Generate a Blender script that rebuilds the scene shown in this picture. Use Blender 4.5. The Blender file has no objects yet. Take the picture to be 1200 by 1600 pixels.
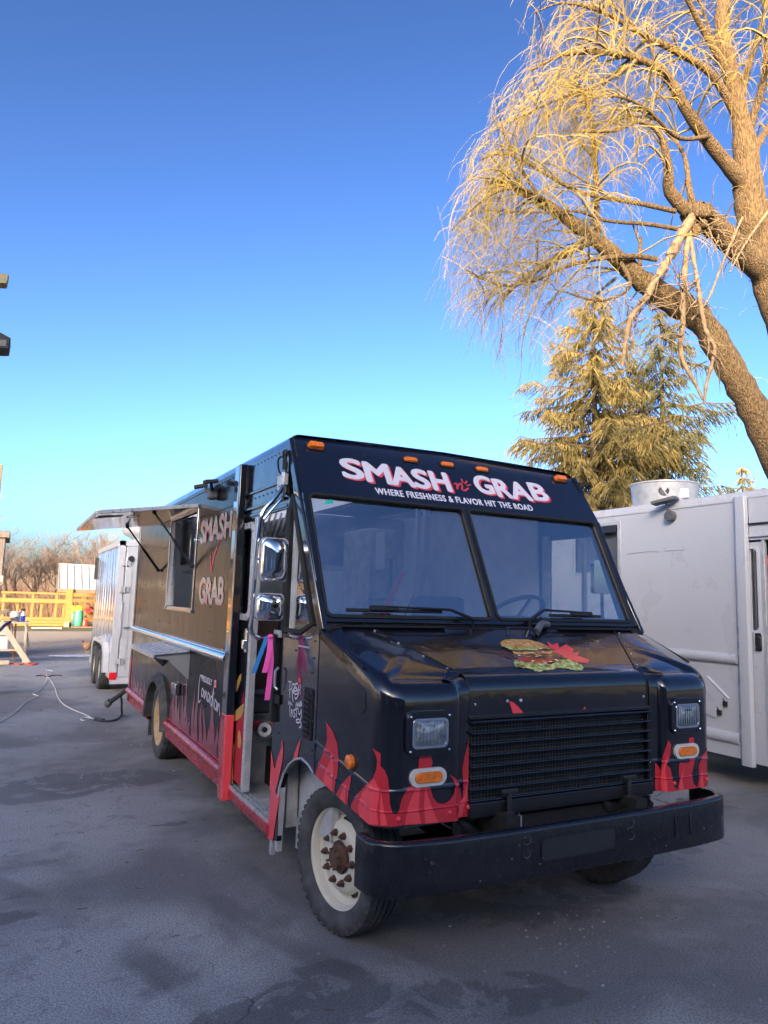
import bpy, bmesh, math, random
from mathutils import Vector as V, Matrix, geometry
random.seed(7)
R_ = math.radians
SC = bpy.context.scene
COL = SC.collection

# ------------------------------------------------------------------ camera
CAM_POS = V((0.0, 0.0, 1.7))
CX = V((0.88463454, -0.4652538, 0.0309939))
CD = V((0.08494149, 0.09543668, -0.99180481))
CF = V((0.458483, 0.88001747, 0.12394593))
FPX = 1106.515
cam_d = bpy.data.cameras.new('camera')
cam_d.sensor_fit = 'HORIZONTAL'
cam_d.sensor_width = 36.0
cam_d.lens = 36.0 * FPX / 1200.0
cam_d.clip_start = 0.05
cam_d.clip_end = 2000.0
cam = bpy.data.objects.new('camera', cam_d)
COL.objects.link(cam)
m3 = Matrix((CX, -CD, -CF)).transposed()
cam.matrix_world = Matrix.Translation(CAM_POS) @ m3.to_4x4()
SC.camera = cam

# ------------------------------------------------------------------ sky, sun, exposure
SUN_DIR = V((-0.65, -0.76, 0.0)).normalized()      # horizontal direction towards the sun
SUN_EL = R_(15.0)
w = bpy.data.worlds.new('World')
SC.world = w
w.use_nodes = True
nt = w.node_tree
nt.nodes.clear()
sky = nt.nodes.new('ShaderNodeTexSky')
sky.sky_type = 'NISHITA'
sky.sun_disc = False
sky.sun_elevation = SUN_EL
sky.sun_rotation = math.atan2(SUN_DIR.x, SUN_DIR.y)
sky.altitude = 200
sky.air_density = 0.75
sky.dust_density = 3.8
sky.ozone_density = 2.1
hs = nt.nodes.new('ShaderNodeHueSaturation')
hs.inputs['Saturation'].default_value = 1.0
bg = nt.nodes.new('ShaderNodeBackground')
bg.inputs['Strength'].default_value = 0.15
wo = nt.nodes.new('ShaderNodeOutputWorld')
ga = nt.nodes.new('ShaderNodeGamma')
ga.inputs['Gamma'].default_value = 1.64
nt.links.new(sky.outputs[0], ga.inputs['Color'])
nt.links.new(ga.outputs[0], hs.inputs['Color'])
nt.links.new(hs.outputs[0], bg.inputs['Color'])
nt.links.new(bg.outputs[0], wo.inputs['Surface'])

sun_d = bpy.data.lights.new('sun', 'SUN')
sun_d.energy = 2.0
sun_d.angle = R_(0.55)
sun_d.color = (1.0, 0.79, 0.48)
sun = bpy.data.objects.new('sun', sun_d)
COL.objects.link(sun)
to_sun = V((SUN_DIR.x * math.cos(SUN_EL), SUN_DIR.y * math.cos(SUN_EL), math.sin(SUN_EL)))
sun.rotation_euler = to_sun.to_track_quat('Z', 'Y').to_euler()
sun.location = (-20, -20, 15)

SC.view_settings.view_transform = 'Standard'
SC.view_settings.look = 'None'
SC.view_settings.gamma = 1.0
SC.view_settings.use_curve_mapping = False
SC.view_settings.exposure = 0.56
SC.render.engine = 'CYCLES'
SC.cycles.max_bounces = 8
SC.cycles.transparent_max_bounces = 12
SC.cycles.use_denoising = True

# ------------------------------------------------------------------ geometry helpers
def ray(px, py):
    return CX * ((px - 600) / FPX) + CD * ((py - 800) / FPX) + CF

def at(px, py, axis, val):
    """point where the line of sight through a spot of the photograph meets a plane of the place"""
    d = ray(px, py)
    return CAM_POS + d * ((val - CAM_POS[axis]) / d[axis])

def atp(px, py, P, n):
    d = ray(px, py)
    n = V(n)
    return CAM_POS + d * (((V(P) - CAM_POS).dot(n)) / d.dot(n))

def dep(px, py, d):
    return CAM_POS + ray(px, py) * d

OFF = {}

def empty(name, loc, label=None, cat=None, group=None, kind=None, parent=None):
    o = bpy.data.objects.new(name, None)
    COL.objects.link(o)
    o.empty_display_size = 0.2
    if parent:
        o.parent = parent
        OFF[o] = V(loc)
        o.location = V(loc) - OFF[parent]
    else:
        o.location = loc
        OFF[o] = V(loc)
    tag(o, label, cat, group, kind)
    return o

def tag(o, label=None, cat=None, group=None, kind=None):
    if label: o['label'] = label
    if cat: o['category'] = cat
    if group: o['group'] = group
    if kind: o['kind'] = kind
    return o

class MB:
    def __init__(self):
        self.v = []; self.f = []; self.mi = []; self.cur = 0
    def add(self, vs, fs):
        b = len(self.v)
        self.v.extend([tuple(x) for x in vs])
        for f in fs:
            self.f.append([b + i for i in f]); self.mi.append(self.cur)
        return self
    def box(self, a, b):
        x0, y0, z0 = a; x1, y1, z1 = b
        if x0 > x1: x0, x1 = x1, x0
        if y0 > y1: y0, y1 = y1, y0
        if z0 > z1: z0, z1 = z1, z0
        return self.add([(x0,y0,z0),(x1,y0,z0),(x1,y1,z0),(x0,y1,z0),(x0,y0,z1),(x1,y0,z1),(x1,y1,z1),(x0,y1,z1)],
                 [(0,3,2,1),(4,5,6,7),(0,1,5,4),(1,2,6,5),(2,3,7,6),(3,0,4,7)])
    def bar(self, p, q, w, h, up=(0,0,1)):
        """rectangular bar from p to q, w across, h along up"""
        p = V(p); q = V(q); t = (q - p).normalized(); up = V(up)
        s = t.cross(up)
        if s.length < 1e-4: s = t.cross(V((1,0,0)))
        s.normalize(); u = s.cross(t).normalized()
        vs = []
        for c in (p, q):
            for a, b in ((-1,-1),(1,-1),(1,1),(-1,1)):
                vs.append(c + s * (a * w / 2) + u * (b * h / 2))
        return self.add(vs, [(0,1,2,3),(7,6,5,4),(0,4,5,1),(1,5,6,2),(2,6,7,3),(3,7,4,0)])
    def tube(self, pts, r, n=8, cap=True):
        pts = [V(p) for p in pts]
        k = len(pts)
        rs = r if isinstance(r, (list, tuple)) else [r] * k
        prev = None; vs = []
        for i in range(k):
            t = (pts[min(i+1,k-1)] - pts[max(i-1,0)])
            if t.length < 1e-9: t = V((0,0,1))
            t.normalize()
            if prev is None:
                a = t.orthogonal().normalized()
            else:
                a = prev - t * prev.dot(t)
                if a.length < 1e-5: a = t.orthogonal()
                a.normalize()
            prev = a; b = t.cross(a)
            for j in range(n):
                an = 2 * math.pi * j / n
                vs.append(pts[i] + (a * math.cos(an) + b * math.sin(an)) * rs[i])
        fs = []
        for i in range(k - 1):
            for j in range(n):
                fs.append((i*n+j, i*n+(j+1)%n, (i+1)*n+(j+1)%n, (i+1)*n+j))
        if cap and n > 2:
            fs.append(tuple(reversed(range(n)))); fs.append(tuple((k-1)*n + j for j in range(n)))
        return self.add(vs, fs)
    def lathe(self, prof, c, axis=(0,0,1), n=32, closed=False):
        """prof: (radius, height along axis)"""
        ax = V(axis).normalized(); a = ax.orthogonal().normalized(); b = ax.cross(a); c = V(c)
        vs = []
        for r, h in prof:
            for j in range(n):
                an = 2*math.pi*j/n
                vs.append(c + ax*h + (a*math.cos(an) + b*math.sin(an)) * max(r, 1e-4))
        fs = []
        k = len(prof)
        for i in range(k if closed else k-1):
            i2 = (i+1) % k
            for j in range(n):
                fs.append((i*n+j, i*n+(j+1)%n, i2*n+(j+1)%n, i2*n+j))
        return self.add(vs, fs)
    def grid(self, rows):
        """rows of points"""
        n = len(rows[0]); vs = [p for r in rows for p in r]; fs = []
        for i in range(len(rows)-1):
            for j in range(n-1):
                fs.append((i*n+j, i*n+j+1, (i+1)*n+j+1, (i+1)*n+j))
        return self.add(vs, fs)
    def prism(self, loops, fn, thick):
        """loops of 2D points (first outer, others holes) -> fn(a,b) gives a point; thick a vector"""
        th = V(thick)
        flat = [p for l in loops for p in l]
        tris = geometry.tessellate_polygon([[V((p[0],p[1],0)) for p in l] for l in loops])
        n = len(flat)
        top = [V(fn(*p)) for p in flat]
        vs = top + [p + th for p in top]
        fs = [tuple(t) for t in tris] + [tuple(n+i for i in reversed(t)) for t in tris]
        b = 0
        for l in loops:
            m = len(l)
            for i in range(m):
                j = (i+1) % m
                fs.append((b+i, n+b+i, n+b+j, b+j))
            b += m
        return self.add(vs, fs)
    def flat(self, loops, fn):
        flat = [p for l in loops for p in l]
        tris = geometry.tessellate_polygon([[V((p[0],p[1],0)) for p in l] for l in loops])
        return self.add([V(fn(*p)) for p in flat], [tuple(t) for t in tris])
    def ball(self, c, rx, ry=None, rz=None, n=10, m=7):
        ry = ry or rx; rz = rz or rx; c = V(c); vs = []; fs = []
        for i in range(m+1):
            th = math.pi*i/m
            for j in range(n):
                ph = 2*math.pi*j/n
                vs.append(c + V((rx*math.sin(th)*math.cos(ph), ry*math.sin(th)*math.sin(ph), rz*math.cos(th))))
        for i in range(m):
            for j in range(n):
                fs.append((i*n+j, i*n+(j+1)%n, (i+1)*n+(j+1)%n, (i+1)*n+j))
        return self.add(vs, fs)
    def mesh(self, name, mats, off=V((0,0,0)), smooth=False, angle=35, weld=0, recalc=True):
        me = bpy.data.meshes.new(name)
        vs = [(x-off[0], y-off[1], z-off[2]) for x, y, z in self.v]
        me.from_pydata(vs, [], self.f)
        for m_ in (mats if isinstance(mats, (list, tuple)) else [mats]):
            me.materials.append(m_)
        if any(self.mi):
            me.polygons.foreach_set('material_index', self.mi)
        me.validate(verbose=False)
        if weld or recalc:
            bm = bmesh.new(); bm.from_mesh(me)
            if weld: bmesh.ops.remove_doubles(bm, verts=bm.verts, dist=weld)
            if recalc and len(bm.faces) < 60000: bmesh.ops.recalc_face_normals(bm, faces=bm.faces)
            bm.to_mesh(me); bm.free()
        if smooth:
            me.shade_smooth()
            me.set_sharp_from_angle(angle=R_(angle))
        me.update()
        return me
    def build(self, name, mats, parent=None, local=False, smooth=False, angle=35, bevel=0, weld=0, recalc=True, label=None, kind=None, solid=0):
        off = V((0,0,0))
        if parent is not None and not local: off = OFF.get(parent, V((0,0,0)))
        me = self.mesh(name, mats, off, smooth, angle, weld, recalc)
        o = bpy.data.objects.new(name, me)
        COL.objects.link(o)
        if parent is not None:
            o.parent = parent; OFF[o] = OFF.get(parent, V((0,0,0))) if not local else V((0,0,0))
        else:
            OFF[o] = V((0,0,0))
        if solid:
            md = o.modifiers.new('solid', 'SOLIDIFY'); md.thickness = solid; md.offset = -1
        if bevel:
            md = o.modifiers.new('bevel', 'BEVEL'); md.width = bevel; md.segments = 2; md.limit_method = 'ANGLE'; md.angle_limit = R_(40)
            me.shade_smooth(); me.set_sharp_from_angle(angle=R_(50))
            md.harden_normals = False
        tag(o, label, kind=kind)
        return o

def inst(me, name, parent, loc, rot=(0,0,0), scale=(1,1,1), label=None):
    o = bpy.data.objects.new(name, me); COL.objects.link(o)
    if parent is not None:
        o.parent = parent
    o.location = loc; o.rotation_euler = rot; o.scale = scale
    OFF[o] = V((0,0,0))
    if label: o['label'] = label
    return o

def copy_tree(o, parent=None):
    c = o.copy(); COL.objects.link(c)
    if parent is not None: c.parent = parent
    for ch in list(o.children): copy_tree(ch, c)
    return c

def rrect(a0, b0, a1, b1, r, n=5):
    """rounded rectangle loop"""
    out = []
    for cx, cy, s in ((a1-r, b1-r, 0), (a0+r, b1-r, 90), (a0+r, b0+r, 180), (a1-r, b0+r, 270)):
        for i in range(n+1):
            an = R_(s + 90*i/n)
            out.append((cx + r*math.cos(an), cy + r*math.sin(an)))
    return out

def ellipse(ca, cb, ra, rb, n=24):
    return [(ca + ra*math.cos(2*math.pi*i/n), cb + rb*math.sin(2*math.pi*i/n)) for i in range(n)]

def smooth_path(pts, n=6):
    """Catmull-Rom through points"""
    pts = [V(p) for p in pts]
    out = []
    for i in range(len(pts)-1):
        p0 = pts[max(i-1,0)]; p1 = pts[i]; p2 = pts[i+1]; p3 = pts[min(i+2,len(pts)-1)]
        for k in range(n):
            t = k/n
            out.append(0.5*((2*p1) + (p2-p0)*t + (2*p0-5*p1+4*p2-p3)*t*t + (3*p1-p0-3*p2+p3)*t**3))
    out.append(pts[-1])
    return out

def text_tris(s, bold=0.0, spacing=1.0):
    """flat letter triangles of the built-in typeface, cap height about 0.73; returns verts, faces, width"""
    cu = bpy.data.curves.new('lettering', 'FONT')
    cu.body = s; cu.offset = bold; cu.space_character = spacing; cu.resolution_u = 5
    o = bpy.data.objects.new('lettering', cu); COL.objects.link(o)
    dg = bpy.context.evaluated_depsgraph_get()
    me = bpy.data.meshes.new_from_object(o.evaluated_get(dg))
    vs = [v.co.copy() for v in me.vertices]; fs = [tuple(p.vertices) for p in me.polygons]
    bpy.data.objects.remove(o); bpy.data.curves.remove(cu); bpy.data.meshes.remove(me)
    x0 = min(v.x for v in vs); x1 = max(v.x for v in vs); y0 = min(v.y for v in vs); y1 = max(v.y for v in vs)
    return [((v.x-x0)/(x1-x0), (v.y-y0)/(y1-y0)) for v in vs], fs

# ------------------------------------------------------------------ materials
MATS = {}
def M(name, col, rough=0.5, metal=0.0, var=0.12, scale=6.0, bump=0.0, bscale=40.0, coat=0.0, spec=0.5, rvar=0.0, col2=None, stretch=(1,1,1), thresh=None, bdist=0.01):
    m = bpy.data.materials.new(name); m.use_nodes = True
    nt = m.node_tree; N = nt.nodes; L = nt.links
    p = N['Principled BSDF']
    p.inputs['Roughness'].default_value = rough
    p.inputs['Metallic'].default_value = metal
    p.inputs['Coat Weight'].default_value = coat
    p.inputs['Coat Roughness'].default_value = 0.04
    p.inputs['Specular IOR Level'].default_value = spec
    tc = N.new('ShaderNodeTexCoord'); mp = N.new('ShaderNodeMapping')
    mp.inputs['Scale'].default_value = stretch
    L.new(tc.outputs['Object'], mp.inputs['Vector'])
    no = N.new('ShaderNodeTexNoise'); no.inputs['Scale'].default_value = scale; no.inputs['Detail'].default_value = 7; no.inputs['Roughness'].default_value = 0.62
    L.new(mp.outputs[0], no.inputs['Vector'])
    rp = N.new('ShaderNodeValToRGB')
    if col2 is None:
        a = [max(0, c*(1-var)) for c in col]; b = [c*(1+var) for c in col]
    else:
        a, b = col, col2
    rp.color_ramp.elements[0].position = 0.3; rp.color_ramp.elements[1].position = 0.7
    if thresh: rp.color_ramp.elements[0].position, rp.color_ramp.elements[1].position = thresh
    rp.color_ramp.elements[0].color = (*a, 1); rp.color_ramp.elements[1].color = (*b, 1)
    L.new(no.outputs['Fac'], rp.inputs['Fac']); L.new(rp.outputs['Color'], p.inputs['Base Color'])
    if rvar:
        mr = N.new('ShaderNodeMapRange'); mr.inputs['From Min'].default_value = 0.3; mr.inputs['From Max'].default_value = 0.7
        mr.inputs['To Min'].default_value = max(0.02, rough-rvar); mr.inputs['To Max'].default_value = rough+rvar
        n3 = N.new('ShaderNodeTexNoise'); n3.inputs['Scale'].default_value = scale*2.3; n3.inputs['Detail'].default_value = 8
        L.new(mp.outputs[0], n3.inputs['Vector']); L.new(n3.outputs['Fac'], mr.inputs['Value']); L.new(mr.outputs[0], p.inputs['Roughness'])
    if bump:
        n2 = N.new('ShaderNodeTexNoise'); n2.inputs['Scale'].default_value = bscale; n2.inputs['Detail'].default_value = 5
        L.new(mp.outputs[0], n2.inputs['Vector'])
        b_ = N.new('ShaderNodeBump'); b_.inputs['Strength'].default_value = bump; b_.inputs['Distance'].default_value = bdist
        L.new(n2.outputs['Fac'], b_.inputs['Height']); L.new(b_.outputs[0], p.inputs['Normal'])
        if coat: L.new(b_.outputs[0], p.inputs['Coat Normal'])
    MATS[name] = m
    return m

def glass(name, tint, refl, rough=0.01, bump=0.0):
    m = bpy.data.materials.new(name); m.use_nodes = True
    nt = m.node_tree; N = nt.nodes; L = nt.links
    N.remove(N['Principled BSDF'])
    out = N['Material Output']
    tr = N.new('ShaderNodeBsdfTransparent'); tr.inputs[0].default_value = (*tint, 1)
    gl = N.new('ShaderNodeBsdfGlossy'); gl.inputs['Roughness'].default_value = rough
    fr = N.new('ShaderNodeFresnel'); fr.inputs['IOR'].default_value = 1.64
    ma = N.new('ShaderNodeMath'); ma.operation = 'ADD'; ma.inputs[1].default_value = refl; ma.use_clamp = True
    mx = N.new('ShaderNodeMixShader')
    # dusty film: slight uneven reflectance
    tc = N.new('ShaderNodeTexCoord'); no = N.new('ShaderNodeTexNoise'); no.inputs['Scale'].default_value = 2.2; no.inputs['Detail'].default_value = 8
    L.new(tc.outputs['Object'], no.inputs['Vector'])
    mm = N.new('ShaderNodeMath'); mm.operation = 'MULTIPLY_ADD'; mm.inputs[1].default_value = 0.12*min(1, refl*4); mm.inputs[2].default_value = -0.06*min(1, refl*4)
    m2 = N.new('ShaderNodeMath'); m2.operation = 'ADD'; m2.use_clamp = True
    L.new(no.outputs['Fac'], mm.inputs[0])
    L.new(fr.outputs[0], ma.inputs[0]); L.new(ma.outputs[0], m2.inputs[0]); L.new(mm.outputs[0], m2.inputs[1])
    if bump:
        n2 = N.new('ShaderNodeTexNoise'); n2.inputs['Scale'].default_value = 1.3
        b_ = N.new('ShaderNodeBump'); b_.inputs['Strength'].default_value = bump; b_.inputs['Distance'].default_value = 0.02
        L.new(tc.outputs['Object'], n2.inputs['Vector']); L.new(n2.outputs['Fac'], b_.inputs['Height']); L.new(b_.outputs[0], gl.inputs['Normal'])
    L.new(m2.outputs[0], mx.inputs[0]); L.new(tr.outputs[0], mx.inputs[1]); L.new(gl.outputs[0], mx.inputs[2])
    L.new(mx.outputs[0], out.inputs['Surface'])
    MATS[name] = m
    return m

BLACK = M('black gloss paint', (0.006,0.0065,0.010), 0.18, var=0.3, scale=3, bump=0.13, bscale=2.1, coat=0.8, rvar=0.08, bdist=0.05)
SIDEBLK = M('brown black wrap film', (0.012,0.010,0.011), 0.14, var=0.25, scale=2, bump=0.10, bscale=2.6, coat=0.0, spec=0.14, rvar=0.05, bdist=0.05)
SATIN = M('satin black metal', (0.008,0.008,0.010), 0.38, var=0.3, scale=14, bump=0.25, bscale=90, coat=0.25, rvar=0.1, bdist=0.002)
MATTE = M('dull black', (0.008,0.008,0.009), 0.7, var=0.3, scale=10)
GRIME = M('grimy chassis black', (0.01,0.0095,0.009), 0.75, var=0.5, scale=12, bump=0.4, bscale=40)
RUBBER = M('tyre rubber', (0.035,0.035,0.037), 0.75, col2=(0.095,0.094,0.095), scale=9, bump=0.5, bscale=70, thresh=(0.4,0.75), bdist=0.004)
RED = M('flame red film', (0.50,0.022,0.034), 0.2, var=0.05, coat=0.6)
RED2 = M('flame bright red film', (0.78,0.06,0.075), 0.2, var=0.05, coat=0.6)
RED3 = M('reflection dimmed flame film', (0.28,0.016,0.03), 0.16, var=0.15, scale=2, coat=0.8, bump=0.08, bscale=2.6, bdist=0.05)  # red darkened to imitate the glancing reflection along the side wall
REDSK = M('scuffed red skirt', (0.40,0.02,0.03), 0.3, col2=(0.33,0.025,0.034), scale=4, bump=0.08, bscale=14, coat=0.4, rvar=0.1)
REDDOT = M('letter shadow red', (0.62,0.05,0.07), 0.4, var=0.05)
WHITEL = M('white lettering film', (0.62,0.6,0.66), 0.4, var=0.04)
WHITELD = M('reflection dimmed lettering film', (0.30,0.285,0.30), 0.2, var=0.15, coat=0.2)  # white greyed to stand in for the reflection dimming the side words
WHITEP = M('white truck paint', (0.47,0.483,0.515), 0.32, var=0.02, scale=1.3, bump=0.06, bscale=2.2, coat=0.25, rvar=0.08, bdist=0.05)
GHOST = M('ghost of removed lettering', (0.455,0.468,0.50), 0.36, var=0.05, scale=1.3)
TRAILP = M('white trailer paint', (0.52,0.53,0.56), 0.3, var=0.05, coat=0.3)
MIRRALU = M('polished trailer skin', (0.80,0.80,0.81), 0.12, 0.7, var=0.04, scale=3, bump=0.25, bscale=3.0, stretch=(1,2.2,0.25), bdist=0.02)
ALU = M('worn aluminium', (0.58,0.58,0.59), 0.34, 0.55, var=0.2, scale=10, bump=0.1, bscale=60, rvar=0.12)
GALV = M('galvanised sheet', (0.48,0.49,0.50), 0.42, 0.3, var=0.2, scale=9, rvar=0.12)
DULLALU = M('scuffed grey sheet', (0.38,0.38,0.375), 0.5, 0.15, var=0.35, scale=7, rvar=0.15, bump=0.15, bscale=50)
CHROME = M('chrome', (0.88,0.88,0.88), 0.10, 1.0, var=0.03, bump=0.06, bscale=7, bdist=0.02)
STEEL = M('stainless sheet', (0.55,0.55,0.56), 0.2, 1.0, var=0.08, scale=4, bump=0.08, bscale=3, bdist=0.03)
AMBER = M('amber lens', (0.75,0.17,0.012), 0.18, var=0.25, scale=60, bump=0.4, bscale=90, coat=0.5)
REDL = M('red lens', (0.75,0.02,0.03), 0.2, var=0.15, scale=50, coat=0.5)
CREAM = M('cream wheel paint', (0.56,0.51,0.40), 0.45, col2=(0.60,0.56,0.46), scale=12, rvar=0.1, bump=0.1, bscale=50)
RUSTW = M('dirty golden wheel', (0.34,0.20,0.09), 0.6, col2=(0.55,0.42,0.26), scale=9, bump=0.2)
RUST = M('rusty iron', (0.065,0.03,0.02), 0.8, col2=(0.12,0.06,0.038), scale=25, bump=0.5, bscale=60)
GLASSW = glass('windscreen glass', (0.97,0.99,0.99), 0.45, 0.01, 0.12)
GLASSD = glass('door glass', (0.45,0.5,0.52), 0.10)
GLASSC = glass('clear side glass', (0.88,0.95,0.93), 0.0)
MATS['clear side glass'].node_tree.nodes['Fresnel'].inputs['IOR'].default_value = 1.3
PLASTIC = M('dark plastic', (0.02,0.021,0.022), 0.45, var=0.2, scale=20)
GREYPL = M('grey plastic', (0.09,0.095,0.1), 0.5, var=0.2, scale=20)
LIGHTIN = M('pale interior panel', (0.66,0.68,0.68), 0.5, var=0.1)
PAPER = M('paper', (0.7,0.7,0.68), 0.8, var=0.03)
WOODG = M('weathered grey board', (0.15,0.115,0.09), 0.85, col2=(0.30,0.25,0.21), scale=3, stretch=(6,6,0.7), bump=0.4, bscale=20)
WOODB = M('brown timber', (0.12,0.07,0.045), 0.8, col2=(0.2,0.125,0.08), scale=3, stretch=(6,6,0.7), bump=0.3, bscale=20)
BUMP_ = M('chipped bumper paint', (0.007,0.0075,0.010), 0.27, var=0.3, scale=9, bump=0.2, bscale=60, coat=0.4, rvar=0.1, bdist=0.002)
WOODY = M('fresh yellow timber', (0.21,0.098,0.021), 0.75, col2=(0.29,0.145,0.038), scale=3, stretch=(1,4,4), bump=0.2, bscale=20)
WOODP = M('pale bare timber', (0.38,0.32,0.24), 0.8, col2=(0.5,0.44,0.35), scale=4, bump=0.2, bscale=20)

ROOFP = bpy.data.materials.new('added daylight roof sheet'); ROOFP.use_nodes = True  # unseen roof panel added to let daylight into the truck interior
_n = ROOFP.node_tree.nodes; _l = ROOFP.node_tree.links; _n.remove(_n['Principled BSDF'])
_t = _n.new('ShaderNodeBsdfTranslucent'); _t.inputs[0].default_value = (0.8,0.82,0.80,1); _d = _n.new('ShaderNodeBsdfDiffuse'); _d.inputs[0].default_value = (0.6,0.6,0.58,1)
_m = _n.new('ShaderNodeMixShader'); _m.inputs[0].default_value = 0.3; _l.new(_t.outputs[0], _m.inputs[1]); _l.new(_d.outputs[0], _m.inputs[2]); _l.new(_m.outputs[0], _n['Material Output'].inputs['Surface'])
# ------------------------------------------------------------------ ground
def asphalt_mat():
    m = bpy.data.materials.new('worn asphalt'); m.use_nodes = True
    nt = m.node_tree; N = nt.nodes; L = nt.links; p = N['Principled BSDF']
    tc = N.new('ShaderNodeTexCoord')
    def noise(s, d=6, r=0.6, st=(1,1,1), off=(0,0,0), dist=0.0):
        mp = N.new('ShaderNodeMapping'); mp.inputs['Scale'].default_value = st; mp.inputs['Location'].default_value = off
        L.new(tc.outputs['Object'], mp.inputs['Vector'])
        n = N.new('ShaderNodeTexNoise'); n.inputs['Scale'].default_value = s; n.inputs['Detail'].default_value = d; n.inputs['Roughness'].default_value = r; n.inputs['Distortion'].default_value = dist
        L.new(mp.outputs[0], n.inputs['Vector']); return n.outputs['Fac']
    def ramp(src, lo, hi, a=0.0, b=1.0):
        r = N.new('ShaderNodeMapRange'); r.interpolation_type = 'SMOOTHSTEP'
        r.inputs['From Min'].default_value = lo; r.inputs['From Max'].default_value = hi; r.inputs['To Min'].default_value = a; r.inputs['To Max'].default_value = b
        L.new(src, r.inputs['Value']); return r.outputs[0]
    def math_(op, a, b):
        n = N.new('ShaderNodeMath'); n.operation = op
        for i, x in enumerate((a, b)):
            if isinstance(x, (int, float)): n.inputs[i].default_value = x
            else: L.new(x, n.inputs[i])
        return n.outputs[0]
    def mix(f, a, b):
        n = N.new('ShaderNodeMix'); n.data_type = 'RGBA'
        L.new(f, n.inputs['Factor'])
        for k, x in (('A', a), ('B', b)):
            s = [i for i in n.inputs if i.name == k and i.type == 'RGBA'][0]
            if isinstance(x, tuple): s.default_value = (*x, 1)
            else: L.new(x, s)
        return [o for o in n.outputs if o.type == 'RGBA'][0]
    def blob(cx, cy, rx, ry, rot=0.0):
        mp = N.new('ShaderNodeMapping'); mp.vector_type = 'TEXTURE'; mp.inputs['Location'].default_value = (cx, cy, 0); mp.inputs['Scale'].default_value = (rx, ry, 1000); mp.inputs['Rotation'].default_value = (0, 0, rot)
        L.new(tc.outputs['Object'], mp.inputs['Vector'])
        ln = N.new('ShaderNodeVectorMath'); ln.operation = 'LENGTH'; L.new(mp.outputs[0], ln.inputs[0])
        return ramp(ln.outputs['Value'], 0.35, 1.15, 1.0, 0.0)
    big = noise(0.45, 7, 0.62, dist=0.4); mid = noise(1.7, 8, 0.65, off=(5,2,0), dist=0.6); fine = noise(95, 6, 0.8); grit = noise(210, 4, 0.9)
    col = mix(ramp(big, 0.42, 0.56), (0.20,0.193,0.19), (0.36,0.347,0.34))
    dust = ramp(math_('MULTIPLY', math_('MAXIMUM', blob(-0.2, 5.6, 1.9, 1.25, 0.2), math_('MAXIMUM', blob(0.55, 3.6, 1.0, 0.9), blob(2.6, 1.75, 1.2, 0.7, -0.4))), ramp(mid, 0.25, 0.6)), 0.1, 0.9)
    col = mix(math_('MULTIPLY', dust, 0.9), col, (0.46,0.45,0.44))
    # dark damp and oily stains with outlines of their own
    st = None
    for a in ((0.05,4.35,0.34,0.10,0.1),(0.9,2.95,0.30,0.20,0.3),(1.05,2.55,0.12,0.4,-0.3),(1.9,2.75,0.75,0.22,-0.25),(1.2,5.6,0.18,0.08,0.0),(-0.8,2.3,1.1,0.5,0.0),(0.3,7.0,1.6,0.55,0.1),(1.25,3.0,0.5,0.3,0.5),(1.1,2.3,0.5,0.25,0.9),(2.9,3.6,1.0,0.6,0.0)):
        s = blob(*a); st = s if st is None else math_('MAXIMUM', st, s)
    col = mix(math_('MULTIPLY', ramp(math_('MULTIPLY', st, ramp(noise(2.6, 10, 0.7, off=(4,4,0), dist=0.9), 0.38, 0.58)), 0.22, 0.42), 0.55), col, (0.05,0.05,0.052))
    blot = noise(3.4, 9, 0.72, off=(13,4,0), dist=1.5)
    col = mix(math_('MULTIPLY', ramp(blot, 0.55, 0.63), ramp(big, 0.35, 0.6, 0.1, 0.4)), col, (0.075,0.075,0.079))
    col = mix(math_('MULTIPLY', ramp(noise(5.5, 9, 0.75, off=(1,14,0), dist=0.8), 0.60, 0.68), 0.45), col, (0.25,0.245,0.24))
    def arc(cx, cy, r, wd):
        mp = N.new('ShaderNodeMapping'); mp.vector_type = 'TEXTURE'; mp.inputs['Location'].default_value = (cx, cy, 0); mp.inputs['Scale'].default_value = (r, r, 1000)
        L.new(tc.outputs['Object'], mp.inputs['Vector'])
        ln = N.new('ShaderNodeVectorMath'); ln.operation = 'LENGTH'; L.new(mp.outputs[0], ln.inputs[0])
        return ramp(math_('ABSOLUTE', math_('SUBTRACT', ln.outputs['Value'], 1.0), 0.0), wd*0.35/r, wd/r, 1.0, 0.0)
    tracks = math_('MAXIMUM', math_('MAXIMUM', arc(5.4, 5.0, 4.3, 0.11), arc(5.4, 5.0, 3.95, 0.09)), math_('MAXIMUM', arc(-6.0, 1.0, 7.2, 0.12), arc(-6.0, 1.5, 5.6, 0.12)))
    col = mix(math_('MULTIPLY', math_('MULTIPLY', tracks, ramp(noise(1.1, 6, 0.6, off=(2,8,0)), 0.42, 0.62)), 0.42), col, (0.055,0.055,0.058))
    # crack lines
    vo = N.new('ShaderNodeTexVoronoi'); vo.feature = 'DISTANCE_TO_EDGE'; vo.inputs['Scale'].default_value = 0.55
    wn = N.new('ShaderNodeTexNoise'); wn.inputs['Scale'].default_value = 1.6; wn.inputs['Detail'].default_value = 8
    L.new(tc.outputs['Object'], wn.inputs['Vector'])
    va = N.new('ShaderNodeVectorMath'); va.operation = 'MULTIPLY_ADD'; va.inputs[1].default_value = (1.1,1.1,0); L.new(wn.outputs['Color'], va.inputs[0]); L.new(tc.outputs['Object'], va.inputs[2])
    L.new(va.outputs[0], vo.inputs['Vector'])
    crack = math_('MULTIPLY', ramp(vo.outputs['Distance'], 0.0, 0.009, 1.0, 0.0), ramp(noise(0.8, 4, 0.5, off=(9,1,0)), 0.53, 0.63))
    col = mix(math_('MULTIPLY', crack, 0.85), col, (0.02,0.02,0.022))
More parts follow.
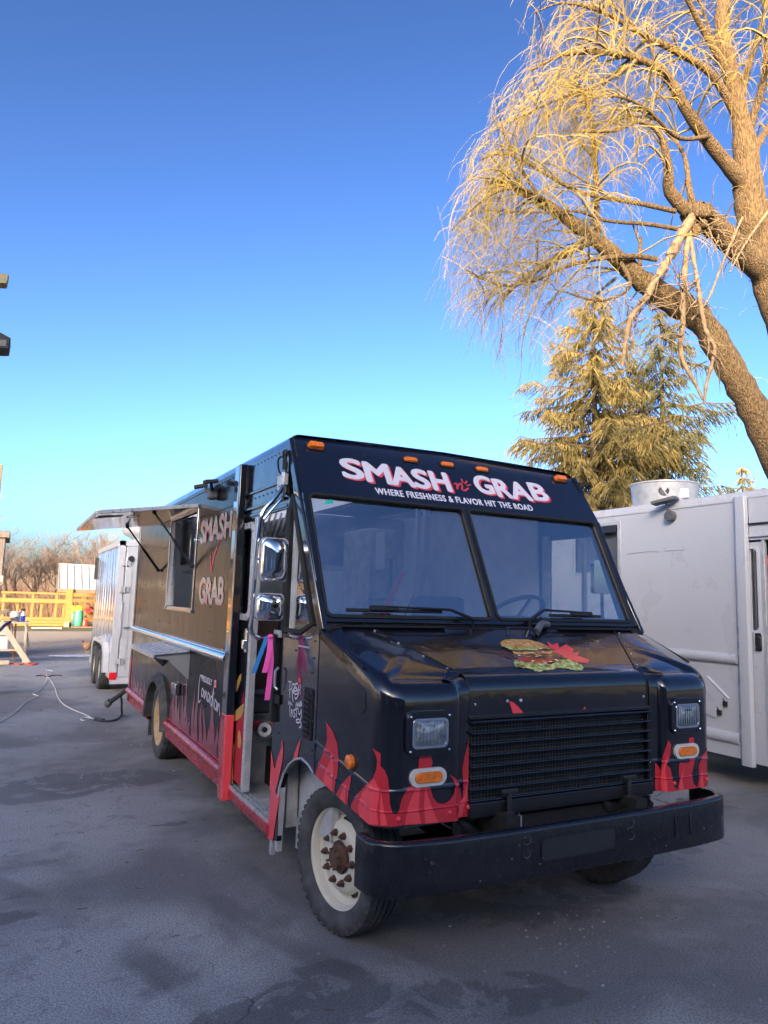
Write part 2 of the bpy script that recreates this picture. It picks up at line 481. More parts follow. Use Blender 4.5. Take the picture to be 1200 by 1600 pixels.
    # aggregate: pale and dark grains
    col = mix(ramp(fine, 0.45, 0.56, 0.0, 0.62), col, (0.055,0.05,0.049))
    col = mix(ramp(grit, 0.56, 0.63, 0.0, 0.7), col, (0.44,0.435,0.43))
    # a pale dry streak pattern
    col = mix(ramp(noise(2.2, 9, 0.7, st=(0.5,2.2,1), off=(3,7,0), dist=1.2), 0.58, 0.72, 0.0, 0.30), col, (0.36,0.355,0.35))
    L.new(col, p.inputs['Base Color'])
    L.new(ramp(mid, 0.3, 0.7, 0.62, 0.88), p.inputs['Roughness'])
    bp = N.new('ShaderNodeBump'); bp.inputs['Strength'].default_value = 0.7; bp.inputs['Distance'].default_value = 0.005
    h = math_('ADD', math_('MULTIPLY', fine, 0.6), math_('MULTIPLY', noise(220, 4, 0.7), 0.6)); h = math_('SUBTRACT', h, math_('MULTIPLY', crack, 1.2))
    L.new(h, bp.inputs['Height']); L.new(bp.outputs[0], p.inputs['Normal'])
    return m
ASPH = asphalt_mat()
GRAVEL = M('pale gravel', (0.21,0.18,0.15), 0.9, col2=(0.34,0.285,0.23), scale=9, bump=0.8, bscale=40, bdist=0.02)
FIELD = M('winter field', (0.08,0.075,0.04), 0.95, col2=(0.17,0.14,0.075), scale=1.2, bump=0.6, bscale=12)
LAWN = M('tired lawn', (0.035,0.055,0.025), 0.95, col2=(0.09,0.085,0.04), scale=2.5, bump=0.8, bscale=30)
def sheet(name, pts, z, mat):
    b = MB(); b.flat([pts], lambda a, c: (a, c, z)); o = b.build(name, mat, recalc=False); tag(o, kind='structure'); return o
sheet('ground', [(-600,-600),(600,-600),(600,600),(-600,600)], -0.012, FIELD)
sheet('gravel_lot', [(-30,17),(40,17),(44,31.5),(20,33.2),(6,33.4),(2,33.0),(-3,33.0),(-30,31)], -0.008, GRAVEL)
sheet('lawn', [(-30,33),(6,33.4),(20,33.2),(44,31.5),(46,40),(-30,40)], -0.006, LAWN)
rnd = random.Random(21)
edge = [(30 - 0.5*i, 20.4 + 0.25*math.sin(i*0.37) + rnd.uniform(-0.12,0.12)) for i in range(0, 100)]
asp = sheet('asphalt_yard', [(-20,-14),(30,-14)] + edge, 0.0, ASPH)
# loose stones
rnd = random.Random(4); b = MB()
for i in range(760):
    if i < 500: x, y = rnd.uniform(-1.2, 4.2), rnd.uniform(1.4, 9)
    elif i < 590: x, y = rnd.gauss(2.70, 0.26), rnd.gauss(2.9, 0.2)
    else: x, y = rnd.uniform(-0.5, 1.4), rnd.uniform(7, 20)
    s = rnd.choice((0.002,0.002,0.003,0.003,0.004,0.005,0.008)) * (1.0 if y < 7 else 1.8)
    b.ball((x, y, s*0.4), s*rnd.uniform(0.8,1.6), s, s*0.6, 5, 3)
g = b.build('loose_stones', M('pale stone', (0.30,0.29,0.28), 0.85, var=0.3, scale=30)); tag(g, kind='stuff')
rnd = random.Random(14); b = MB()
for i in range(70):
    x, y = rnd.uniform(-0.6, 3.4), rnd.uniform(1.5, 7.5); a = rnd.uniform(0, 6.28); l = rnd.uniform(0.015, 0.06)
    b.tube([(x,y,0.004),(x+l*0.5*math.cos(a),y+l*0.5*math.sin(a),0.007),(x+l*math.cos(a+0.3),y+l*math.sin(a+0.3),0.004)], 0.0016, 4)
g = b.build('twig_litter', M('dead twig', (0.10,0.08,0.06), 0.9)); tag(g, kind='stuff')
# strip of old snow where asphalt meets gravel
SNOW = M('old snow', (0.72,0.73,0.76), 0.8, col2=(0.55,0.56,0.6), scale=6, bump=0.5, bscale=12)
rows = []; rnd = random.Random(2)
for i in range(30):
    x = 1.05 + 1.35*i/29; wv = 0.42*min(1, 0.25 + i/12) * (0.8+0.4*rnd.random())
    rows.append([V((x, 20.7 - wv, 0.002)), V((x, 20.7-wv*0.5, 0.012)), V((x, 20.7, 0.015)), V((x, 20.7+wv*0.6, 0.002))])
b = MB(); b.grid(rows); o = b.build('snow_strip', SNOW, smooth=True); tag(o, 'thin strip of old snow at the far asphalt edge beside the brown hen', 'snow')
# ------------------------------------------------------------------ FOOD TRUCK
XL, XR, XC = 1.49, 3.87, 2.68
T = empty('food_truck', (XC, 6.5, 0), 'black food truck with red flames, serving hatch propped open and sign lettering above its windscreen', 'food truck')

def S(y, z, x=XL):      # a spot of the kerb side wall
    return V((x, y, z))

# --- kerb side rear wall with window hole and wheel arch
def arch(yc, zc, ry, rz, y_from, y_to, n=14, up=True):
    pts = []
    for i in range(n+1):
        t = math.pi * i / n
        pts.append((yc + ry*math.cos(t), zc + rz*math.sin(t)))
    return pts
RWY, RWZ, TR_ = 7.86, 0.39, 0.39
rw_arch = [p for p in arch(RWY+0.06, 0.34, 0.53, 0.50, 0, 0, 16)]
outer = [(5.24, 0.47)] + [(RWY+0.06-0.53, 0.47)] + [p for p in reversed(rw_arch) if p[1] > 0.47] + [(RWY+0.06+0.53, 0.47), (9.95, 0.47), (9.95, 2.66), (5.24, 2.66)]
WIN = [(6.60, 1.575), (7.80, 1.575), (7.80, 2.47), (6.60, 2.47)]
b = MB(); b.prism([outer, WIN], lambda a, c: (XL, a, c), (0.03, 0, 0))
side = b.build('side_wall', SIDEBLK, T)
# driver side wall, rear wall, floor, inner ceiling
b = MB(); dw = [(3.62, 1.50), (4.42, 1.50), (4.42, 2.20), (3.86, 2.20)]
b.prism([[(3.60, 0.79), (4.2, 0.47), (9.95, 0.47), (9.95, 2.66), (4.14, 2.66), (3.60, 1.57)], [(3.72,1.62),(4.46,1.62),(4.46,2.22),(3.98,2.22)]], lambda a, c: (XR, a, c), (-0.03, 0, 0))
b.build('side_wall', BLACK, T)
b = MB(); b.box((XL, 9.93, 0.47), (XR, 9.96, 2.72)); b.build('rear_wall', BLACK, T)
b = MB(); b.box((XL+0.05, 5.12, 0.70), (XR-0.03, 9.93, 0.80)); b.box((1.98, 3.6, 0.70), (XR-0.03, 5.12, 0.80)); b.build('floor', DULLALU, T)
# --- roof with rounded long edges
rr = 0.085
prof = [(XL, 2.66)] + [(XL + rr*(1-math.cos(R_(a))), 2.66 + rr*math.sin(R_(a))) for a in (15,30,45,60,75,90)]
prof += [(2.1, 2.762), (XC, 2.772), (3.26, 2.762)] + [(XC*2 - x, z) for x, z in reversed(prof)]
def roof_front(z): return 4.175 + (z - 2.66)*0.62
rows = []
for y in (None, 4.45, 6.0, 8.0, 9.95):
    rows.append([V((x, roof_front(z) if y is None else y, z)) for x, z in prof])
b = MB(); b.grid(rows[:2]); b.grid([rows[-1], [V((p.x, 9.95, 2.6)) for p in rows[-1]]])
b.grid([r[:8] for r in rows[1:]]); b.grid([r[-8:] for r in rows[1:]])
b.cur = 1; b.grid([r[7:-7] for r in rows[1:]])  # middle of the roof passes daylight, added for the interior
b.build('roof', [BLACK, ROOFP], T, smooth=True, angle=30)
# rounded nose of the roof over the sign
cap_n = V((0, -0.385, 0.262)).normalized()
# --- sign panel above the windscreen
CAPB = V((0, 3.933, 2.325)); CAPV = V((0, 0.235, 0.345)).normalized()
def cap(u, v, off=0.0):
    p = V((XC + u, 3.933, 2.325)) + CAPV * v
    return p + V((0, -CAPV.z, CAPV.y)) * off
hw = XR - XL
b = MB()
rows = []
for v in (0.0, 0.36):
    rows.append([cap(u, v) for u in (-1.19, -1.0, 0, 1.0, 1.19)])
# curved upper lip
top = []
for k in range(1, 6):
    t = k/5
    row = []
    for j, u in enumerate((-1.19, -1.105, 0, 1.105, 1.19)):
        ze = (2.70, 2.747, 2.772, 2.747, 2.70)[j]
        ye = 4.215 + (0.05 if 0 < j < 4 else 0.0)
        a0 = cap(u, 0.36); c0 = cap(u, 0.44); e = V((XC+u, ye, ze))
        row.append(a0*(1-t)**2 + c0*(2*t*(1-t)) + e*t*t)
    top.append(row)
rows[1] = [cap(u, 0.36) for u in (-1.19, -1.105, 0, 1.105, 1.19)]
rows[0] = [cap(u, 0.0) for u in (-1.19, -1.105, 0, 1.105, 1.19)]
NAVY = M('navy black paint', (0.0075,0.010,0.020), 0.2, var=0.2, scale=3, bump=0.04, bscale=1.6, coat=0.7, bdist=0.05)
b.grid(rows + top)
b.build('sign_panel', NAVY, T, smooth=True, angle=40)
b = MB()
for u in [(-1.12 + 2.24*i/15) for i in range(16)]:
    for v in (0.035, 0.395): b.ball(cap(u, v, 0.001), 0.006, n=6, m=4)
for v in (0.1, 0.17, 0.24, 0.31):
    for s in (-1.15, 1.15): b.ball(cap(s, v, 0.001), 0.006, n=6, m=4)
b.build('rivets', NAVY, T, kind='stuff')

# --- lettering on the sign
def put_text(b, s, fn, w, h, bold=0.0, spacing=1.0, curve=None):
    vs, fs = text_tris(s, bold, spacing)
    b.add([fn(x*w, y*h) for x, y in vs], fs)
LT = MB()
def letters(b, seq, off, dx=0, dy=0):
    for ch, u0, u1, v0, v1 in seq:
        vs, fs = text_tris(ch, 0.0)
        for q, (ex, ey) in enumerate(((0,0),(0.011,0),(-0.011,0),(0,0.008),(0,-0.008),(0.008,0.006),(-0.008,-0.006),(0.008,-0.006),(-0.008,0.006))):
            b.add([cap(u0 - XC + 0.008 + x*(u1-u0-0.016) + dx + ex, v0 + 0.006 + y*(v1-v0-0.012) + dy + ey, off + 0.00006*q) for x, y in vs], fs)
word1 = [('S',1.800,1.955,0.158,0.338), ('M',1.965,2.155,0.148,0.330), ('A',2.150,2.330,0.146,0.320), ('S',2.325,2.450,0.144,0.322), ('H',2.465,2.615,0.144,0.322)]
word2 = [('G',2.830,2.985,0.164,0.340), ('R',3.000,3.140,0.150,0.326), ('A',3.130,3.315,0.148,0.322), ('B',3.325,3.480,0.160,0.335)]
red = MB(); 
for k in range(5): letters(red, word1 + word2, 0.0010 + 0.0006*k*0.5, 0.003*k - 0.002 + 0.004, -0.003*k + 0.001)

# red script n with apostrophe strokes
def stroke(b, pts, fn, w=0.02, off=0.0):
    pts = [V((p[0], p[1], 0)) for p in pts]
    L = []; Rr = []
    for i in range(len(pts)):
        t = pts[min(i+1, len(pts)-1)] - pts[max(i-1, 0)]
        if t.length < 1e-9: t = V((1,0,0))
        t.normalize(); n = V((-t.y, t.x, 0)) * (w/2)
        L.append(pts[i]+n); Rr.append(pts[i]-n)
    b.add([fn(p.x, p.y) for p in L] + [fn(p.x, p.y) for p in Rr], [(i, i+1, len(pts)+i+1, len(pts)+i) for i in range(len(pts)-1)])
    for e in (pts[0], pts[-1]):
        b.add([fn(e.x + w/2*math.cos(k*math.pi/4), e.y + w/2*math.sin(k*math.pi/4)) for k in range(8)], [tuple(range(8))])
cf = lambda x, y: cap(x - XC, y, 0.002)
for pts, ww in (([(2.655,0.225),(2.675,0.235),(2.67,0.205),(2.662,0.178),(2.69,0.225),(2.715,0.238),(2.716,0.215),(2.705,0.185),(2.72,0.172),(2.745,0.19),(2.76,0.2)], 0.014),
                ([(2.735,0.252),(2.735,0.285)], 0.012), ([(2.752,0.245),(2.775,0.27)], 0.012), ([(2.76,0.226),(2.795,0.238)], 0.012)):
    stroke(red, [tuple(p)[:2] for p in smooth_path([(x, y, 0) for x, y in pts], 4)], cf, ww)
red.build('lettering', REDDOT, T, recalc=False)
letters(LT, word1 + word2, 0.0045)
put_text(LT, 'WHERE FRESHNESS & FLAVOR HIT THE ROAD', lambda x, y: cap(2.004 - XC + x, 0.050 + y, 0.002), 1.265, 0.056, bold=0.018, spacing=1.1)
put_text(LT, 'WHERE FRESHNESS & FLAVOR HIT THE ROAD', lambda x, y: cap(2.0065 - XC + x, 0.0505 + y, 0.0024), 1.265, 0.056, bold=0.018, spacing=1.1)
LT.build('lettering', WHITEL, T, recalc=False)

# --- five amber marker lamps
for u, v in ((1.659,0.41),(2.36,0.406),(2.658,0.408),(2.956,0.407),(3.694,0.416)):
    b = MB(); big = u < 1.7 or u > 3.6
    wx, wv, hh = (0.058, 0.026, 0.03) if big else (0.055, 0.02, 0.016)
    lp = rrect(-wx, -wv, wx, wv, wv*0.8)
    o0 = [cap(u - XC + x, v + y, 0.0) for x, y in lp]; o1 = [cap(u - XC + x*0.86, v + y*0.8, hh) for x, y in lp]
    n = len(lp)
    b.add(o0 + o1, [(i, (i+1) % n, n+(i+1) % n, n+i) for i in range(n)] + [tuple(n+i for i in range(n))])
    lamp = b.build('marker_lamp', AMBER, T, smooth=True, angle=60)
    b = MB(); lp2 = rrect(-wx-0.009, -wv-0.007, wx+0.009, wv+0.007, wv*0.8)
    q0 = [cap(u - XC + x, v + y, -0.002) for x, y in lp2]; q1 = [cap(u - XC + x, v + y, 0.006) for x, y in lp2]
    b.add(q0 + q1, [(i, (i+1) % n, n+(i+1) % n, n+i) for i in range(n)] + [tuple(n+i for i in range(n))])
    b.build('base', MATTE, lamp)

# --- windscreen: two panes in a black frame
WB, WT = V((0, 3.563, 1.571)), V((0, 3.933, 2.325))
WVEC = (WT - WB); WLEN = WVEC.length; WD = WVEC.normalized()
WN = V((0, -WD.z, WD.y))
def ws(u, v, off=0.0):
    return V((XC + u, WB.y, WB.z)) + WD*v + WN*off
b = MB()
outer = [(-1.185, 0.0), (1.185, 0.0), (1.185, WLEN), (-1.185, WLEN)]
h0 = [(-1.085, 0.045), (-0.065, 0.045), (-0.065, WLEN-0.03), (-1.085, WLEN-0.03)]
h2 = [(-0.005, 0.045), (1.095, 0.045), (1.095, WLEN-0.03), (-0.005, WLEN-0.03)]
sx = lambda l, c: [(x, y) for x, y in l]
b.prism([outer, rrect(-1.145, 0.035, -0.045, WLEN-0.010, 0.03), rrect(-0.005, 0.035, 1.13, WLEN-0.010, 0.03)], lambda x, y: ws(x, y, 0.012), WN * -0.05)
b.build('windscreen_frame', BLACK, T, bevel=0.004)
for x0, x1 in ((-1.15, -0.04), (-0.01, 1.135)):
    b = MB(); b.flat([rrect(x0, 0.03, x1, WLEN-0.005, 0.03)], lambda x, y: ws(x, y, -0.008)); pane = b.build('windscreen_pane', GLASSW, T, recalc=False)
    b = MB()   # rubber seal
    b.prism([rrect(x0-0.004, 0.024, x1+0.004, WLEN-0.002, 0.04), rrect(x0+0.010, 0.044, x1-0.010, WLEN-0.018, 0.03)], lambda x, y: ws(x, y, 0.02), WN * -0.02)
    b.build('seal', MATTE, pane, bevel=0.003)
    if x0 < -1:
        TEAL = M('teal sticker', (0.02,0.42,0.36), 0.5, var=0.1)
        b = MB(); b.flat([[(-1.06,WLEN-0.07),(-0.985,WLEN-0.055),(-0.995,WLEN-0.028),(-1.03,WLEN-0.035)]], lambda x, y: ws(x, y, -0.004)); b.build('sticker', TEAL, pane, recalc=False)

# --- nose: fenders around a plan outline, centre hood, grille
def outline():
    """(u, y, fillet, ztop, zbottom, t): u is the distance outwards from the centre line"""
    pts = []
    sidep = [(1.188,3.575,0.015),(1.178,3.46,0.018),(1.165,3.34,0.024),(1.150,3.22,0.034),(1.136,3.12,0.05),(1.128,3.06,0.065)]
    for u, y, r in sidep: pts.append((u, y, r))
    cu, cy, r = 1.008, 3.05, 0.12
    for k in range(1, 9):
        a = R_(90*k/8)
        pts.append((cu + r*math.cos(a), cy - r*math.sin(a) - 0.0, 0.068 + 0.03*min(1, k/6)))
    for u in (0.95, 0.88, 0.81, 0.76): pts.append((u, 2.928, 0.098))
    for k in range(1, 6):
        a = R_(90*k/5); pts.append((0.735 - 0.045*math.sin(a), 2.928 + 0.04*(1-math.cos(a)), 0.098 - 0.015*k/5))
    pts.append((0.655, 2.972, 0.083)); pts.append((0.624, 2.974, 0.083))
    ln = [0]
    for i in range(1, len(pts)): ln.append(ln[-1] + math.hypot(pts[i][0]-pts[i-1][0], pts[i][1]-pts[i-1][1]))
    out = []
    for i, (u, y, r) in enumerate(pts):
        f = max(0, min(1, (3.575 - y)/(3.575-2.95)))
        zt = 1.552 - (1.552-1.325)*f
        zb = 0.79 - (0.79-0.675)*min(1, f*1.15)
        out.append((u, y, r, zt, zb, ln[i]/ln[-1], ln[i]))
    return out
OUT = outline()
BEAD = 0.006
def bead(h):
    return max(0.0, BEAD*(1-abs(h-0.072)/0.006), BEAD*(1-abs(h-0.162)/0.008))
def seam(t):
    t = min(1, max(0, t))
    return (0.94 - 0.32*t, 3.57 - 0.50*t, 1.575 - 0.230*t)
def onorm(i):
    a = OUT[max(i-1, 0)]; c = OUT[min(i+1, len(OUT)-1)]
    t = V((c[0]-a[0], c[1]-a[1], 0)).normalized()
    return V((-t.y, t.x, 0)) * -1.0   # points inwards for an outline running outside -> front -> centre
def fender_mesh(sgn):
    rows = []
    for i, (u, y, r, zt, zb, t, ln) in enumerate(OUT):
        n = onorm(i)
        if n.dot(V((0.8-u, 3.4-y, 0))) < 0: n = -n
        col = []
        def P(inset, z):
            return V((XC + sgn*(u + n.x*inset), y + n.y*inset, z))
        # skirt with two shallow swages, wall, fillet, top
        for dz, ins in ((0.0, 0.0), (0.066, 0.0), (0.072, -BEAD), (0.078, 0.0), (0.154, 0.0), (0.162, -BEAD), (0.170, 0.0), (0.185, 0.0)):
            col.append(P(ins, zb + dz))
        zw = zt - r
        for k in range(1, 6): col.append(P(0, zb + 0.185 + (zw - zb - 0.185)*k/5))
        for k in range(1, 7):
            a = R_(90*k/6); col.append(P(r*(1-math.cos(a)), zw + r*math.sin(a)))
        su, sy, sz = seam(t*1.0)
        st = V((XC + sgn*su, sy, sz)); e = col[-1]
        for k in range(1, 7):
            f = k/6
            p = e.lerp(st, f); p.z += 0.012*math.sin(math.pi*f)
            col.append(p)
        rows.append(col)
    b = MB(); b.grid(rows)
    return b
for sgn in (-1, 1):
    f = fender_mesh(sgn).build('fender', BLACK, T, smooth=True, angle=38, weld=0.0005)
    b = MB()    # rivet heads on the skirt
    for i in (8, 12, 15, 17, 19, 23, 24):
        u, y, r, zt, zb, t, ln = OUT[i]; n = onorm(i)
        if n.dot(V((0.8-u, 3.4-y, 0))) < 0: n = -n
        if i in (12, 17, 24): b.ball((XC + sgn*(u - n.x*0.006), y - n.y*0.006, zb + 0.045), 0.011, n=8, m=5)
    b.build('rivets', RED2, f, kind='stuff')
    b = MB()    # crease trim along the upper outer edge
    tr = [V((XC + sgn*(u + 0.003), y, zt - 0.012)) for (u, y, r, zt, zb, t, ln) in OUT[:5]]
    b.tube(tr, 0.007, 6); b.build('edge_trim', SATIN, f, smooth=True)
    if sgn == -1:
        b = MB()
        b.prism([[(3.55,1.52),(3.55,1.40),(3.30,1.30),(3.12,1.19),(3.09,1.22),(3.10,1.30)]], lambda a, c: (XC - (1.128 + (a-3.06)*0.1165) - 0.004, a, c - 0.03), (0.004, 0, 0))
        b.build('reinforcing_panel', BLACK, f, bevel=0.002)
# centre hood
rows = []
for k in range(9):
    t = k/8; su, sy, sz = seam(t)
    rows.append([V((XC + su*s, sy, sz)) for s in (-1, -0.5, 0, 0.5, 1)])
su, sy, sz = seam(1)
for k in range(1, 9):
    a = R_(90*k/8)
    rows.append([V((XC + su*s, sy - 0.085*math.sin(a), sz - 0.085*(1-math.cos(a)))) for s in (-1, -0.5, 0, 0.5, 1)])
rows.append([V((XC + su*s, sy - 0.086, 1.145)) for s in (-1, -0.5, 0, 0.5, 1)])
b = MB(); b.grid(rows); hood = b.build('hood', BLACK, T, smooth=True, angle=40)
for sgn in (-1, 1):
    b = MB(); b.tube([V((XC + sgn*seam(k/8)[0], seam(k/8)[1], seam(k/8)[2]+0.001)) for k in range(9)] + [r[0 if sgn < 0 else -1] + V((0,-0.001,0)) for r in rows[9:]], 0.004, 5)
    b.build('seam', MATTE, hood)
b = MB()
for sgn in (-1, 1):
    for t in (0.2, 0.45, 0.7, 0.93): b.ball((XC + sgn*(seam(t)[0]+0.03), seam(t)[1], seam(t)[2]+0.006), 0.007, 0.007, 0.005, 8, 5)
for x in (2.30, 2.385): b.ball((x, 2.984, 1.21), 0.009, n=8, m=5)
for x in (3.27, 2.10): b.ball((x, 2.984, 1.20), 0.007, n=8, m=5)
b.build('bolts', ALU, hood, kind='stuff')
# cowl strip under the windscreen
b = MB(); b.box((XL+0.03, 3.55, 1.50), (XR-0.03, 3.60, 1.568)); b.box((XL+0.02, 3.52, 1.53), (XR-0.02, 3.57, 1.556)); b.build('cowl', MATTE, T, bevel=0.004)
for x0, x1 in ((1.60, 2.25), (3.1, 3.75)): MB().box((x0, 3.49, 1.553), (x1, 3.54, 1.561)).build('cowl_vent', MATTE, T)

# grille
GX0, GX1 = XC-0.624, XC+0.624
b = MB()
b.box((GX0, 3.02, 0.67), (GX1, 3.06, 1.16))
b.build('grille_backing', MATTE, T)
b = MB()
n1 = 60
for i in range(n1+1):
    x = GX0 + (GX1-GX0)*i/n1; b.box((x-0.0012, 3.006, 0.72), (x+0.0012, 3.009, 1.14))
for i in range(24):
    z = 0.72 + 0.42*i/23; b.box((GX0, 3.0055, z-0.001), (GX1, 3.0085, z+0.001))
b.build('grille_mesh', GREYPL, T, kind='stuff')
sl = MB(); 
sl.prism([[(0,-0.003),(0.002,0.001),(0.005,0.003),(0.010,0.002),(0.05,-0.022),(0.05,-0.026),(0.004,-0.007),(0.001,-0.006)]], lambda a, c: (GX0+0.004, a, c), (GX1-GX0-0.008, 0, 0))
slm = sl.mesh('slat', BLACK)
for i in range(8):
    inst(slm, 'slat', T, V((0, 2.952, 1.122 - 0.0535*i)) - OFF[T])
b = MB(); b.box((GX0, 2.955, 0.665), (GX1, 3.03, 0.735)); b.box((GX0, 2.965, 1.128), (GX1, 3.02, 1.148))
b.box((GX0-0.004, 2.976, 0.70), (GX0+0.012, 3.02, 1.15)); b.box((GX1-0.012, 2.976, 0.70), (GX1+0.004, 3.02, 1.15))
b.build('grille_frame', SATIN, T, bevel=0.004)
# rubber hood latches
for x in (2.28, 3.10):
    e = MB(); yy = 2.935
    e.box((x-0.05, yy-0.012, 0.772), (x+0.045, yy+0.008, 0.792)); e.box((x-0.014, yy-0.008, 0.60), (x+0.012, yy+0.006, 0.78))
    e.box((x-0.022, yy-0.012, 0.655), (x+0.024, yy+0.008, 0.685)); e.box((x-0.024, yy-0.014, 0.575), (x+0.026, yy+0.012, 0.61))
    lt = e.build('hood_latch', PLASTIC, T, bevel=0.004)
    e = MB(); e.tube([(x+0.002, yy+0.01, 0.54), (x+0.002, yy+0.01, 0.60)], 0.012, 8); e.tube([(x-0.055, yy, 0.64), (x+0.0, yy, 0.64)], 0.008, 8); e.build('pin', ALU if x < 3 else SATIN, lt)

# --- flames traced over the fender surface
def fender_sz(px, py, sgn):
    """where a line of sight meets the vertical fender wall: distance along the outline and height"""
    d = ray(px, py); best = None
    for i in range(len(OUT)-1):
        ax, ay = XC + sgn*OUT[i][0], OUT[i][1]; bx, by = XC + sgn*OUT[i+1][0], OUT[i+1][1]
        # CAM + s*d  =  A + k*(B-A)
        den = d.x*(by-ay) - d.y*(bx-ax)
        if abs(den) < 1e-9: continue
        s = ((ax-CAM_POS.x)*(by-ay) - (ay-CAM_POS.y)*(bx-ax))/den
        k = ((ax-CAM_POS.x)*d.y - (ay-CAM_POS.y)*d.x)/den
        if s > 0 and -1e-6 <= k <= 1+1e-6 and (best is None or s < best[0]):
            best = (s, OUT[i][6] + k*(OUT[i+1][6]-OUT[i][6]), CAM_POS.z + d.z*s)
    if best is None:
        # beyond the outline: clamp to its nearer end
        e = 0 if px < 560 else len(OUT)-1
        if sgn > 0: e = len(OUT)-1 if px < 1060 else 11
        ax, ay = XC + sgn*OUT[e][0], OUT[e][1]
        s = (ay-CAM_POS.y)/d.y
        return (OUT[e][6], CAM_POS.z + d.z*s)
    return best[1:]
def fender_pt(s, z, sgn, off):
    for i in range(len(OUT)-1):
        if s <= OUT[i+1][6] or i == len(OUT)-2:
            k = (s-OUT[i][6])/(OUT[i+1][6]-OUT[i][6]); k = max(0, min(1, k))
            u = OUT[i][0]+k*(OUT[i+1][0]-OUT[i][0]); y = OUT[i][1]+k*(OUT[i+1][1]-OUT[i][1])
            zb = OUT[i][4]+k*(OUT[i+1][4]-OUT[i][4])
            n = (onorm(i).lerp(onorm(i+1), k)).normalized()
            if n.dot(V((0.8-u, 3.4-y, 0))) < 0: n = -n
            z = max(z, zb + 0.001)
            e = 0.002 + bead(z-zb) + off
            return V((XC + sgn*(u - n.x*e), y - n.y*e, z))
def decal(polys_px, sgn, off, name, mat):
    for poly in polys_px:
        b = MB()
        p2 = [fender_sz(x, y, sgn) for x, y in poly]
        bm = bmesh.new()
        tris = geometry.tessellate_polygon([[V((a, c, 0)) for a, c in p2]])
        bv = [bm.verts.new((a, c, 0)) for a, c in p2]
        for t in tris:
            try: bm.faces.new([bv[i] for i in t])
            except ValueError: pass
        smin = min(a for a, c in p2); smax = max(a for a, c in p2)
        for o in OUT:
            if smin < o[6] < smax:
                bmesh.ops.bisect_plane(bm, geom=bm.verts[:]+bm.edges[:]+bm.faces[:], plane_co=(o[6],0,0), plane_no=(1,0,0))
        zmax = max(c for a, c in p2)
        for z in [0.675+0.006*i for i in range(50)]:
            bmesh.ops.bisect_plane(bm, geom=bm.verts[:]+bm.edges[:]+bm.faces[:], plane_co=(0,z,0), plane_no=(0,1,0))
        bm.verts.index_update()
        b.add([fender_pt(v.co.x, v.co.y, sgn, off) for v in bm.verts], [tuple(v.index for v in f.verts) for f in bm.faces])
        bm.free()
        b.build(name, mat, T, recalc=False)
c5 = lambda l: [(480+x/3.75, 950+y/3.75) for x, y in l]
c6 = lambda l: [(720+x/2.857, 950+y/2.857) for x, y in l]
fa = c5([(110,660),(150,720),(178,790),(187,890),(178,980),(163,1050),(160,1110),(180,1075),(205,1030),(235,995),(258,978),(258,1010),(245,1080),(238,1150),(238,1215),(200,1190),(150,1155),(95,1115),(75,1040),(48,985),(70,910),(100,840),(119,770),(116,700)])
fb = c5([(256,1230),(260,1150),(290,1095),(340,1045),(388,995),(405,950),(412,900),(405,865),(387,820),(432,852),(430,925),(455,950),(474,1000),(482,1080),(485,1150),(498,1195),(518,1208),(537,1188),(550,1130),(570,1080),(592,1045),(650,1030),(652,905),(656,860),(724,860),(733,905),(700,1025),(722,1060),(736,1110),(762,1142),(800,1148),(835,1125),(860,1085),(866,1040),(850,1000),(831,972),(870,1000),(893,1050),(899,1090),(903,1135),(915,1060),(910,1000),(908,940),(918,880),(935,815),(964,766),(975,870),(980,1245),(850,1250),(700,1262),(560,1272),(430,1278),(340,1262)])
decal([fa, fb], -1, 0.0, 'flame_decal', RED)
fl = [c5([(150,845),(158,950),(150,1040),(148,1140),(105,1115),(92,1040),(108,960),(138,890)]),
      c5([(232,1030),(225,1120),(232,1200),(180,1170),(195,1110),(212,1060)]),
      c5([(395,1000),(425,1060),(420,1130),(410,1180),(418,1270),(355,1262),(310,1240),(302,1160),(325,1080),(362,1035)]),
      c5([(432,1060),(445,1150),(470,1272),(432,1275),(428,1180)]),
      c5([(640,1045),(662,1045),(655,1120),(650,1180),(665,1262),(570,1270),(585,1180),(610,1105)]),
      c5([(690,1040),(705,1100),(735,1180),(765,1256),(690,1262),(682,1170)]),
      c5([(955,830),(965,930),(958,1020),(935,1110),(912,1170),(900,1250),(860,1250),(880,1190),(915,1110),(935,1020),(938,920)])]
decal(fl, -1, 0.0012, 'flame_decal', RED2)
fr = c6([(866,690),(878,700),(893,725),(903,660),(915,620),(926,588),(937,610),(935,650),(918,700),(935,715),(942,750),(950,795),(965,808),(975,770),(972,720),(975,690),(1000,690),(1018,690),(1016,640),(1017,578),(1040,578),(1042,640),(1042,690),(1030,740),(1038,785),(1055,800),(1062,760),(1060,710),(1072,665),(1097,620),(1104,700),(1112,805),(985,826),(866,840)])
decal([fr], 1, 0.0, 'flame_decal', RED)
decal([c6([(925,650),(912,720),(925,835),(905,838),(890,780),(905,700)]), c6([(1000,700),(985,760),(1000,828),(975,828),(972,790),(985,740)]), c6([(1085,660),(1075,720),(1085,812),(1065,812),(1070,740)])], 1, 0.0012, 'flame_decal', RED2)
for poly in (c6([(215,415),(235,420),(258,442),(275,462),(285,478),(235,480)]), c6([(555,438),(557,468),(537,468),(543,452)])):
    p3 = [at(x, y, 1, sy - 0.088) for x, y in poly]
    MB().add(p3, [tuple(range(len(p3)))]).build('flame_decal', RED2, T, recalc=False)

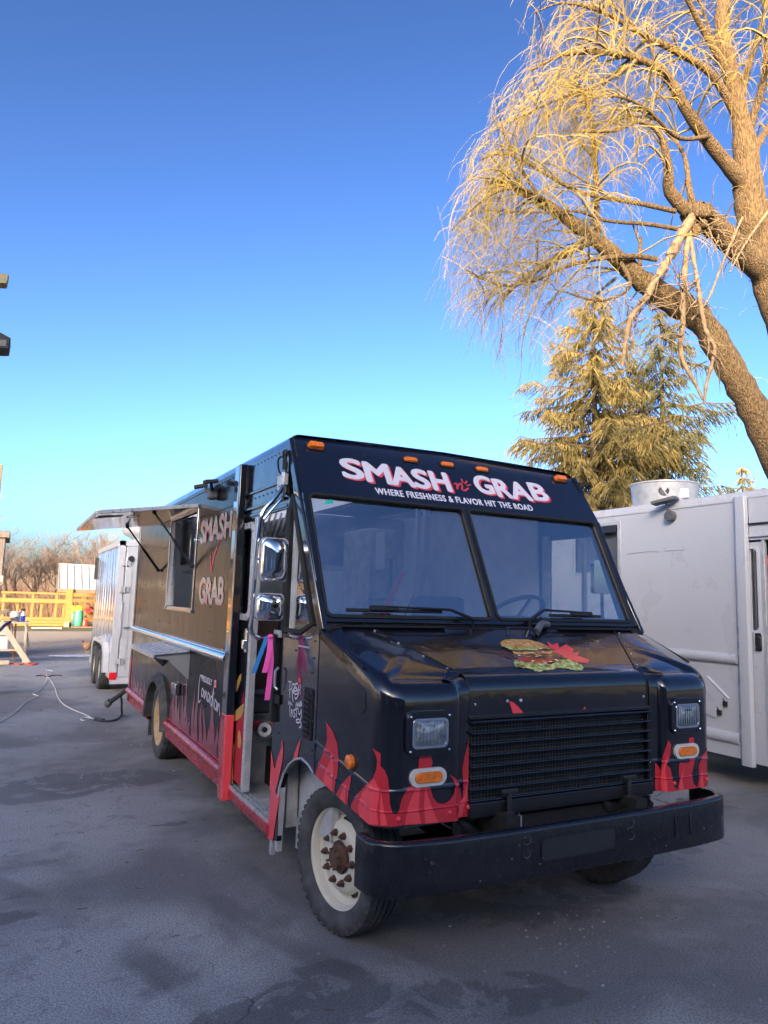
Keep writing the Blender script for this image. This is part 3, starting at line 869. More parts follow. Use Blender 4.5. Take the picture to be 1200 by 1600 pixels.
# --- burger and maple leaf print on the hood
HP, HNn = (XC, 3.57, 1.575), (0, -0.23, 0.5)
hoodn = V(HNn).normalized()
def hood_poly(poly, off):
    return [atp(x, y, HP, HNn) + hoodn*off for x, y in poly]
def jag(poly, amp, n=3, seed=1):
    r = random.Random(seed); out = []
    for i in range(len(poly)):
        a = V((*poly[i], 0)); c = V((*poly[(i+1) % len(poly)], 0))
        for k in range(n):
            p = a.lerp(c, k/n); out.append((p.x + r.uniform(-amp, amp), p.y + r.uniform(-amp, amp)))
    return out
SEED = M('printed highlight', (0.75,0.62,0.38), 0.3, var=0.1)
BUN = M('printed bun', (0.40,0.17,0.04), 0.25, col2=(0.62,0.38,0.12), scale=38, coat=0.5, thresh=(0.42,0.6))
PATTY = M('printed patty', (0.05,0.02,0.012), 0.25, col2=(0.30,0.12,0.06), scale=45, coat=0.5, thresh=(0.45,0.65))
LETT = M('printed lettuce', (0.10,0.26,0.03), 0.25, col2=(0.60,0.60,0.22), scale=42, coat=0.5, thresh=(0.4,0.6))
CHEE = M('printed cheese', (0.62,0.36,0.08), 0.25, var=0.2, scale=20, coat=0.5)
TOMA = M('printed tomato', (0.35,0.03,0.02), 0.25, var=0.4, scale=30, coat=0.5)
prints = [
 ('leaf_print', RED2, c6([(385,150),(410,165),(432,155),(440,178),(470,162),(505,185),(498,200),(530,196),(520,213),(575,232),(568,246),(500,242),(470,225),(420,210),(395,180)]), 0, 0.0012),
 ('burger_print', LETT, jag(c6([(235,238),(270,228),(300,240),(400,250),(470,228),(515,240),(548,265),(540,280),(440,270),(400,276),(340,286),(290,270),(245,262)]), 1.3, 4, 2), 0, 0.0020),
 ('burger_print', TOMA, jag(c6([(250,222),(300,218),(420,222),(450,232),(400,248),(300,244),(255,236)]), 0.9, 3, 5), 0, 0.0026),
 ('burger_print', PATTY, jag(c6([(232,212),(280,205),(420,200),(455,212),(450,228),(380,228),(290,224),(240,224)]), 0.9, 3, 3), 0, 0.0032),
 ('burger_print', CHEE, jag(c6([(228,198),(300,196),(415,190),(400,206),(355,204),(345,220),(320,206),(240,210)]), 0.5, 2, 4), 0, 0.0038),
 ('burger_print', PATTY, jag(c6([(222,186),(280,180),(380,176),(420,184),(410,196),(330,200),(240,200)]), 0.9, 3, 7), 0, 0.0044),
 ('burger_print', LETT, jag(c6([(172,162),(215,172),(300,176),(390,176),(400,186),(300,190),(225,188),(185,176)]), 1.0, 4, 8), 0, 0.0050),
 ('burger_print', BUN, jag(c6([(172,158),(195,144),(240,141),(300,144),(355,158),(385,172),(392,184),(330,182),(240,180),(190,174)]), 0.35, 2, 6), 0, 0.0056)]
rs_ = random.Random(9)
for k in range(26):
    x0, y0 = rs_.uniform(205,370), rs_.uniform(146,168)
    if y0 < 146 + abs(x0-260)*0.11: continue
    prints.append(('burger_print', SEED, c6([(x0-3,y0),(x0,y0-1.3),(x0+3,y0),(x0,y0+1.3)]), 0, 0.0064))
for k in range(30):
    x0, y0 = rs_.uniform(240,540), rs_.uniform(236,272)
    prints.append(('burger_print', rs_.choice((SEED,PATTY,TOMA,LETT)), jag(c6([(x0-9,y0),(x0,y0-3),(x0+10,y0),(x0,y0+3)]), 0.5, 2, k), 0, 0.0058 + 0.0001*k))
for k in range(22):
    x0, y0 = rs_.uniform(225,430), rs_.uniform(184,226)
    prints.append(('burger_print', rs_.choice((SEED,BUN,CHEE,TOMA,PATTY)), jag(c6([(x0-9,y0),(x0,y0-2),(x0+10,y0),(x0,y0+2)]), 0.4, 2, k+50), 0, 0.0092 + 0.0001*k))
PB = {}
for nme, mt, poly, _, off in prints:
    b = PB.setdefault((nme, mt), MB()); b.flat([[(x, y) for x, y in poly]], lambda x, y: atp(x, y, HP, HNn) + hoodn*off)
for (nme, mt), b in PB.items(): b.build(nme, mt, T, recalc=False)

# --- headlamps and turn signals on both fenders
LENS = glass('lamp lens glass', (0.95,0.96,0.97), 0.06, rough=0.03, bump=0.3)
LAMPIN = M('lamp reflector', (0.93,0.94,0.95), 0.2, 0.2, var=0.05, scale=40, bump=1.0, bscale=24, bdist=0.05)
for sgn in (-1, 1):
    hx = XC - 0.012 + sgn*0.872; yf = 2.928; hz = 1.092
    b = MB(); b.prism([rrect(hx-0.130, hz-0.102, hx+0.130, hz+0.100, 0.05, 6), rrect(hx-0.093, hz-0.063, hx+0.093, hz+0.063, 0.025, 6)], lambda a, c: (a, yf-0.020, c), (0, 0.03, 0))
    hl = b.build('headlamp', BLACK, T, bevel=0.008)
    b = MB(); b.prism([rrect(hx-0.098, hz-0.068, hx+0.098, hz+0.068, 0.026, 6), rrect(hx-0.086, hz-0.056, hx+0.086, hz+0.056, 0.018, 6)], lambda a, c: (a, yf-0.024, c), (0, 0.012, 0))
    b.build('rim', CHROME, hl, bevel=0.003)
    b = MB(); rows = []
    for k in range(7):
        f = k/6; sc = 1-0.55*f**1.5
        rows.append([V((hx + (x-hx)*sc, yf-0.019 + 0.016*f, hz + (z-hz)*sc)) for x, z in rrect(hx-0.088, hz-0.058, hx+0.088, hz+0.058, 0.02, 4)])
    for r in rows: r.append(r[0])
    b.grid(rows); b.add(rows[-1][:-1], [tuple(range(len(rows[-1])-1))]); b.build('reflector', LAMPIN, hl, smooth=True)
    b = MB(); rows = []
    nx, nz = 14, 10
    for i in range(nz+1):
        rows.append([V((hx - 0.088 + 0.176*j/nx, yf - 0.023 - 0.014*(1-(2*j/nx-1)**2)*(1-(2*i/nz-1)**2), hz - 0.058 + 0.116*i/nz)) for j in range(nx+1)])
    b.grid(rows); b.build('lens', LENS, hl, smooth=True, recalc=False)
    b = MB()
    for i in range(9): 
        x = hx-0.075+0.15*i/8; b.box((x-0.0012, yf-0.021, hz-0.052), (x+0.0012, yf-0.0195, hz+0.052))
    b.box((hx-0.02, yf-0.034, hz+0.03), (hx+0.02, yf-0.018, hz+0.036))
    b.build('lens_fluting', LENS, hl, recalc=False)
    b = MB()
    for a, c in ((-0.105,-0.078),(0.105,-0.078),(-0.105,0.078),(0.105,0.078)): b.ball((hx+a, yf-0.021, hz+c), 0.006, n=6, m=4)
    b.build('screws', CHROME, hl, kind='stuff')
    sz_ = 0.892; 
    b = MB(); b.prism([rrect(hx-0.098, sz_-0.040, hx+0.098, sz_+0.040, 0.039, 7), rrect(hx-0.076, sz_-0.024, hx+0.076, sz_+0.024, 0.0235, 7)], lambda a, c: (a, yf-0.016, c), (0, 0.022, 0))
    ts = b.build('turn_signal', M('pale bezel', (0.55,0.54,0.5), 0.45, var=0.1) if sgn < 0 else MATS['pale bezel'], T, bevel=0.005)
    b = MB(); lp = rrect(hx-0.077, sz_-0.025, hx+0.077, sz_+0.025, 0.024, 6); n = len(lp)
    b.add([V((a, yf-0.004, c)) for a, c in lp] + [V((hx+(a-hx)*0.93, yf-0.024, sz_+(c-sz_)*0.85)) for a, c in lp], [(i, (i+1) % n, n+(i+1) % n, n+i) for i in range(n)] + [tuple(n+i for i in range(n))])
    b.build('lens', AMBER, ts, smooth=True, angle=50)
# round side marker
mk = at(552, 1190, 0, XC-1.136)
b = MB(); b.lathe([(0.0,-0.002),(0.052,-0.002),(0.055,0.004),(0.048,0.012),(0.038,0.012),(0.034,0.006)], mk, (-1,-0.05,0), 24)
sm = b.build('side_marker', MATTE, T, smooth=True, angle=40)
b = MB(); b.lathe([(0.036,0.006),(0.034,0.03),(0.024,0.036),(0.0,0.038)], mk, (-1,-0.05,0), 20); b.build('lens', AMBER, sm, smooth=True)
# --- cab side: header above the door, front lower panel with arch, pillar, quarter window
b = MB()
b.prism([[(5.07,2.66),(5.07,2.255),(4.10,2.255),(4.165,2.40),(4.19,2.66)]], lambda a, c: (XL, a, c), (0.03,0,0))
hd = b.build('header_panel', BLACK, T)
b = MB(); b.box((XL-0.012, 4.20, 2.425), (XL+0.002, 5.08, 2.445)); b.build('drip_rail', BLACK, hd, bevel=0.004)
b = MB(); b.box((XL-0.020, 4.20, 2.31), (XL+0.002, 5.08, 2.33)); b.box((XL-0.006, 4.16, 2.262), (XL+0.004, 5.08, 2.285)); b.build('drip_rail', BLACK, hd, bevel=0.004)
b = MB()
for i in range(9): b.ball((XL-0.001, 4.30+0.09*i, 2.39), 0.006, n=6, m=4)
for i in range(12): b.ball((XL-0.001, 4.22+0.075*i, 2.635), 0.005, n=6, m=4)
b.build('rivets', BLACK, hd, kind='stuff')
WA = [(3.565,0.79),(3.64,0.82),(3.74,0.832),(3.84,0.805),(3.93,0.76),(4.01,0.69),(4.06,0.61),(4.085,0.545)]
b = MB(); b.prism([[(3.565,1.555)] + WA + [(4.075,0.30),(4.215,0.275),(4.235,0.60),(4.24,1.47),(4.13,1.485),(3.84,1.485),(3.66,1.548)]], lambda a, c: (XL, a, c), (0.03,0,0))
lowp = b.build('door_jamb_panel', SATIN if False else BLACK, T)
b = MB(); b.tube([(XL-0.002, y, z) for y, z in WA], 0.006, 6); b.build('arch_edge', GALV, lowp, smooth=True)
# red corner piece at the foot of the jamb
b = MB(); b.prism([[(4.085,0.545),(4.05,0.56),(4.10,0.40),(4.13,0.285),(4.22,0.27),(4.215,0.46),(4.205,0.60)]], lambda a, c: (XL-0.006, a, c), (0.005,0,0)); b.build('corner_plate', RED2, lowp, bevel=0.003)
# flames on the jamb
cj = lambda l: [at(340+x/4, 1000+y/4, 0, XL-0.003) for x, y in l]
for poly in ([(335,690),(342,730),(352,790),(358,805),(366,770),(380,720),(396,680),(402,615),(411,680),(408,730),(400,780),(390,830),(377,890),(365,930),(358,965),(330,960),(325,900),(331,800)],
             [(470,755),(478,715),(490,680),(505,645),(521,614),(512,660),(505,700),(500,746)]):
    p3 = cj(poly); MB().flat([[(p.y, p.z) for p in p3]], lambda a, c: (XL-0.003, a, c)).build('flame_decal', RED2, T, recalc=False)
# louvred vent
b = MB(); b.prism([rrect(3.612, 0.945, 3.728, 1.215, 0.012), rrect(3.626, 0.96, 3.714, 1.20, 0.006)], lambda a, c: (XL-0.008, a, c), (0.01,0,0))
vent = b.build('side_vent', MATTE, T, bevel=0.002)
sl = MB(); sl.prism([[(0,0),(-0.018,-0.012),(-0.018,-0.016),(0,-0.008)]], lambda a, c: (a, 0, c), (0,0.084,0)); lm = sl.mesh('louvre', SATIN)
for i in range(8): inst(lm, 'louvre', vent, V((XL-0.001, 3.628, 1.190-0.029*i)) - OFF[T])
b = MB(); b.box((XL-0.004, 3.62, 0.95), (XL-0.002, 3.72, 1.21)); b.build('backing', MATTE, vent)
# small hinge & screws on the jamb
b = MB()
for y, z in ((3.62,1.47),(3.62,1.38),(3.64,1.30),(3.78,1.47),(3.9,1.40),(4.0,1.47),(3.60,1.05),(3.6,0.9),(4.12,1.2),(4.12,0.9)): b.ball((XL-0.002, y, z), 0.006, n=6, m=4)
b.build('rivets', SATIN, T, kind='stuff')
b = MB(); b.box((XL-0.006,3.70,1.425),(XL,3.85,1.433)); b.tube([(XL-0.02,4.13,1.28),(XL-0.035,4.14,1.26),(XL-0.035,4.14,1.17),(XL-0.02,4.13,1.15)], 0.008, 6); b.build('grab_hook', ALU, T)
b = MB(); b.box((XL-0.03, 4.19, 0.95), (XL+0.03, 4.245, 1.46)); b.box((XL-0.02,4.12,1.06),(XL,4.19,1.12)); b.build('door_seal', MATTE, T, bevel=0.01)
# quarter window
QW = [(3.66,1.555),(3.84,1.495),(4.13,1.492),(4.14,2.25),(4.10,2.33),(4.06,2.33)]
qf = lambda a, c: (XL-0.004, a, c)
inner = [(3.715,1.563),(3.85,1.522),(4.09,1.520),(4.10,2.20),(4.075,2.26)]
b = MB(); b.prism([QW, inner], qf, (0.03,0,0)); q = b.build('quarter_window', MATTE, T, bevel=0.003)
b = MB(); b.flat([inner], lambda a, c: (XL+0.012, a, c)); b.build('pane', GLASSC, q, recalc=False)
b = MB(); b.box((XL+0.0,4.00,1.52),(XL+0.015,4.035,2.2)); b.build('mullion', GALV, q); 
b = MB(); b.tube([(XL+0.03,3.93,1.58),(XL+0.03,3.93,1.62),(XL+0.035,3.94,1.95),(XL+0.03,3.96,2.0)], 0.006, 6); b.build('grab_bar', ALU, q, smooth=True)
# A pillar
b = MB(); b.bar((XL+0.012, 3.545, 1.52), (XL+0.012, 4.205, 2.69), 0.035, 0.07, (0,-1,0.5)); b.build('pillar', BLACK, T, bevel=0.008)
b = MB(); b.bar((XR-0.012, 3.545, 1.52), (XR-0.012, 4.205, 2.69), 0.035, 0.07, (0,-1,0.5)); b.build('pillar', BLACK, T, bevel=0.008)
b = MB(); b.box((XL+0.0, 4.14, 1.46), (XL+0.03, 4.185, 2.26)); b.build('door_post', MATTE, T, bevel=0.004)
# B pillar: black rail with red foot
b = MB(); b.prism([[(XL-0.055,5.07),(XL-0.055,5.20),(XL-0.03,5.235),(XL,5.24),(XL,5.06)]], lambda a, c: (a, c, 0.86), (0,0,1.81)); bp = b.build('door_rail_pillar', BLACK, T, bevel=0.006)
b = MB(); b.prism([[(XL-0.056,5.068),(XL-0.056,5.20),(XL-0.031,5.237),(XL,5.242),(XL,5.058)]], lambda a, c: (a, c, 0.275), (0,0,0.585)); b.build('red_foot', RED2, bp, bevel=0.006)

# --- sliding door, pushed half open
XD = XL + 0.012
D = empty('sliding_door', (XL, 4.95, 0.4), parent=T)
dwin = rrect(4.865, 1.56, 5.20, 2.20, 0.05, 5)
b = MB(); b.prism([[(4.80,0.42),(5.30,0.42),(5.30,2.26),(4.80,2.26)], dwin], lambda a, c: (XD, a, c), (0.03,0,0)); b.build('panel', BLACK, D)
b = MB(); b.prism([rrect(4.835,1.53,5.25,2.23,0.07,6), rrect(4.885,1.575,5.2,2.185,0.05,6)], lambda a, c: (XD-0.012, a, c), (0.015,0,0)); b.build('window_frame', ALU, D, bevel=0.005)
b = MB(); b.flat([dwin], lambda a, c: (XD+0.01, a, c)); b.build('window_pane', GLASSD, D, recalc=False)
b = MB(); b.box((XD-0.012, 4.775, 0.40), (XD+0.035, 4.83, 2.27)); ed = b.build('edge_strip', GALV, D, bevel=0.003)
b = MB()
for i in range(14): b.ball((XD-0.013, 4.802, 0.5+0.075*i), 0.005, n=6, m=4)
b.build('screws', STEEL, ed, kind='stuff')
b = MB(); b.prism([rrect(4.86,1.31,4.955,1.475,0.03)], lambda a, c: (XD-0.014, a, c), (0.015,0,0)); hd_ = b.build('handle', CHROME, D, bevel=0.008)
b = MB(); b.box((XD-0.03,4.885,1.33),(XD-0.012,4.93,1.40)); b.build('latch', CHROME, hd_, bevel=0.008)
# printed flames and fries on the door
b = MB(); b.flat([[(4.835,0.425),(5.05,0.425),(5.05,0.80),(5.02,0.9),(4.98,0.85),(4.95,0.98),(4.9,1.05),(4.87,1.0),(4.84,1.1)]], lambda a, c: (XD-0.002, a, c)); b.build('flame_print', RED3, D, recalc=False)
FRY = M('printed fries', (0.42,0.22,0.05), 0.25, col2=(0.62,0.42,0.14), scale=14, coat=0.5, stretch=(1,5,1))
b = MB()
for pl in ([(95,360),(108,290),(135,225),(149,208),(147,250),(122,320),(100,350)], [(98,290),(105,240),(122,205),(120,235),(104,285)], [(92,480),(108,445),(165,395),(164,440),(150,480),(120,505),(95,508)], [(94,470),(92,440),(108,385),(110,430)],
           [(78,900),(80,760),(90,670),(100,636),(106,660),(97,760),(96,900)], [(128,670),(127,600),(133,563),(143,575),(150,640),(143,680)]):
    p3 = [at(340+x/4, 1000+y/4, 0, XD-0.003) for x, y in pl]
    MB().flat([[(p.y, p.z) for p in p3]], lambda a, c: (XD-0.004, a, c)).build('fries_print', FRY, D, recalc=False)


# --- step well and sill
b = MB(); b.box((XL+0.005, 4.22, 0.345), (2.02, 5.14, 0.365)); b.build('step_floor', DULLALU, T)
b = MB(); b.box((XL+0.05, 5.10, 0.36), (2.02, 5.13, 0.80)); b.box((1.99, 4.22, 0.36), (2.02, 5.13, 0.80)); b.box((XL+0.06,4.1,0.36),(2.02,4.13,0.9)); ri = b.build('step_riser', DULLALU, T)
b = MB(); b.box((XL+0.05, 5.075, 0.675), (2.02, 5.11, 0.70)); b.build('nosing', ALU, ri, bevel=0.004)
b = MB()
for i in range(5): b.box((XL-0.012+0.016*i, 4.22, 0.35), (XL-0.002+0.016*i, 5.07, 0.385 - (0.008 if i % 2 else 0)))
b.build('threshold', ALU, T)
b = MB(); b.prism([[(XL-0.016,0.36),(XL-0.020,0.31),(XL-0.008,0.285),(XL+0.02,0.28),(XL+0.02,0.36)]], lambda a, c: (a, 4.21, c), (0,1.03,0)); b.build('sill', REDSK, T, bevel=0.004)
# --- long skirt rail: rounded bead over a red valance
def skirt(y0, y1):
    b = MB(); pr = [(XL, 0.465)] + [(XL - 0.038*math.sin(R_(a)) - 0.004, 0.43 + 0.036*math.cos(R_(a))) for a in range(0, 181, 20)] + [(XL-0.006, 0.392), (XL-0.006, 0.30), (XL+0.02, 0.288), (XL+0.02, 0.465)]
    b.prism([pr], lambda a, c: (a, y0, c), (0, y1-y0, 0))
    return b.build('skirt_rail', REDSK, T, smooth=True, angle=30)
skirt(5.243, 7.385); skirt(8.465, 9.95)
b = MB(); b.box((XL-0.003, 5.25, 0.478), (XL, 7.385, 0.484)); b.box((XL-0.003, 8.46, 0.478), (XL, 9.94, 0.484)); b.build('skirt_trim', RED2, T)
# chrome rub rail
b = MB(); pr = [(XL, 1.272)] + [(XL - 0.042*math.sin(R_(a)) - 0.003, 1.233 + 0.034*math.cos(R_(a))) for a in range(0, 181, 15)] + [(XL, 1.194)]
b.prism([pr], lambda a, c: (a, 5.29, c), (0, 4.62, 0)); rub = b.build('rub_rail', CHROME, T, smooth=True, angle=30)
b = MB()
for i in range(52): b.ball((XL-0.002, 5.32+0.088*i, 1.283), 0.005, n=6, m=4)
b.build('rivets', CHROME, rub, kind='stuff')
# rivet rows on the wall
b = MB()
for i in range(58):
    y = 5.3+0.08*i; b.ball((XL-0.001, y, 2.625), 0.006, n=6, m=4)
for i in range(24): b.ball((XL-0.001, 5.3+0.055*i, 2.40 - (0.0 if i % 2 else 0.004)), 0.005, n=6, m=4)
rnd = random.Random(3)
for i in range(40):
    y = 5.35 + 0.55*(i % 9); z = 0.6 + 0.2*rnd.randint(0, 9); b.ball((XL-0.001, y + rnd.choice((0,0.03)), z), 0.006, n=6, m=4)
b.build('rivets', SIDEBLK, side, kind='stuff')
b = MB(); b.box((XL-0.006, 9.86, 0.30), (XL+0.01, 9.965, 2.70)); ct = b.build('corner_trim', BLACK, T, bevel=0.004)
b = MB(); b.box((XL-0.009, 9.855, 0.47), (XL+0.012, 9.97, 0.86)); b.build('red_foot', RED3, ct, bevel=0.004)

# --- faint flames along the rear wall
rnd = random.Random(11)
b = MB(); b2 = MB()
def tongue(b, y0, wdt, h, lean, off):
    L = []; Rr = []
    for k in range(9):
        t = k/8; ww = wdt*(1-t)**0.8*0.5; cy = y0 + lean*t*t + 0.03*math.sin(5*t+y0*7)
        L.append((cy-ww, 0.485+h*t)); Rr.append((cy+ww, 0.485+h*t))
    vs = [V((XL-off, a, c)) for a, c in L] + [V((XL-off, a, c)) for a, c in Rr]
    b.add(vs, [(i, i+1, 10+i, 9+i) for i in range(8)])
y = 5.36
while y < 9.75:
    if not (7.2 < y < 8.55):
        h = rnd.uniform(0.18, 0.5) if y < 7.3 else rnd.uniform(0.12, 0.25)
        tongue(b, y, rnd.uniform(0.09, 0.16), h, rnd.uniform(-0.1, 0.1), 0.0015 + 0.00008*(y*10 % 7))
        if rnd.random() < 0.5: tongue(b2, y+0.01, 0.05, h*0.6, rnd.uniform(-0.05, 0.05), 0.0022)
    y += rnd.uniform(0.09, 0.16)
b.build('flame_decal', RED3, side, recalc=False)

# --- service window: frame, support, hatch
b = MB(); b.prism([[(6.56,1.535),(7.84,1.535),(7.84,2.50),(6.56,2.50)], WIN], lambda a, c: (XL-0.008, a, c), (0.05,0,0)); sw = b.build('service_window_frame', STEEL, T, bevel=0.003)
b = MB(); b.box((XL+0.0, 7.60, 1.58), (XL+0.03, 7.79, 2.46)); b.build('sliding_pane_frame', GALV, sw, bevel=0.003)
b = MB(); b.box((XL+0.05, 6.6, 1.555), (XL+0.35, 7.8, 1.575)); b.build('inner_counter', STEEL, sw)
for y, z in ((6.585,1.545),(7.8,1.55),(6.585,2.2)):
    b = MB(); b.tube([(XL-0.02,y,z),(XL-0.005,y,z)], 0.018, 10); b.build('clasp', CHROME, sw, smooth=True)
# hatch hinged along its top edge
HA = V((XL-0.01, 6.56, 2.505)); HB = V((0.62, 6.56, 2.372)); HEND = 8.62
H = empty('serving_hatch', (XL, 7.6, 2.5), parent=T)
hd3 = (HB-HA); hn = V((hd3.z, 0, -hd3.x)).normalized()
b = MB(); b.prism([[(0,0),(hd3.length,0),(hd3.length,HEND-6.56),(0,HEND-6.56)]], lambda a, c: HA + hd3.normalized()*a + V((0,c,0)), -hn*0.006); b.build('underside_sheet', M('mirror polished sheet', (0.16,0.16,0.165), 0.1, 1.0, var=0.05, bump=0.08, bscale=3, bdist=0.03), H)
b = MB(); b.prism([[(0,0),(hd3.length,0),(hd3.length,HEND-6.56),(0,HEND-6.56)]], lambda a, c: HA + hd3.normalized()*a + V((0,c,0)) + hn*0.028, -hn*0.022); b.build('top_sheet', BLACK, H, bevel=0.002)
b = MB()
e = hd3.normalized()
for p, q_ in ((HA, HB), (HB, HB+V((0,HEND-6.56,0))), (HA+V((0,HEND-6.56,0)), HB+V((0,HEND-6.56,0)))):
    b.bar(p + hn*0.012, q_ + hn*0.012, 0.02, 0.034, hn)
b.build('edge_frame', ALU, H, bevel=0.003)
b = MB()
for k in range(6):
    yy = 6.9 + 0.3*k; pp = HA + e*0.25; b.bar(V((pp.x, yy, pp.z)) - hn*0.008, V((pp.x, yy, pp.z)) + e*0.5 - hn*0.008, 0.02, 0.008, hn)

# label stickers on the underside
b = MB()
for a0, a1, c0, c1 in ((0.62,0.84,0.15,0.22),(0.62,0.86,0.27,0.33),(0.72,0.85,0.08,0.12)):
    b.flat([[(a0,c0),(a1,c0),(a1,c1),(a0,c1)]], lambda a, c: HA + e*a + V((0,c+0.1,0)) - hn*0.008)
b.flat([[ (p[0], p[1]) for p in ellipse(0.5,0.5,0.06,0.16)], [ (p[0], p[1]) for p in ellipse(0.5,0.5,0.05,0.14)]], lambda a, c: HA + e*a + V((0,c,0)) - hn*0.008)
b.build('label_sticker', MATTE, H, recalc=False)
for y in (6.62, 8.3):
    p0 = HA + e*0.38 + V((0,y-6.56,-0.02)); p1 = V((XL-0.02, y+ (0.0), 1.96))
    b = MB(); b.tube([p0, p0.lerp(p1,0.55)], 0.009, 8); b.tube([p0.lerp(p1,0.5), p1], 0.014, 8); b.ball(p0, 0.02, n=8, m=5); b.ball(p1, 0.02, n=8, m=5); b.build('gas_strut', MATTE, T, smooth=True)
# tops of two work lights beyond the hatch
b = MB(); b.box((1.28, 8.2, 2.60), (1.46, 8.36, 2.635)); b.box((1.36,8.26,2.54),(1.40,8.30,2.60)); b.build('work_light', PLASTIC, T, bevel=0.006)

# --- fold-down counter with tread plate bracket
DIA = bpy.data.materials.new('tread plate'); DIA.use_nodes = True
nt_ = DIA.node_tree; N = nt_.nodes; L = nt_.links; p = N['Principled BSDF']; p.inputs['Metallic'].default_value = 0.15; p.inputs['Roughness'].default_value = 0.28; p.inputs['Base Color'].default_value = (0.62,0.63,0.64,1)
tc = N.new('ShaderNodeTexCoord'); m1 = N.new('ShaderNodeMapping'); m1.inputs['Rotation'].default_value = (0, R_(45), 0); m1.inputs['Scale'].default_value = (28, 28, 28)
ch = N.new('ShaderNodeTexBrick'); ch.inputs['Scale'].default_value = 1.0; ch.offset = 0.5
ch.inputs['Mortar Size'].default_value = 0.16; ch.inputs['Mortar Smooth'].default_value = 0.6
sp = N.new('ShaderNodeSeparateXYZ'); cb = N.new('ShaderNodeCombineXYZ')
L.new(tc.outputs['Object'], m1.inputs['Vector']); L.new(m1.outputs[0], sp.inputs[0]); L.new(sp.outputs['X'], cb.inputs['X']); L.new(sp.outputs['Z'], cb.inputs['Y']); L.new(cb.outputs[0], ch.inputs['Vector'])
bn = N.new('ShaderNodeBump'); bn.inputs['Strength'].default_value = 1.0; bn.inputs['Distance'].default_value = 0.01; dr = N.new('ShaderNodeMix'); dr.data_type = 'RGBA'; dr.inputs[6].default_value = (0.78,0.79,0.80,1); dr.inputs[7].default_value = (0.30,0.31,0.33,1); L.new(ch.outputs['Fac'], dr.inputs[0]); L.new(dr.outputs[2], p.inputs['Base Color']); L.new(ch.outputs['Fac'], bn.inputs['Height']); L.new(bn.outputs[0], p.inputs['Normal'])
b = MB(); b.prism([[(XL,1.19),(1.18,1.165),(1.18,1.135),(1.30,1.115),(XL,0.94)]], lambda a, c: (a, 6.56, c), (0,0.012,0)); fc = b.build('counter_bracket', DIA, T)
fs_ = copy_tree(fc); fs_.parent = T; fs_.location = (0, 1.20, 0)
b = MB(); b.prism([[(XL-0.004,1.195),(1.165,1.168),(1.165,1.128),(1.175,1.128),(1.178,1.158),(XL-0.004,1.185)]], lambda a, c: (a, 6.54, c), (0,1.26,0)); ctr = b.build('serving_counter', ALU, T, bevel=0.002)
b = MB()
for k in range(7): 
    f = (k+0.5)/7; x = XL + (1.165-XL)*f; z = 1.1965 + (1.1695-1.195)*f; b.box((x-0.003, 6.56, z-0.003), (x+0.003, 7.78, z+0.0025))
b.build('rib', ALU, ctr)
b = MB()
for i in range(15): b.ball((XL-0.006, 6.6+0.085*i, 1.2), 0.006, n=6, m=4)
b.build('rivets', ALU, ctr, kind='stuff')

# --- side lettering and script
b = MB(); b2 = MB()
def side_text(b, s, y0, y1, z0, z1, bold, off, shear=0.0):
    vs, fs = text_tris(s, bold)
    b.add([V((XL-off, y0 + (y1-y0)*x, z0 + (z1-z0)*y)) for x, y in vs], fs)
for s, y0, y1, z0, z1 in (('SMASH',6.42,5.42,2.16,2.36),('GRAB',6.33,5.54,1.63,1.845)):
    side_text(b2, s, y0-0.012, y1-0.012, z0-0.012, z1-0.012, 0.02, 0.002)
    for q_, (ey, ez) in enumerate(((0,0),(0.014,0),(-0.014,0),(0,0.008),(0,-0.008))): side_text(b, s, y0+ey, y1+ey, z0+ez, z1+ez, 0.0, 0.0035+0.0001*q_)
b.build('lettering', WHITELD, side, recalc=False)
sf = lambda a, c: V((XL-0.003, -a, c))
for pts, ww in (([(-6.02,2.05),(-5.98,1.90),(-5.93,1.97),(-5.86,2.06),(-5.80,2.10)], 0.03), ([(-5.79,2.12),(-5.74,2.18)], 0.022)):
    stroke(b2, [(p.x, p.y) for p in smooth_path([(x, y, 0) for x, y in pts], 4)], sf, ww)
b2.build('lettering', REDDOT, side, recalc=False)
b = MB()
side_text(b, 'PROUDLY', 6.06, 5.72, 0.985, 1.035, 0.02, 0.003)
scr = [[(0.12,0.78),(0.06,0.88),(0.0,0.75),(-0.02,0.3),(0.02,0.02),(0.10,0.1)],
       [(0.25,0.42),(0.17,0.5),(0.14,0.32),(0.20,0.25),(0.26,0.45),(0.26,0.25)],
       [(0.31,0.48),(0.31,0.22),(0.36,0.45),(0.40,0.4),(0.41,0.2)],
       [(0.54,0.4),(0.47,0.46),(0.45,0.26),(0.5,0.2),(0.56,0.42),(0.56,0.18)],
       [(0.69,0.35),(0.61,0.4),(0.6,0.2),(0.66,0.16),(0.71,0.75),(0.70,0.15)],
       [(0.76,0.38),(0.76,0.12)], [(0.76,0.52),(0.765,0.55)],
       [(0.88,0.3),(0.82,0.36),(0.80,0.14),(0.86,0.1),(0.90,0.32),(0.90,0.08)],
       [(0.93,0.32),(0.93,0.06),(0.98,0.3),(1.02,0.24),(1.04,0.0)]]
for st in scr:
    pts = [(-(6.13) + 0.66*x, 0.80 + 0.26*y) for x, y in st]
    stroke(b, [(p.x, p.y) for p in smooth_path([(x, y, 0) for x, y in pts], 4)] if len(pts) > 2 else pts, sf, 0.013)
b.build('lettering', WHITEL, side, recalc=False)
b = MB(); b.flat([[(5.66,0.985),(5.58,0.985),(5.58,1.04),(5.66,1.04)]], lambda a, c: (XL-0.003, a, c)); fl_ = b.build('flag_sticker', WHITEL, side, recalc=False)
b = MB()
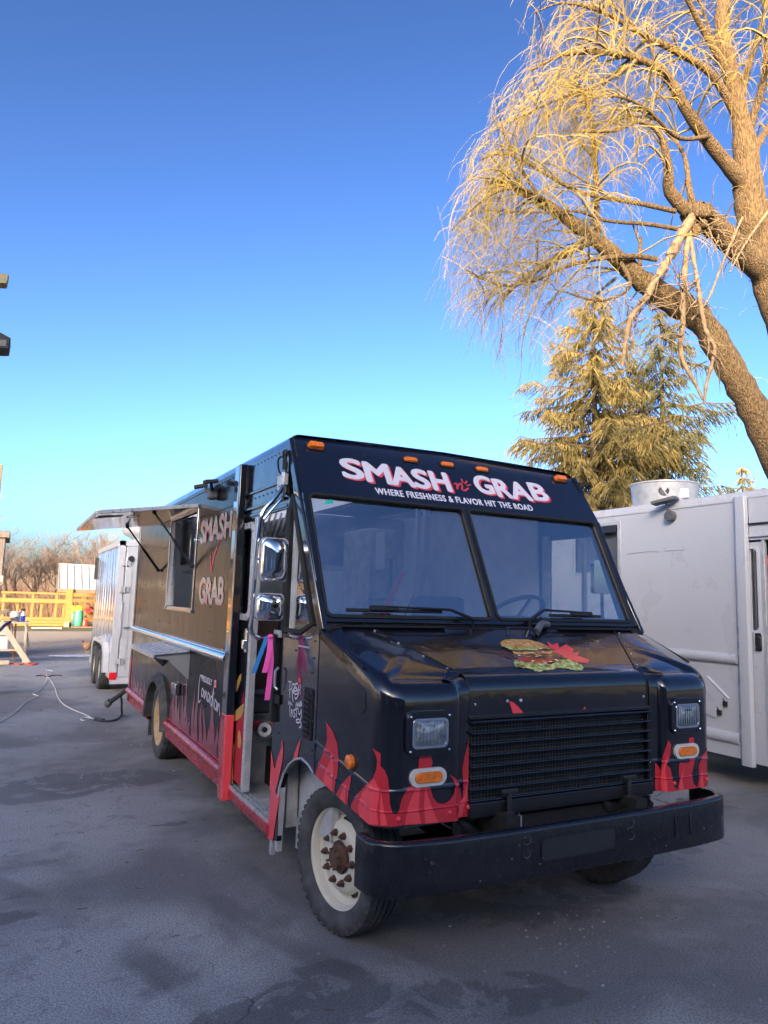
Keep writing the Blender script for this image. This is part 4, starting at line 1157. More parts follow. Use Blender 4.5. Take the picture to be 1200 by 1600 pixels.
for y0, y1 in ((5.66,5.64),(5.60,5.58)): b.flat([[(y0,0.985),(y1,0.985),(y1,1.04),(y0,1.04)]], lambda a, c: (XL-0.004, a, c))
b.flat([ellipse(5.62,1.012,0.012,0.018,8)], lambda a, c: (XL-0.004, a, c)); b.build('flag_print', REDDOT, fl_, recalc=False)
# hand lettered "fresh and tasty" on the jamb
def hand(strokes, ox, oy):
    for st in strokes:
        pts = [at(380+x/10, 1020+y/10, 0, XL-0.003) for x, y in st]
        pts = smooth_path(pts, 4) if len(pts) > 2 else pts
        stroke(b, [(-p.y, p.z) for p in pts], lambda a, c: V((XL-0.003, -a, c)), 0.0085)
b = MB()
hand([[(710,450),(760,455)],[(735,455),(728,560),(728,690)],[(715,580),(760,560)],
      [(765,490),(762,600),(780,765)],[(762,500),(800,490),(795,560),(765,600)],[(770,600),(810,660)],
      [(800,600),(838,590),(825,545),(798,570),(800,640),(845,640)],
      [(850,490),(825,480),(820,520),(850,580),(855,670),(820,720),(805,690)],
      [(868,510),(862,660)],[(892,500),(888,650)],[(862,590),(892,575)],
      [(822,850),(832,780),(848,845)],[(826,815),(846,812)],[(856,845),(858,775),(878,840),(880,770)],[(892,765),(892,835),(915,810),(908,765),(892,765)],
      [(705,805),(718,765),(745,790),(765,815)],[(735,780),(728,880),(732,985)],
      [(748,1000),(758,880),(775,990)],[(750,945),(772,942)],
      [(812,890),(788,900),(795,940),(812,970),(800,1005),(782,990)],[(815,875),(850,868)],[(832,870),(832,1000)],
      [(862,875),(868,950),(890,950),(908,870)],[(908,870),(905,1000),(880,1080),(840,1090),(830,1050),(870,1040),(900,1090),(905,1150),(875,1168)]], 0, 0)
b.build('lettering', WHITEL, T, recalc=False)
b = MB(); p3 = [at(380+x/10, 1020+y/10, 0, XL-0.003) for x, y in ((868,475),(855,430),(855,395),(866,402),(875,372),(888,392),(902,402),(905,440),(895,470))]
b.flat([[(p.y, p.z) for p in p3]], lambda a, c: (XL-0.003, a, c)); b.build('leaf_print', REDDOT, T, recalc=False)

# side marker and outlet box between wheel and script
b = MB(); b.box((XL-0.05, 6.86, 0.76), (XL, 7.02, 0.87)); mb_ = b.build('outlet_box', STEEL, side, bevel=0.008)
b = MB(); b.box((XL-0.03, 7.08, 0.79), (XL, 7.16, 0.85)); b.build('marker_lens', AMBER, side, bevel=0.01)

# --- twin head security light on the wall top
b = MB(); b.box((XL-0.08, 5.87, 2.50), (XL, 5.98, 2.60)); sl_ = b.build('security_light', GREYPL, T, bevel=0.02)
for dy, dx, tl in ((-0.06,-0.16,0.03),(0.09,-0.16,0.05)):
    b = MB(); p = V((XL-0.06, 5.93+dy, 2.60)); b.tube([p - V((0,0,0.03)), p + V((-0.02,dy*0.4,0.03))], 0.014, 8)
    h = p + V((-0.03, dy*0.9, 0.022)); b.bar(h - V((0.06,-dy*0.5,0.0)), h + V((0.05,dy*0.3,tl*0.6)), 0.075, 0.03, (0,0,1))
    b.build('lamp_head', PLASTIC, sl_, bevel=0.008)

# --- mirror arm with two chrome heads
b = MB()
YM = 4.13
arm = smooth_path([(XL+0.0, 4.22, 2.44), (1.44,4.16,2.36), (1.385,YM,2.29), (1.325,YM,2.215), (1.305,YM,2.12), (1.293,YM,1.9), (1.288,YM,1.6), (1.285,YM,1.52), (1.298,YM,1.475), (1.34,YM,1.455), (1.42,YM+0.02,1.462), (XL,4.18,1.475)], 5)
b.tube(arm, 0.013, 8); arm_o = b.build('mirror_arm', CHROME, T, smooth=True)
b = MB(); ar2 = smooth_path([(XL,4.22,2.36),(1.45,4.17,2.31),(1.36,YM+0.03,2.2),(1.33,YM+0.03,2.13),(1.325,YM+0.03,1.9)], 5); b.tube(ar2, 0.010, 8); b.build('brace', CHROME, arm_o, smooth=True)
b = MB(); b.box((XL-0.03,4.17,2.40),(XL+0.0,4.30,2.47)); b.tube([(XL-0.02,4.2,2.35),(XL-0.02,4.2,2.48)],0.02,8); b.tube([(XL-0.02,4.28,2.37),(XL-0.02,4.28,2.46)],0.014,8); b.box((XL-0.02,4.15,1.455),(XL,4.25,1.50)); b.build('bracket', GALV, arm_o, bevel=0.004)
b = MB(); b.tube(smooth_path([(XL-0.01,4.25,2.47),(1.46,4.27,2.50),(1.44,4.24,2.56),(1.45,4.2,2.58),(XL-0.015,4.17,2.54),(XL-0.015,4.19,2.47)],5),0.006,6); b.ball((XL-0.02,4.2,2.6),0.02,0.02,0.03,8,5); b.tube([(XL-0.02,4.2,2.5),(XL-0.02,4.2,2.6)],0.014,8); b.build('cable_loop', MATTE, arm_o, smooth=True)
for x0, x1, z0, z1, name in ((1.312,1.478,1.795,2.052,'m'),(1.30,1.466,1.563,1.718,'n')):
    b = MB(); rows = []
    for k, (ins, dy) in enumerate(((0.0,0.0),(0.0,-0.014),(0.004,-0.026),(0.013,-0.038),(0.028,-0.050),(0.045,-0.058),(0.062,-0.062),(0.072,-0.063))):
        rows.append([V((a, YM-0.03+dy, c)) for a, c in rrect(x0+ins, z0+ins*(1 if name == 'n' else 1.1), x1-ins*0.7, z1-ins*(0.8 if name == 'n' else 1.2), max(0.012, 0.04-ins*0.35), 5)])
    for r in rows: r.append(r[0])
    b.grid(rows); b.add(rows[-1][:-1], [tuple(range(len(rows[-1])-1))]); mh = b.build('mirror_head', CHROME, T, smooth=True, angle=60)
    b = MB(); b.prism([rrect(x0-0.004, z0-0.004, x1+0.004, z1+0.004, 0.03, 4), rrect(x0+0.008, z0+0.008, x1-0.008, z1-0.008, 0.024, 4)], lambda a, c: (a, YM-0.042, c), (0,0.022,0)); b.build('rim', ALU, mh, bevel=0.004)
    b = MB(); b.flat([rrect(x0+0.004, z0+0.004, x1-0.004, z1-0.004, 0.026, 4)], lambda a, c: (a, YM-0.024, c)); b.build('mirror_glass', CHROME, mh, recalc=False)
    zc = (z0+z1)/2; b = MB(); b.tube([(1.292,YM,zc),(x0+0.03,YM-0.075,zc),(x0+0.05,YM-0.08,zc)], 0.007, 6); b.ball((x1-0.03,YM-0.06,zc), 0.012, n=8, m=5); b.build('clamp', CHROME, mh, smooth=True)
# mirror beyond the driver side
b = MB(); b.tube(smooth_path([(XR,4.16,2.42),(3.98,4.12,2.36),(4.05,4.10,2.2),(4.06,4.10,1.7),(4.05,4.1,1.5),(XR,4.14,1.46)],5),0.013,8); am2 = b.build('mirror_arm', SATIN, T, smooth=True)
b = MB(); b.prism([rrect(3.93,1.80,4.10,2.06,0.03,4)], lambda a, c: (a, 4.05, c), (0,0.04,0)); b.build('mirror_head', CHROME, T, bevel=0.015)

# --- wipers
for a, m_, e_ in (((2.45,0.03),(2.31,0.07),(1.64,0.07)), ((2.88,0.03),(3.02,0.085),(3.51,0.065))):
    b = MB(); b.tube([ws(a[0]-XC, a[1]-0.06, 0.03), ws(a[0]-XC, a[1]-0.02, 0.06), ws(m_[0]-XC, m_[1], 0.055), ws((m_[0]*0.35+e_[0]*0.65)-XC, e_[1]+0.012, 0.05)], [0.011,0.012,0.009,0.006], 7)
    wp = b.build('wiper', SATIN, T, smooth=True)
    b = MB(); mid = (m_[0]*0.35+e_[0]*0.65); s0 = m_[0] + (0.05 if e_[0] > m_[0] else -0.05)
    b.bar(ws(s0-XC, e_[1]-0.004, 0.032), ws(e_[0]-XC, e_[1]-0.006, 0.032), 0.018, 0.014, WN); b.bar(ws(mid-0.09-XC, e_[1]+0.004, 0.042), ws(mid+0.09-XC, e_[1]+0.004, 0.042), 0.03, 0.02, WN)
    b.build('blade', MATTE, wp, bevel=0.003)
b = MB(); b.tube(smooth_path([(2.62,3.40,1.52),(2.63,3.42,1.555),(2.66,3.44,1.56),(2.80,3.44,1.56),(2.84,3.43,1.55),(2.86,3.41,1.52)],5), 0.009, 7); b.build('hood_handle', SATIN, T, smooth=True)
b = MB(); b.tube(smooth_path([(2.86,3.43,1.54),(2.92,3.47,1.575),(2.97,3.50,1.585),(3.03,3.52,1.58)],4), [0.022]*12+[0.018], 8); b.build('wiper_wrap', GREYPL, T, smooth=True)

# --- bumper: channel wrapping round at both ends, with lamp recess and bolts
def bplan():
    pts = [(-1.165, 3.04), (-1.165, 2.97)]
    for k in range(1, 7):
        a = R_(90*k/6); pts.append((-1.165 + 0.20*(1-math.cos(a)), 2.97 - 0.155*math.sin(a)))
    pts += [(-0.8, 2.795), (-0.4, 2.785), (0.4, 2.785), (0.8, 2.795)]
    for k in range(0, 7):
        a = R_(90*(1-k/6)); pts.append((1.165 - 0.17*(1-math.cos(a)), 2.97 - 0.155*math.sin(a)))
    pts += [(1.165, 3.13)]
    return pts
BP = bplan(); BZ0, BZ1 = 0.412, 0.645
rows = []
def brow(u, y, i):
    a = BP[max(i-1,0)]; c = BP[min(i+1,len(BP)-1)]; t = V((c[0]-a[0], c[1]-a[1], 0)).normalized(); n = V((-t.y, t.x, 0))
    out = []
    for ins, z in ((0.03,BZ0+0.001),(0.01,BZ0),(0.003,BZ0+0.003),(0.0,BZ0+0.010),(0.0,BZ1-0.016),(0.003,BZ1-0.006),(0.012,BZ1),(0.045,BZ1-0.001),(0.045,BZ1-0.008),(0.016,BZ1-0.010),(0.011,BZ1-0.02),(0.011,BZ0+0.014),(0.016,BZ0+0.008),(0.03,BZ0+0.007)):
        p = V((XC-0.025+u, y, z)) + n*ins; out.append(p)
    out.append(out[0]); return out
for i, (u, y) in enumerate(BP): rows.append(brow(u, y, i))
b = MB(); b.grid(rows)
for r in (rows[0], rows[-1]): b.add(r[:-1], [tuple(range(len(r)-1))])
bum = b.build('bumper', BUMP_, T, smooth=True, angle=50, weld=0.0003)
b = MB(); x0, x1 = 2.36, 2.84
b.prism([rrect(x0-0.006, 0.482, x1+0.006, 0.596, 0.03), rrect(x0, 0.488, x1, 0.590, 0.025)], lambda a, c: (a, 2.780, c), (0,0.008,0)); b.build('recess_rim', SATIN, bum)
b = MB(); b.flat([rrect(x0, 0.488, x1, 0.590, 0.025)], lambda a, c: (a, 2.7835, c)); b.build('recess', PLASTIC, bum, recalc=False)
b = MB()
for x, z in ((2.27,0.595),(2.27,0.535),(2.95,0.595),(2.95,0.535),(1.75,0.63-0.07),(1.95,0.58)):
    big = x > 2; b.lathe([(0.0,-0.014),(0.013 if big else 0.006,-0.013),(0.018 if big else 0.008,-0.002),(0.022 if big else 0.008,0.0)], (x, 2.784 if big else 2.79, z), (0,-1,0), 8)
b.build('bolt', GREYPL, bum, kind='stuff')
b = MB(); b.box((3.28,2.784,0.48),(3.30,2.790,0.60)); b.box((3.40,2.787,0.48),(3.42,2.793,0.60)); b.build('worn_strip', SATIN, bum, bevel=0.003, kind='stuff')
rnd = random.Random(5); b = MB()
for i in range(55): 
    u = rnd.uniform(-1.0, 1.0); z = rnd.uniform(BZ0+0.03, BZ1-0.03); b.ball((XC+u, 2.786 + (0.01 if abs(u) > 0.7 else -0.001), z), rnd.choice((0.001,0.0012,0.0015,0.002,0.0035)), n=5, m=3)
b.build('paint_chips', M('bare speck', (0.25,0.25,0.26), 0.7), bum, kind='stuff')

# --- chassis: frame rails, axles, springs, fuel and radiator bits
b = MB()
for x in (2.25, 3.11): b.box((x-0.04, 2.86, 0.50), (x+0.04, 9.6, 0.68))
for y in (3.0, 5.2, 6.5, 8.8): b.box((2.25, y, 0.53), (3.11, y+0.09, 0.64))
b.build('frame_rail', GRIME, T)
b = MB(); b.tube([(1.75, 3.47, 0.39), (3.6, 3.47, 0.39)], 0.055, 10); b.build('axle', GRIME, T)
b = MB(); b.tube([(1.75, RWY, 0.39), (3.6, RWY, 0.39)], 0.07, 10); b.ball((XC, RWY, 0.40), 0.2, n=12, m=8); b.build('axle', GRIME, T, smooth=True)
b = MB()
for x in (2.2, 3.15):
    for k in range(4): b.box((x-0.035, 3.0+0.1*k, 0.43+0.012*k), (x+0.035, 4.0-0.1*k, 0.44+0.012*k))
b.build('leaf_spring', GRIME, T)
b = MB(); b.box((2.12, 3.12, 0.52), (3.24, 3.2, 1.1)); b.box((2.5,3.05,0.55),(2.95,3.12,0.66)); b.build('radiator', GREYPL, T)
b = MB(); b.tube([(2.39,3.0,0.56),(2.39,3.0,0.64)], 0.016, 8); b.tube([(2.39,3.0,0.64),(2.39,3.0,0.70)], 0.006, 8); b.build('fitting', ALU, T)
b = MB(); b.tube(smooth_path([(2.95,3.05,0.72),(3.0,3.0,0.62),(3.08,3.05,0.58),(3.15,3.1,0.68)],5),0.03,8); b.tube(smooth_path([(2.0,3.1,0.7),(2.1,3.02,0.6),(2.2,3.1,0.55)],5),0.02,8); b.build('hose', MATTE, T, smooth=True)
b = MB(); b.box((1.62, 3.60, 0.42), (1.66, 4.10, 0.86)); b.box((1.62,4.08,0.24),(1.95,4.11,0.9)); b.box((1.52, 3.58, 0.80), (2.1, 4.1, 0.84)); b.build('wheel_house', GALV, T)
b = MB(); b.bar((XL+0.02, 4.10, 0.24),(XL+0.02, 4.08, 0.70), 0.03, 0.04, (0,1,0)); b.bar((XL+0.01, 4.17, 0.20),(XL+0.01, 4.15, 0.40), 0.03, 0.03, (0,1,0)); b.build('mud_flap_bracket', GALV, T)
b = MB(); b.box((XL+0.02, 8.45, 0.12), (1.85, 8.47, 0.5)); b.build('mud_flap', RUBBER, T)
b = MB(); b.box((1.75,4.2,0.36),(3.7,9.5,0.62)); b.box((1.62,5.2,0.30),(2.2,7.1,0.62)); b.build('underbody_tank', GRIME, T)
# inner wheel housing of the rear arch and flare
ro = arch(RWY+0.06, 0.34, 0.53, 0.50, 0, 0, 16); ri_ = arch(RWY+0.06, 0.34, 0.46, 0.43, 0, 0, 16)
b = MB(); n = len(ro)
vs = [V((XL-0.055, y, z)) for y, z in ri_] + [V((XL-0.06, y, z)) for y, z in [(RWY+0.06+(a-RWY-0.06)*0.97, 0.34+(c-0.34)*0.97) for a, c in ro]] + [V((XL, y, z)) for y, z in [(RWY+0.06+(a-RWY-0.06)*1.06, 0.34+(c-0.34)*1.06) for a, c in ro]] + [V((XL+0.1, y, z)) for y, z in ri_]
b.add(vs, [(k*n+i, k*n+i+1, (k+1)*n+i+1, (k+1)*n+i) for k in range(2) for i in range(n-1)] + [(i+1, i, 3*n+i, 3*n+i+1) for i in range(n-1)])
b.build('wheel_arch_flare', RUBBER, T, smooth=True, angle=50)
b = MB(); b.grid([[V((XL+0.03, y, z)) for y, z in ro], [V((2.05, y, z)) for y, z in ro]]); b.add([V((2.05,y,z)) for y, z in ro], [tuple(range(len(ro)))]); b.build('wheel_house', GRIME, T)

# --- wheels
def tyre_mesh(Rr, wdt, rr):
    h = wdt/2; prof = [(rr, -h*0.72), (rr+0.012, -h*0.86), (rr+0.04, -h*0.97), (rr+(Rr-rr)*0.5, -h), (Rr-0.04, -h*0.985), (Rr-0.018, -h*0.93), (Rr-0.004, -h*0.80)]
    for k, g in enumerate((-0.62,-0.58,-0.3,-0.26,0.0,0.04,0.3,0.34,0.62,0.66)): pass
    tread = []
    for g in (-0.52,-0.17,0.17,0.52):
        tread += [(Rr, h*(g-0.045)), (Rr-0.011, h*(g-0.035)), (Rr-0.011, h*(g+0.035)), (Rr, h*(g+0.045))]
    prof = prof + tread + [(r, -x) for r, x in reversed(prof)]
    b = MB(); b.lathe(prof, (0,0,0), (1,0,0), 56)
    # shoulder lugs
    for s in (-1, 1):
        for i in range(48):
            a = 2*math.pi*i/48; c, sn = math.cos(a), math.sin(a)
            t = V((0, -sn, c)); r = V((0, c, sn))
            p = r*(Rr-0.016) + V((s*h*0.80,0,0)); b.bar(p - t*0.012 , p + t*0.012, h*0.28, 0.019, r)
    return b.mesh('tyre', RUBBER, smooth=True, angle=40)
def rim_mesh_front(mat, rr):
    b = MB()
    b.lathe([(rr+0.012,-0.085),(rr+0.014,-0.078),(rr-0.004,-0.072),(rr-0.012,-0.062),(rr-0.02,-0.03),(rr-0.045,-0.012),(rr-0.06,-0.015),(0.175,-0.045),(0.155,-0.055),(0.10,-0.058),(0.085,-0.05)], (0,0,0), (1,0,0), 48)
    b.lathe([(rr+0.0,-0.075),(rr-0.03,0.0),(rr+0.0,0.09)], (0,0,0), (1,0,0), 48)
    return b.mesh('rim', mat, smooth=True, angle=35)
def hub_mesh():
    b = MB(); b.lathe([(0.085,-0.052),(0.082,-0.07),(0.064,-0.08),(0.060,-0.098),(0.042,-0.108),(0.0,-0.110)], (0,0,0), (1,0,0), 24)
    for i in range(8):
        a = 2*math.pi*(i+0.5)/8; b.tube([(-0.085,0.056*math.cos(a),0.056*math.sin(a)),(-0.118,0.056*math.cos(a),0.056*math.sin(a))],0.008,6)
    return b.mesh('hub', RUST, smooth=True, angle=40)
def nut_mesh():
    b = MB(); b.lathe([(0.021,-0.05),(0.020,-0.062),(0.016,-0.064),(0.015,-0.078),(0.008,-0.080),(0.008,-0.090),(0.0,-0.091)], (0,0,0), (1,0,0), 6)
    return b.mesh('nut', RUST)
def hole_mesh():
    b = MB(); b.prism([ellipse(0,0,0.032,0.020,14)], lambda a, c: (-0.036, a, c), (0.004,0,0)); return b.mesh('hand_hole', MATTE)
TYF = tyre_mesh(0.36, 0.215, 0.247)
TY, RI, HU, NU, HO = tyre_mesh(0.39, 0.225, 0.255), rim_mesh_front(CREAM, 0.255), hub_mesh(), nut_mesh(), hole_mesh()
def front_wheel(c, rz, flip):
    wroot = bpy.data.objects.new('wheel', None); COL.objects.link(wroot); wroot.parent = T; wroot.location = V(c) - OFF[T]
    wroot.rotation_euler = (0, 0, rz + (math.pi if flip else 0))
    inst(TYF, 'tyre', wroot, (0,0,0), (R_(11),0,0)); inst(RI, 'rim', wroot, (0,0,0), (0,0,0), (1,0.97,0.97)); inst(HU, 'hub', wroot, (0,0,0), (0,0,0), (0.9,0.85,0.85))
    for i in range(10):
        a = 2*math.pi*i/10; inst(NU, 'nut', wroot, (0.0, 0.122*math.cos(a), 0.122*math.sin(a)))
    for i in range(5):
        a = 2*math.pi*(i+0.3)/5; inst(HO, 'hand_hole', wroot, (0.012, 0.182*math.cos(a), 0.182*math.sin(a)), (a+math.pi/2, 0, R_(0)))
front_wheel((1.70, 3.55, 0.36), R_(10), False)
front_wheel((3.46, 3.53, 0.36), R_(10), True)
def rim_rear():
    b = MB(); rr = 0.255
    b.lathe([(rr+0.012,-0.105),(rr+0.014,-0.098),(rr-0.004,-0.09),(rr-0.015,-0.05),(rr-0.03,0.02),(rr-0.05,0.06),(0.16,0.075),(0.11,0.07),(0.105,0.04),(0.08,-0.03),(0.07,-0.04),(0.0,-0.042)], (0,0,0), (1,0,0), 40)
    return b.mesh('rim', RUSTW, smooth=True, angle=40)
RR = rim_rear()
for x, fl_p in ((1.605, False), (1.875, None), (3.725, True), (3.485, None)):
    wroot = bpy.data.objects.new('wheel', None); COL.objects.link(wroot); wroot.parent = T; wroot.location = V((x, RWY, 0.39)) - OFF[T]
    wroot.rotation_euler = (0, 0, math.pi if fl_p else 0)
    inst(TY, 'tyre', wroot, (0,0,0), (R_(5),0,0))
    if fl_p is not None:
        inst(RR, 'rim', wroot, (0,0,0))
        inst(HU, 'hub', wroot, (0.05,0,0), (0,0,0), (1,0.9,0.9))
        for i in range(5):
            a = 2*math.pi*(i+0.3)/5; inst(HO, 'hand_hole', wroot, (0.098, 0.195*math.cos(a), 0.195*math.sin(a)), (a+math.pi/2, 0, 0))
        for i in range(8):
            a = 2*math.pi*i/8; inst(NU, 'nut', wroot, (0.115, 0.135*math.cos(a), 0.135*math.sin(a)))

# --- cab interior seen through the glass and the open door
INT = M('dark cab lining', (0.035,0.037,0.042), 0.7, var=0.2)
MB().box((XL+0.04, 9.2, 2.60), (XR-0.04, 9.9, 2.62)).build('ceiling_lining', LIGHTIN, T)
b = MB(); b.box((1.55, 3.62, 1.44), (3.80, 4.0, 1.50)); b.box((1.55, 3.6, 0.8), (1.58, 3.98, 1.5)); b.box((1.58,3.60,0.8),(3.80,3.66,1.45)); b.prism([[(3.62,1.50),(4.0,1.50),(3.95,1.57),(3.75,1.59)]], lambda a, c: (2.85, a, c), (0.95,0,0)); b.build('dashboard', INT, T, bevel=0.02)
b = MB(); cw = V((3.40, 4.32, 1.64)); axw = V((0,0.55,0.84)).normalized(); a1 = V((1,0,0)); a2 = axw.cross(a1)
ring = [cw + (a1*math.cos(2*math.pi*i/32) + a2*math.sin(2*math.pi*i/32))*0.22 for i in range(33)]
b.tube(ring, 0.016, 8, cap=False)
for an in (20, 160, 270): b.tube([cw - axw*0.04, cw + (a1*math.cos(R_(an)) + a2*math.sin(R_(an)))*0.22], 0.012, 6)
b.tube([cw - axw*0.04, cw - axw*0.5], 0.03, 8); b.build('steering_wheel', PLASTIC, T, smooth=True)
b = MB(); b.box((3.05,4.75,0.95),(3.55,5.25,1.12)); b.box((3.05,5.2,1.1),(3.55,5.32,1.75)); b.box((3.1,4.8,0.8),(3.5,5.2,0.95)); b.build('driver_seat', INT, T, bevel=0.05)
b = MB(); b.tube([(2.98,5.6,1.2),(3.02,5.2,1.75)],0.012,6); b.bar((2.62,5.3,1.25),(3.02,5.4,1.95),0.01,0.05,(0,0,1)); b.build('seat_belt', RED2, T)
MB().box((XR-0.07,4.55,0.8),(XR-0.05,9.85,2.6)).build('inner_lining', LIGHTIN, T)
MB().box((XL+0.05,8.0,0.8),(XL+0.07,9.85,2.6)).box((XL+0.05,5.3,0.8),(XL+0.07,6.5,2.6)).build('inner_lining', LIGHTIN, T)
MB().box((XL+0.06,9.84,0.8),(XR-0.06,9.86,2.6)).build('inner_lining', LIGHTIN, T)
# fridge with a sheet of paper, pale trims, work bench, hood
b = MB(); b.box((2.98, 6.0, 0.8), (3.27, 6.6, 2.38)); fr_ = b.build('fridge', STEEL if False else DULLALU, T, bevel=0.015)
b = MB(); b.box((2.98, 5.985, 1.70), (3.27, 5.995, 1.72)); b.box((3.20,5.97,1.8),(3.22,5.99,2.1)); b.build('handle', GREYPL, fr_)
b = MB(); p = [at(x, y, 1, 5.985) for x, y in ((588,832),(601,831),(601,889),(586,891))]; b.add(p, [(0,1,2,3)]); b.build('paper_notice', PAPER, fr_, recalc=False)
b = MB(); p = [at(x, y, 1, 5.982) for x, y in ((582,948),(616,948),(616,954),(582,954))]; b.add(p, [(0,1,2,3)]); b.build('red_strip', RED2, fr_, recalc=False)
b = MB(); b.box((3.44, 5.9, 0.8), (3.48, 5.94, 2.6)); b.box((3.54,5.92,0.8),(3.60,5.96,2.6)); b.build('partition_post', LIGHTIN, T)
b = MB(); b.box((1.56, 6.0, 0.8), (2.2, 6.55, 1.35)); b.box((1.56,8.3,0.8),(3.8,9.0,1.5)); b.build('work_bench', STEEL, T, bevel=0.01)
b = MB(); b.box((3.1, 6.7, 0.8), (3.8, 8.2, 1.55)); b.box((2.6,6.8,2.05),(3.8,8.3,2.58)); b.build('cooking_range', STEEL, T, bevel=0.01)
b = MB(); b.box((1.60, 7.35, 2.0), (1.95, 7.8, 2.5)); b.box((1.62,7.3,1.92),(1.95,7.75,1.94)); b.build('order_printer', STEEL, T, bevel=0.01)
b = MB()
for k in range(9): b.bar((2.30+0.055*k, 6.9, 2.56), (2.22+0.055*k, 6.9, 2.26), 0.02, 0.012, (0,1,0))
b.build('hood_baffle', STEEL, T)
b = MB(); b.box((1.72, 5.45, 0.8), (1.92, 5.75, 1.62)); b.build('locker', M('brown locker', (0.10,0.045,0.03), 0.55), T, bevel=0.01)
b = MB(); b.box((1.60, 5.16, 0.85), (1.80, 5.32, 0.98)); b.box((1.58,5.15,0.975),(1.82,5.34,1.0)); b.build('battery_box', GREYPL, T, bevel=0.01)
b = MB(); b.tube(smooth_path([(1.75,4.9,0.8),(1.78,4.9,1.1),(1.76,4.88,1.3),(1.8,4.86,1.5)],4),0.012,6); b.box((1.74,4.86,1.0),(1.79,4.9,1.16)); b.build('door_lever', PLASTIC, T)
b = MB(); b.tube([(1.60,4.30,0.85),(1.60,4.30,1.75)],0.014,8); b.tube([(1.60,4.30,1.75),(1.75,4.5,1.75)],0.014,8); b.build('grab_rail', ALU, T, smooth=True)
# driver side window
b = MB(); b.flat([[(3.72,1.62),(4.46,1.62),(4.46,2.22),(3.98,2.22)]], lambda a, c: (XR-0.015, a, c)); b.build('side_window_pane', GLASSC, T, recalc=False)
b = MB(); b.box((XR-0.04,4.05,1.62),(XR-0.01,4.075,2.22)); b.box((XR-0.05,4.44,1.58),(XR-0.03,4.52,2.26)); b.box((XR-0.06,4.9,0.8),(XR-0.04,5.0,2.6)); b.build('window_divider', GALV, T)

# --- things hanging on or lying in the truck
def ribbon(name, mat, pts, wdt, label, group=None):
    b = MB(); pts = smooth_path(pts, 5); L = []; Rr = []
    for i, p in enumerate(pts):
        wv = V((0.45,-0.88,0)).normalized()
        wv = V((0.97,-0.2,0)) * (wdt/2)
        L.append(p - wv); Rr.append(p + wv)
    b.grid([L, Rr]); o = b.build(name, mat, recalc=False, solid=0.0015); tag(o, label, 'ribbon', group); return o
PINK = M('pink ribbon cloth', (0.85,0.10,0.42), 0.75, var=0.06)
BLUE = M('blue ribbon cloth', (0.015,0.20,0.50), 0.75, var=0.06)
ribbon('ribbon', BLUE, [(1.375,4.09,1.47),(1.358,4.085,1.42),(1.325,4.08,1.33),(1.30,4.075,1.255)], 0.026, 'blue ribbon tied to the mirror arm beside the open truck door', 'ribbons on the mirror arm')
PT = empty('ribbon', (1.40,4.1,1.46), 'bright pink ribbon hanging in two long tails from the truck mirror arm', 'ribbon', 'ribbons on the mirror arm')
for pts in ([(1.393,4.085,1.46),(1.395,4.075,1.40),(1.40,4.07,1.33),(1.397,4.07,1.22),(1.388,4.07,1.10)], [(1.393,4.08,1.465),(1.388,4.07,1.39),(1.375,4.065,1.32),(1.36,4.06,1.26)]):
    b = MB(); pp = smooth_path(pts, 5); wv = V((0.97,-0.2,0))*0.0155; b.grid([[p-wv for p in pp],[p+wv for p in pp]]); b.build('tail', PINK, PT, recalc=False, solid=0.0015)
b = MB(); b.ball((1.394,4.08,1.468),0.02,0.016,0.014,8,5); b.build('knot', PINK, PT, smooth=True)
rl = empty('tape_roll', (1.70,5.08,0.72), 'white roll with a red cloth lying on the step edge in the truck doorway', 'roll')
b = MB(); b.lathe([(0.022,-0.06),(0.048,-0.06),(0.05,-0.05),(0.05,0.05),(0.048,0.06),(0.022,0.06)], (1.70,5.02,0.745), (0.25,1,-0.35), 18, closed=True); b.build('roll', M('white roll', (0.7,0.7,0.72), 0.6), rl, smooth=True)
b = MB(); rows = []
for i in range(5): rows.append([V((1.60+0.045*j, 5.06+0.012*i, 0.80 + 0.018*math.sin(j*1.3+i) - 0.012*i)) for j in range(5)])
b.grid(rows); b.build('cloth', RED2, rl, smooth=True, solid=0.01)
# ------------------------------------------------------------------ WHITE STEP VAN
WX = 6.40
W = empty('white_step_van', (WX+1.2, 6.0, 0), 'plain white step van parked beside the black food truck, round exhaust fan on its roof', 'van')
b = MB(); b.prism([[(4.62,0.42),(10.5,0.42),(10.5,2.82),(4.62,2.82)], [(6.19,2.12),(6.95,2.12),(6.95,2.70),(6.19,2.70)]], lambda a, c: (WX, a, c), (0.03,0,0)); ws_ = b.build('side_wall', WHITEP, W)
b = MB(); b.box((WX+2.37,3.0,0.42),(WX+2.4,10.5,2.82)); b.build('side_wall', WHITEP, W)
b = MB(); b.box((WX,10.5,0.42),(WX+2.4,10.53,2.82)); b.build('rear_wall', WHITEP, W)
prf = [(WX, 2.82)] + [(WX + 0.09*(1-math.cos(R_(a))), 2.82 + 0.085*math.sin(R_(a))) for a in (15,30,45,60,75,90)] + [(WX+0.6,2.925),(WX+1.2,2.935)]
prf += [(2*WX+2.4-x, z) for x, z in reversed(prf[:-1])]
b = MB(); b.grid([[V((x, y, z)) for x, z in prf] for y in (3.1, 5, 7.5, 10.53)]); b.grid([[V((x,3.1,z)) for x, z in prf],[V((x,3.02,2.75)) for x, z in prf]]); b.build('roof', WHITEP, W, smooth=True, angle=30)
b = MB(); b.box((WX-0.008,4.515,2.795),(WX,10.5,2.822)); b.build('gutter', WHITEP, W, bevel=0.004)
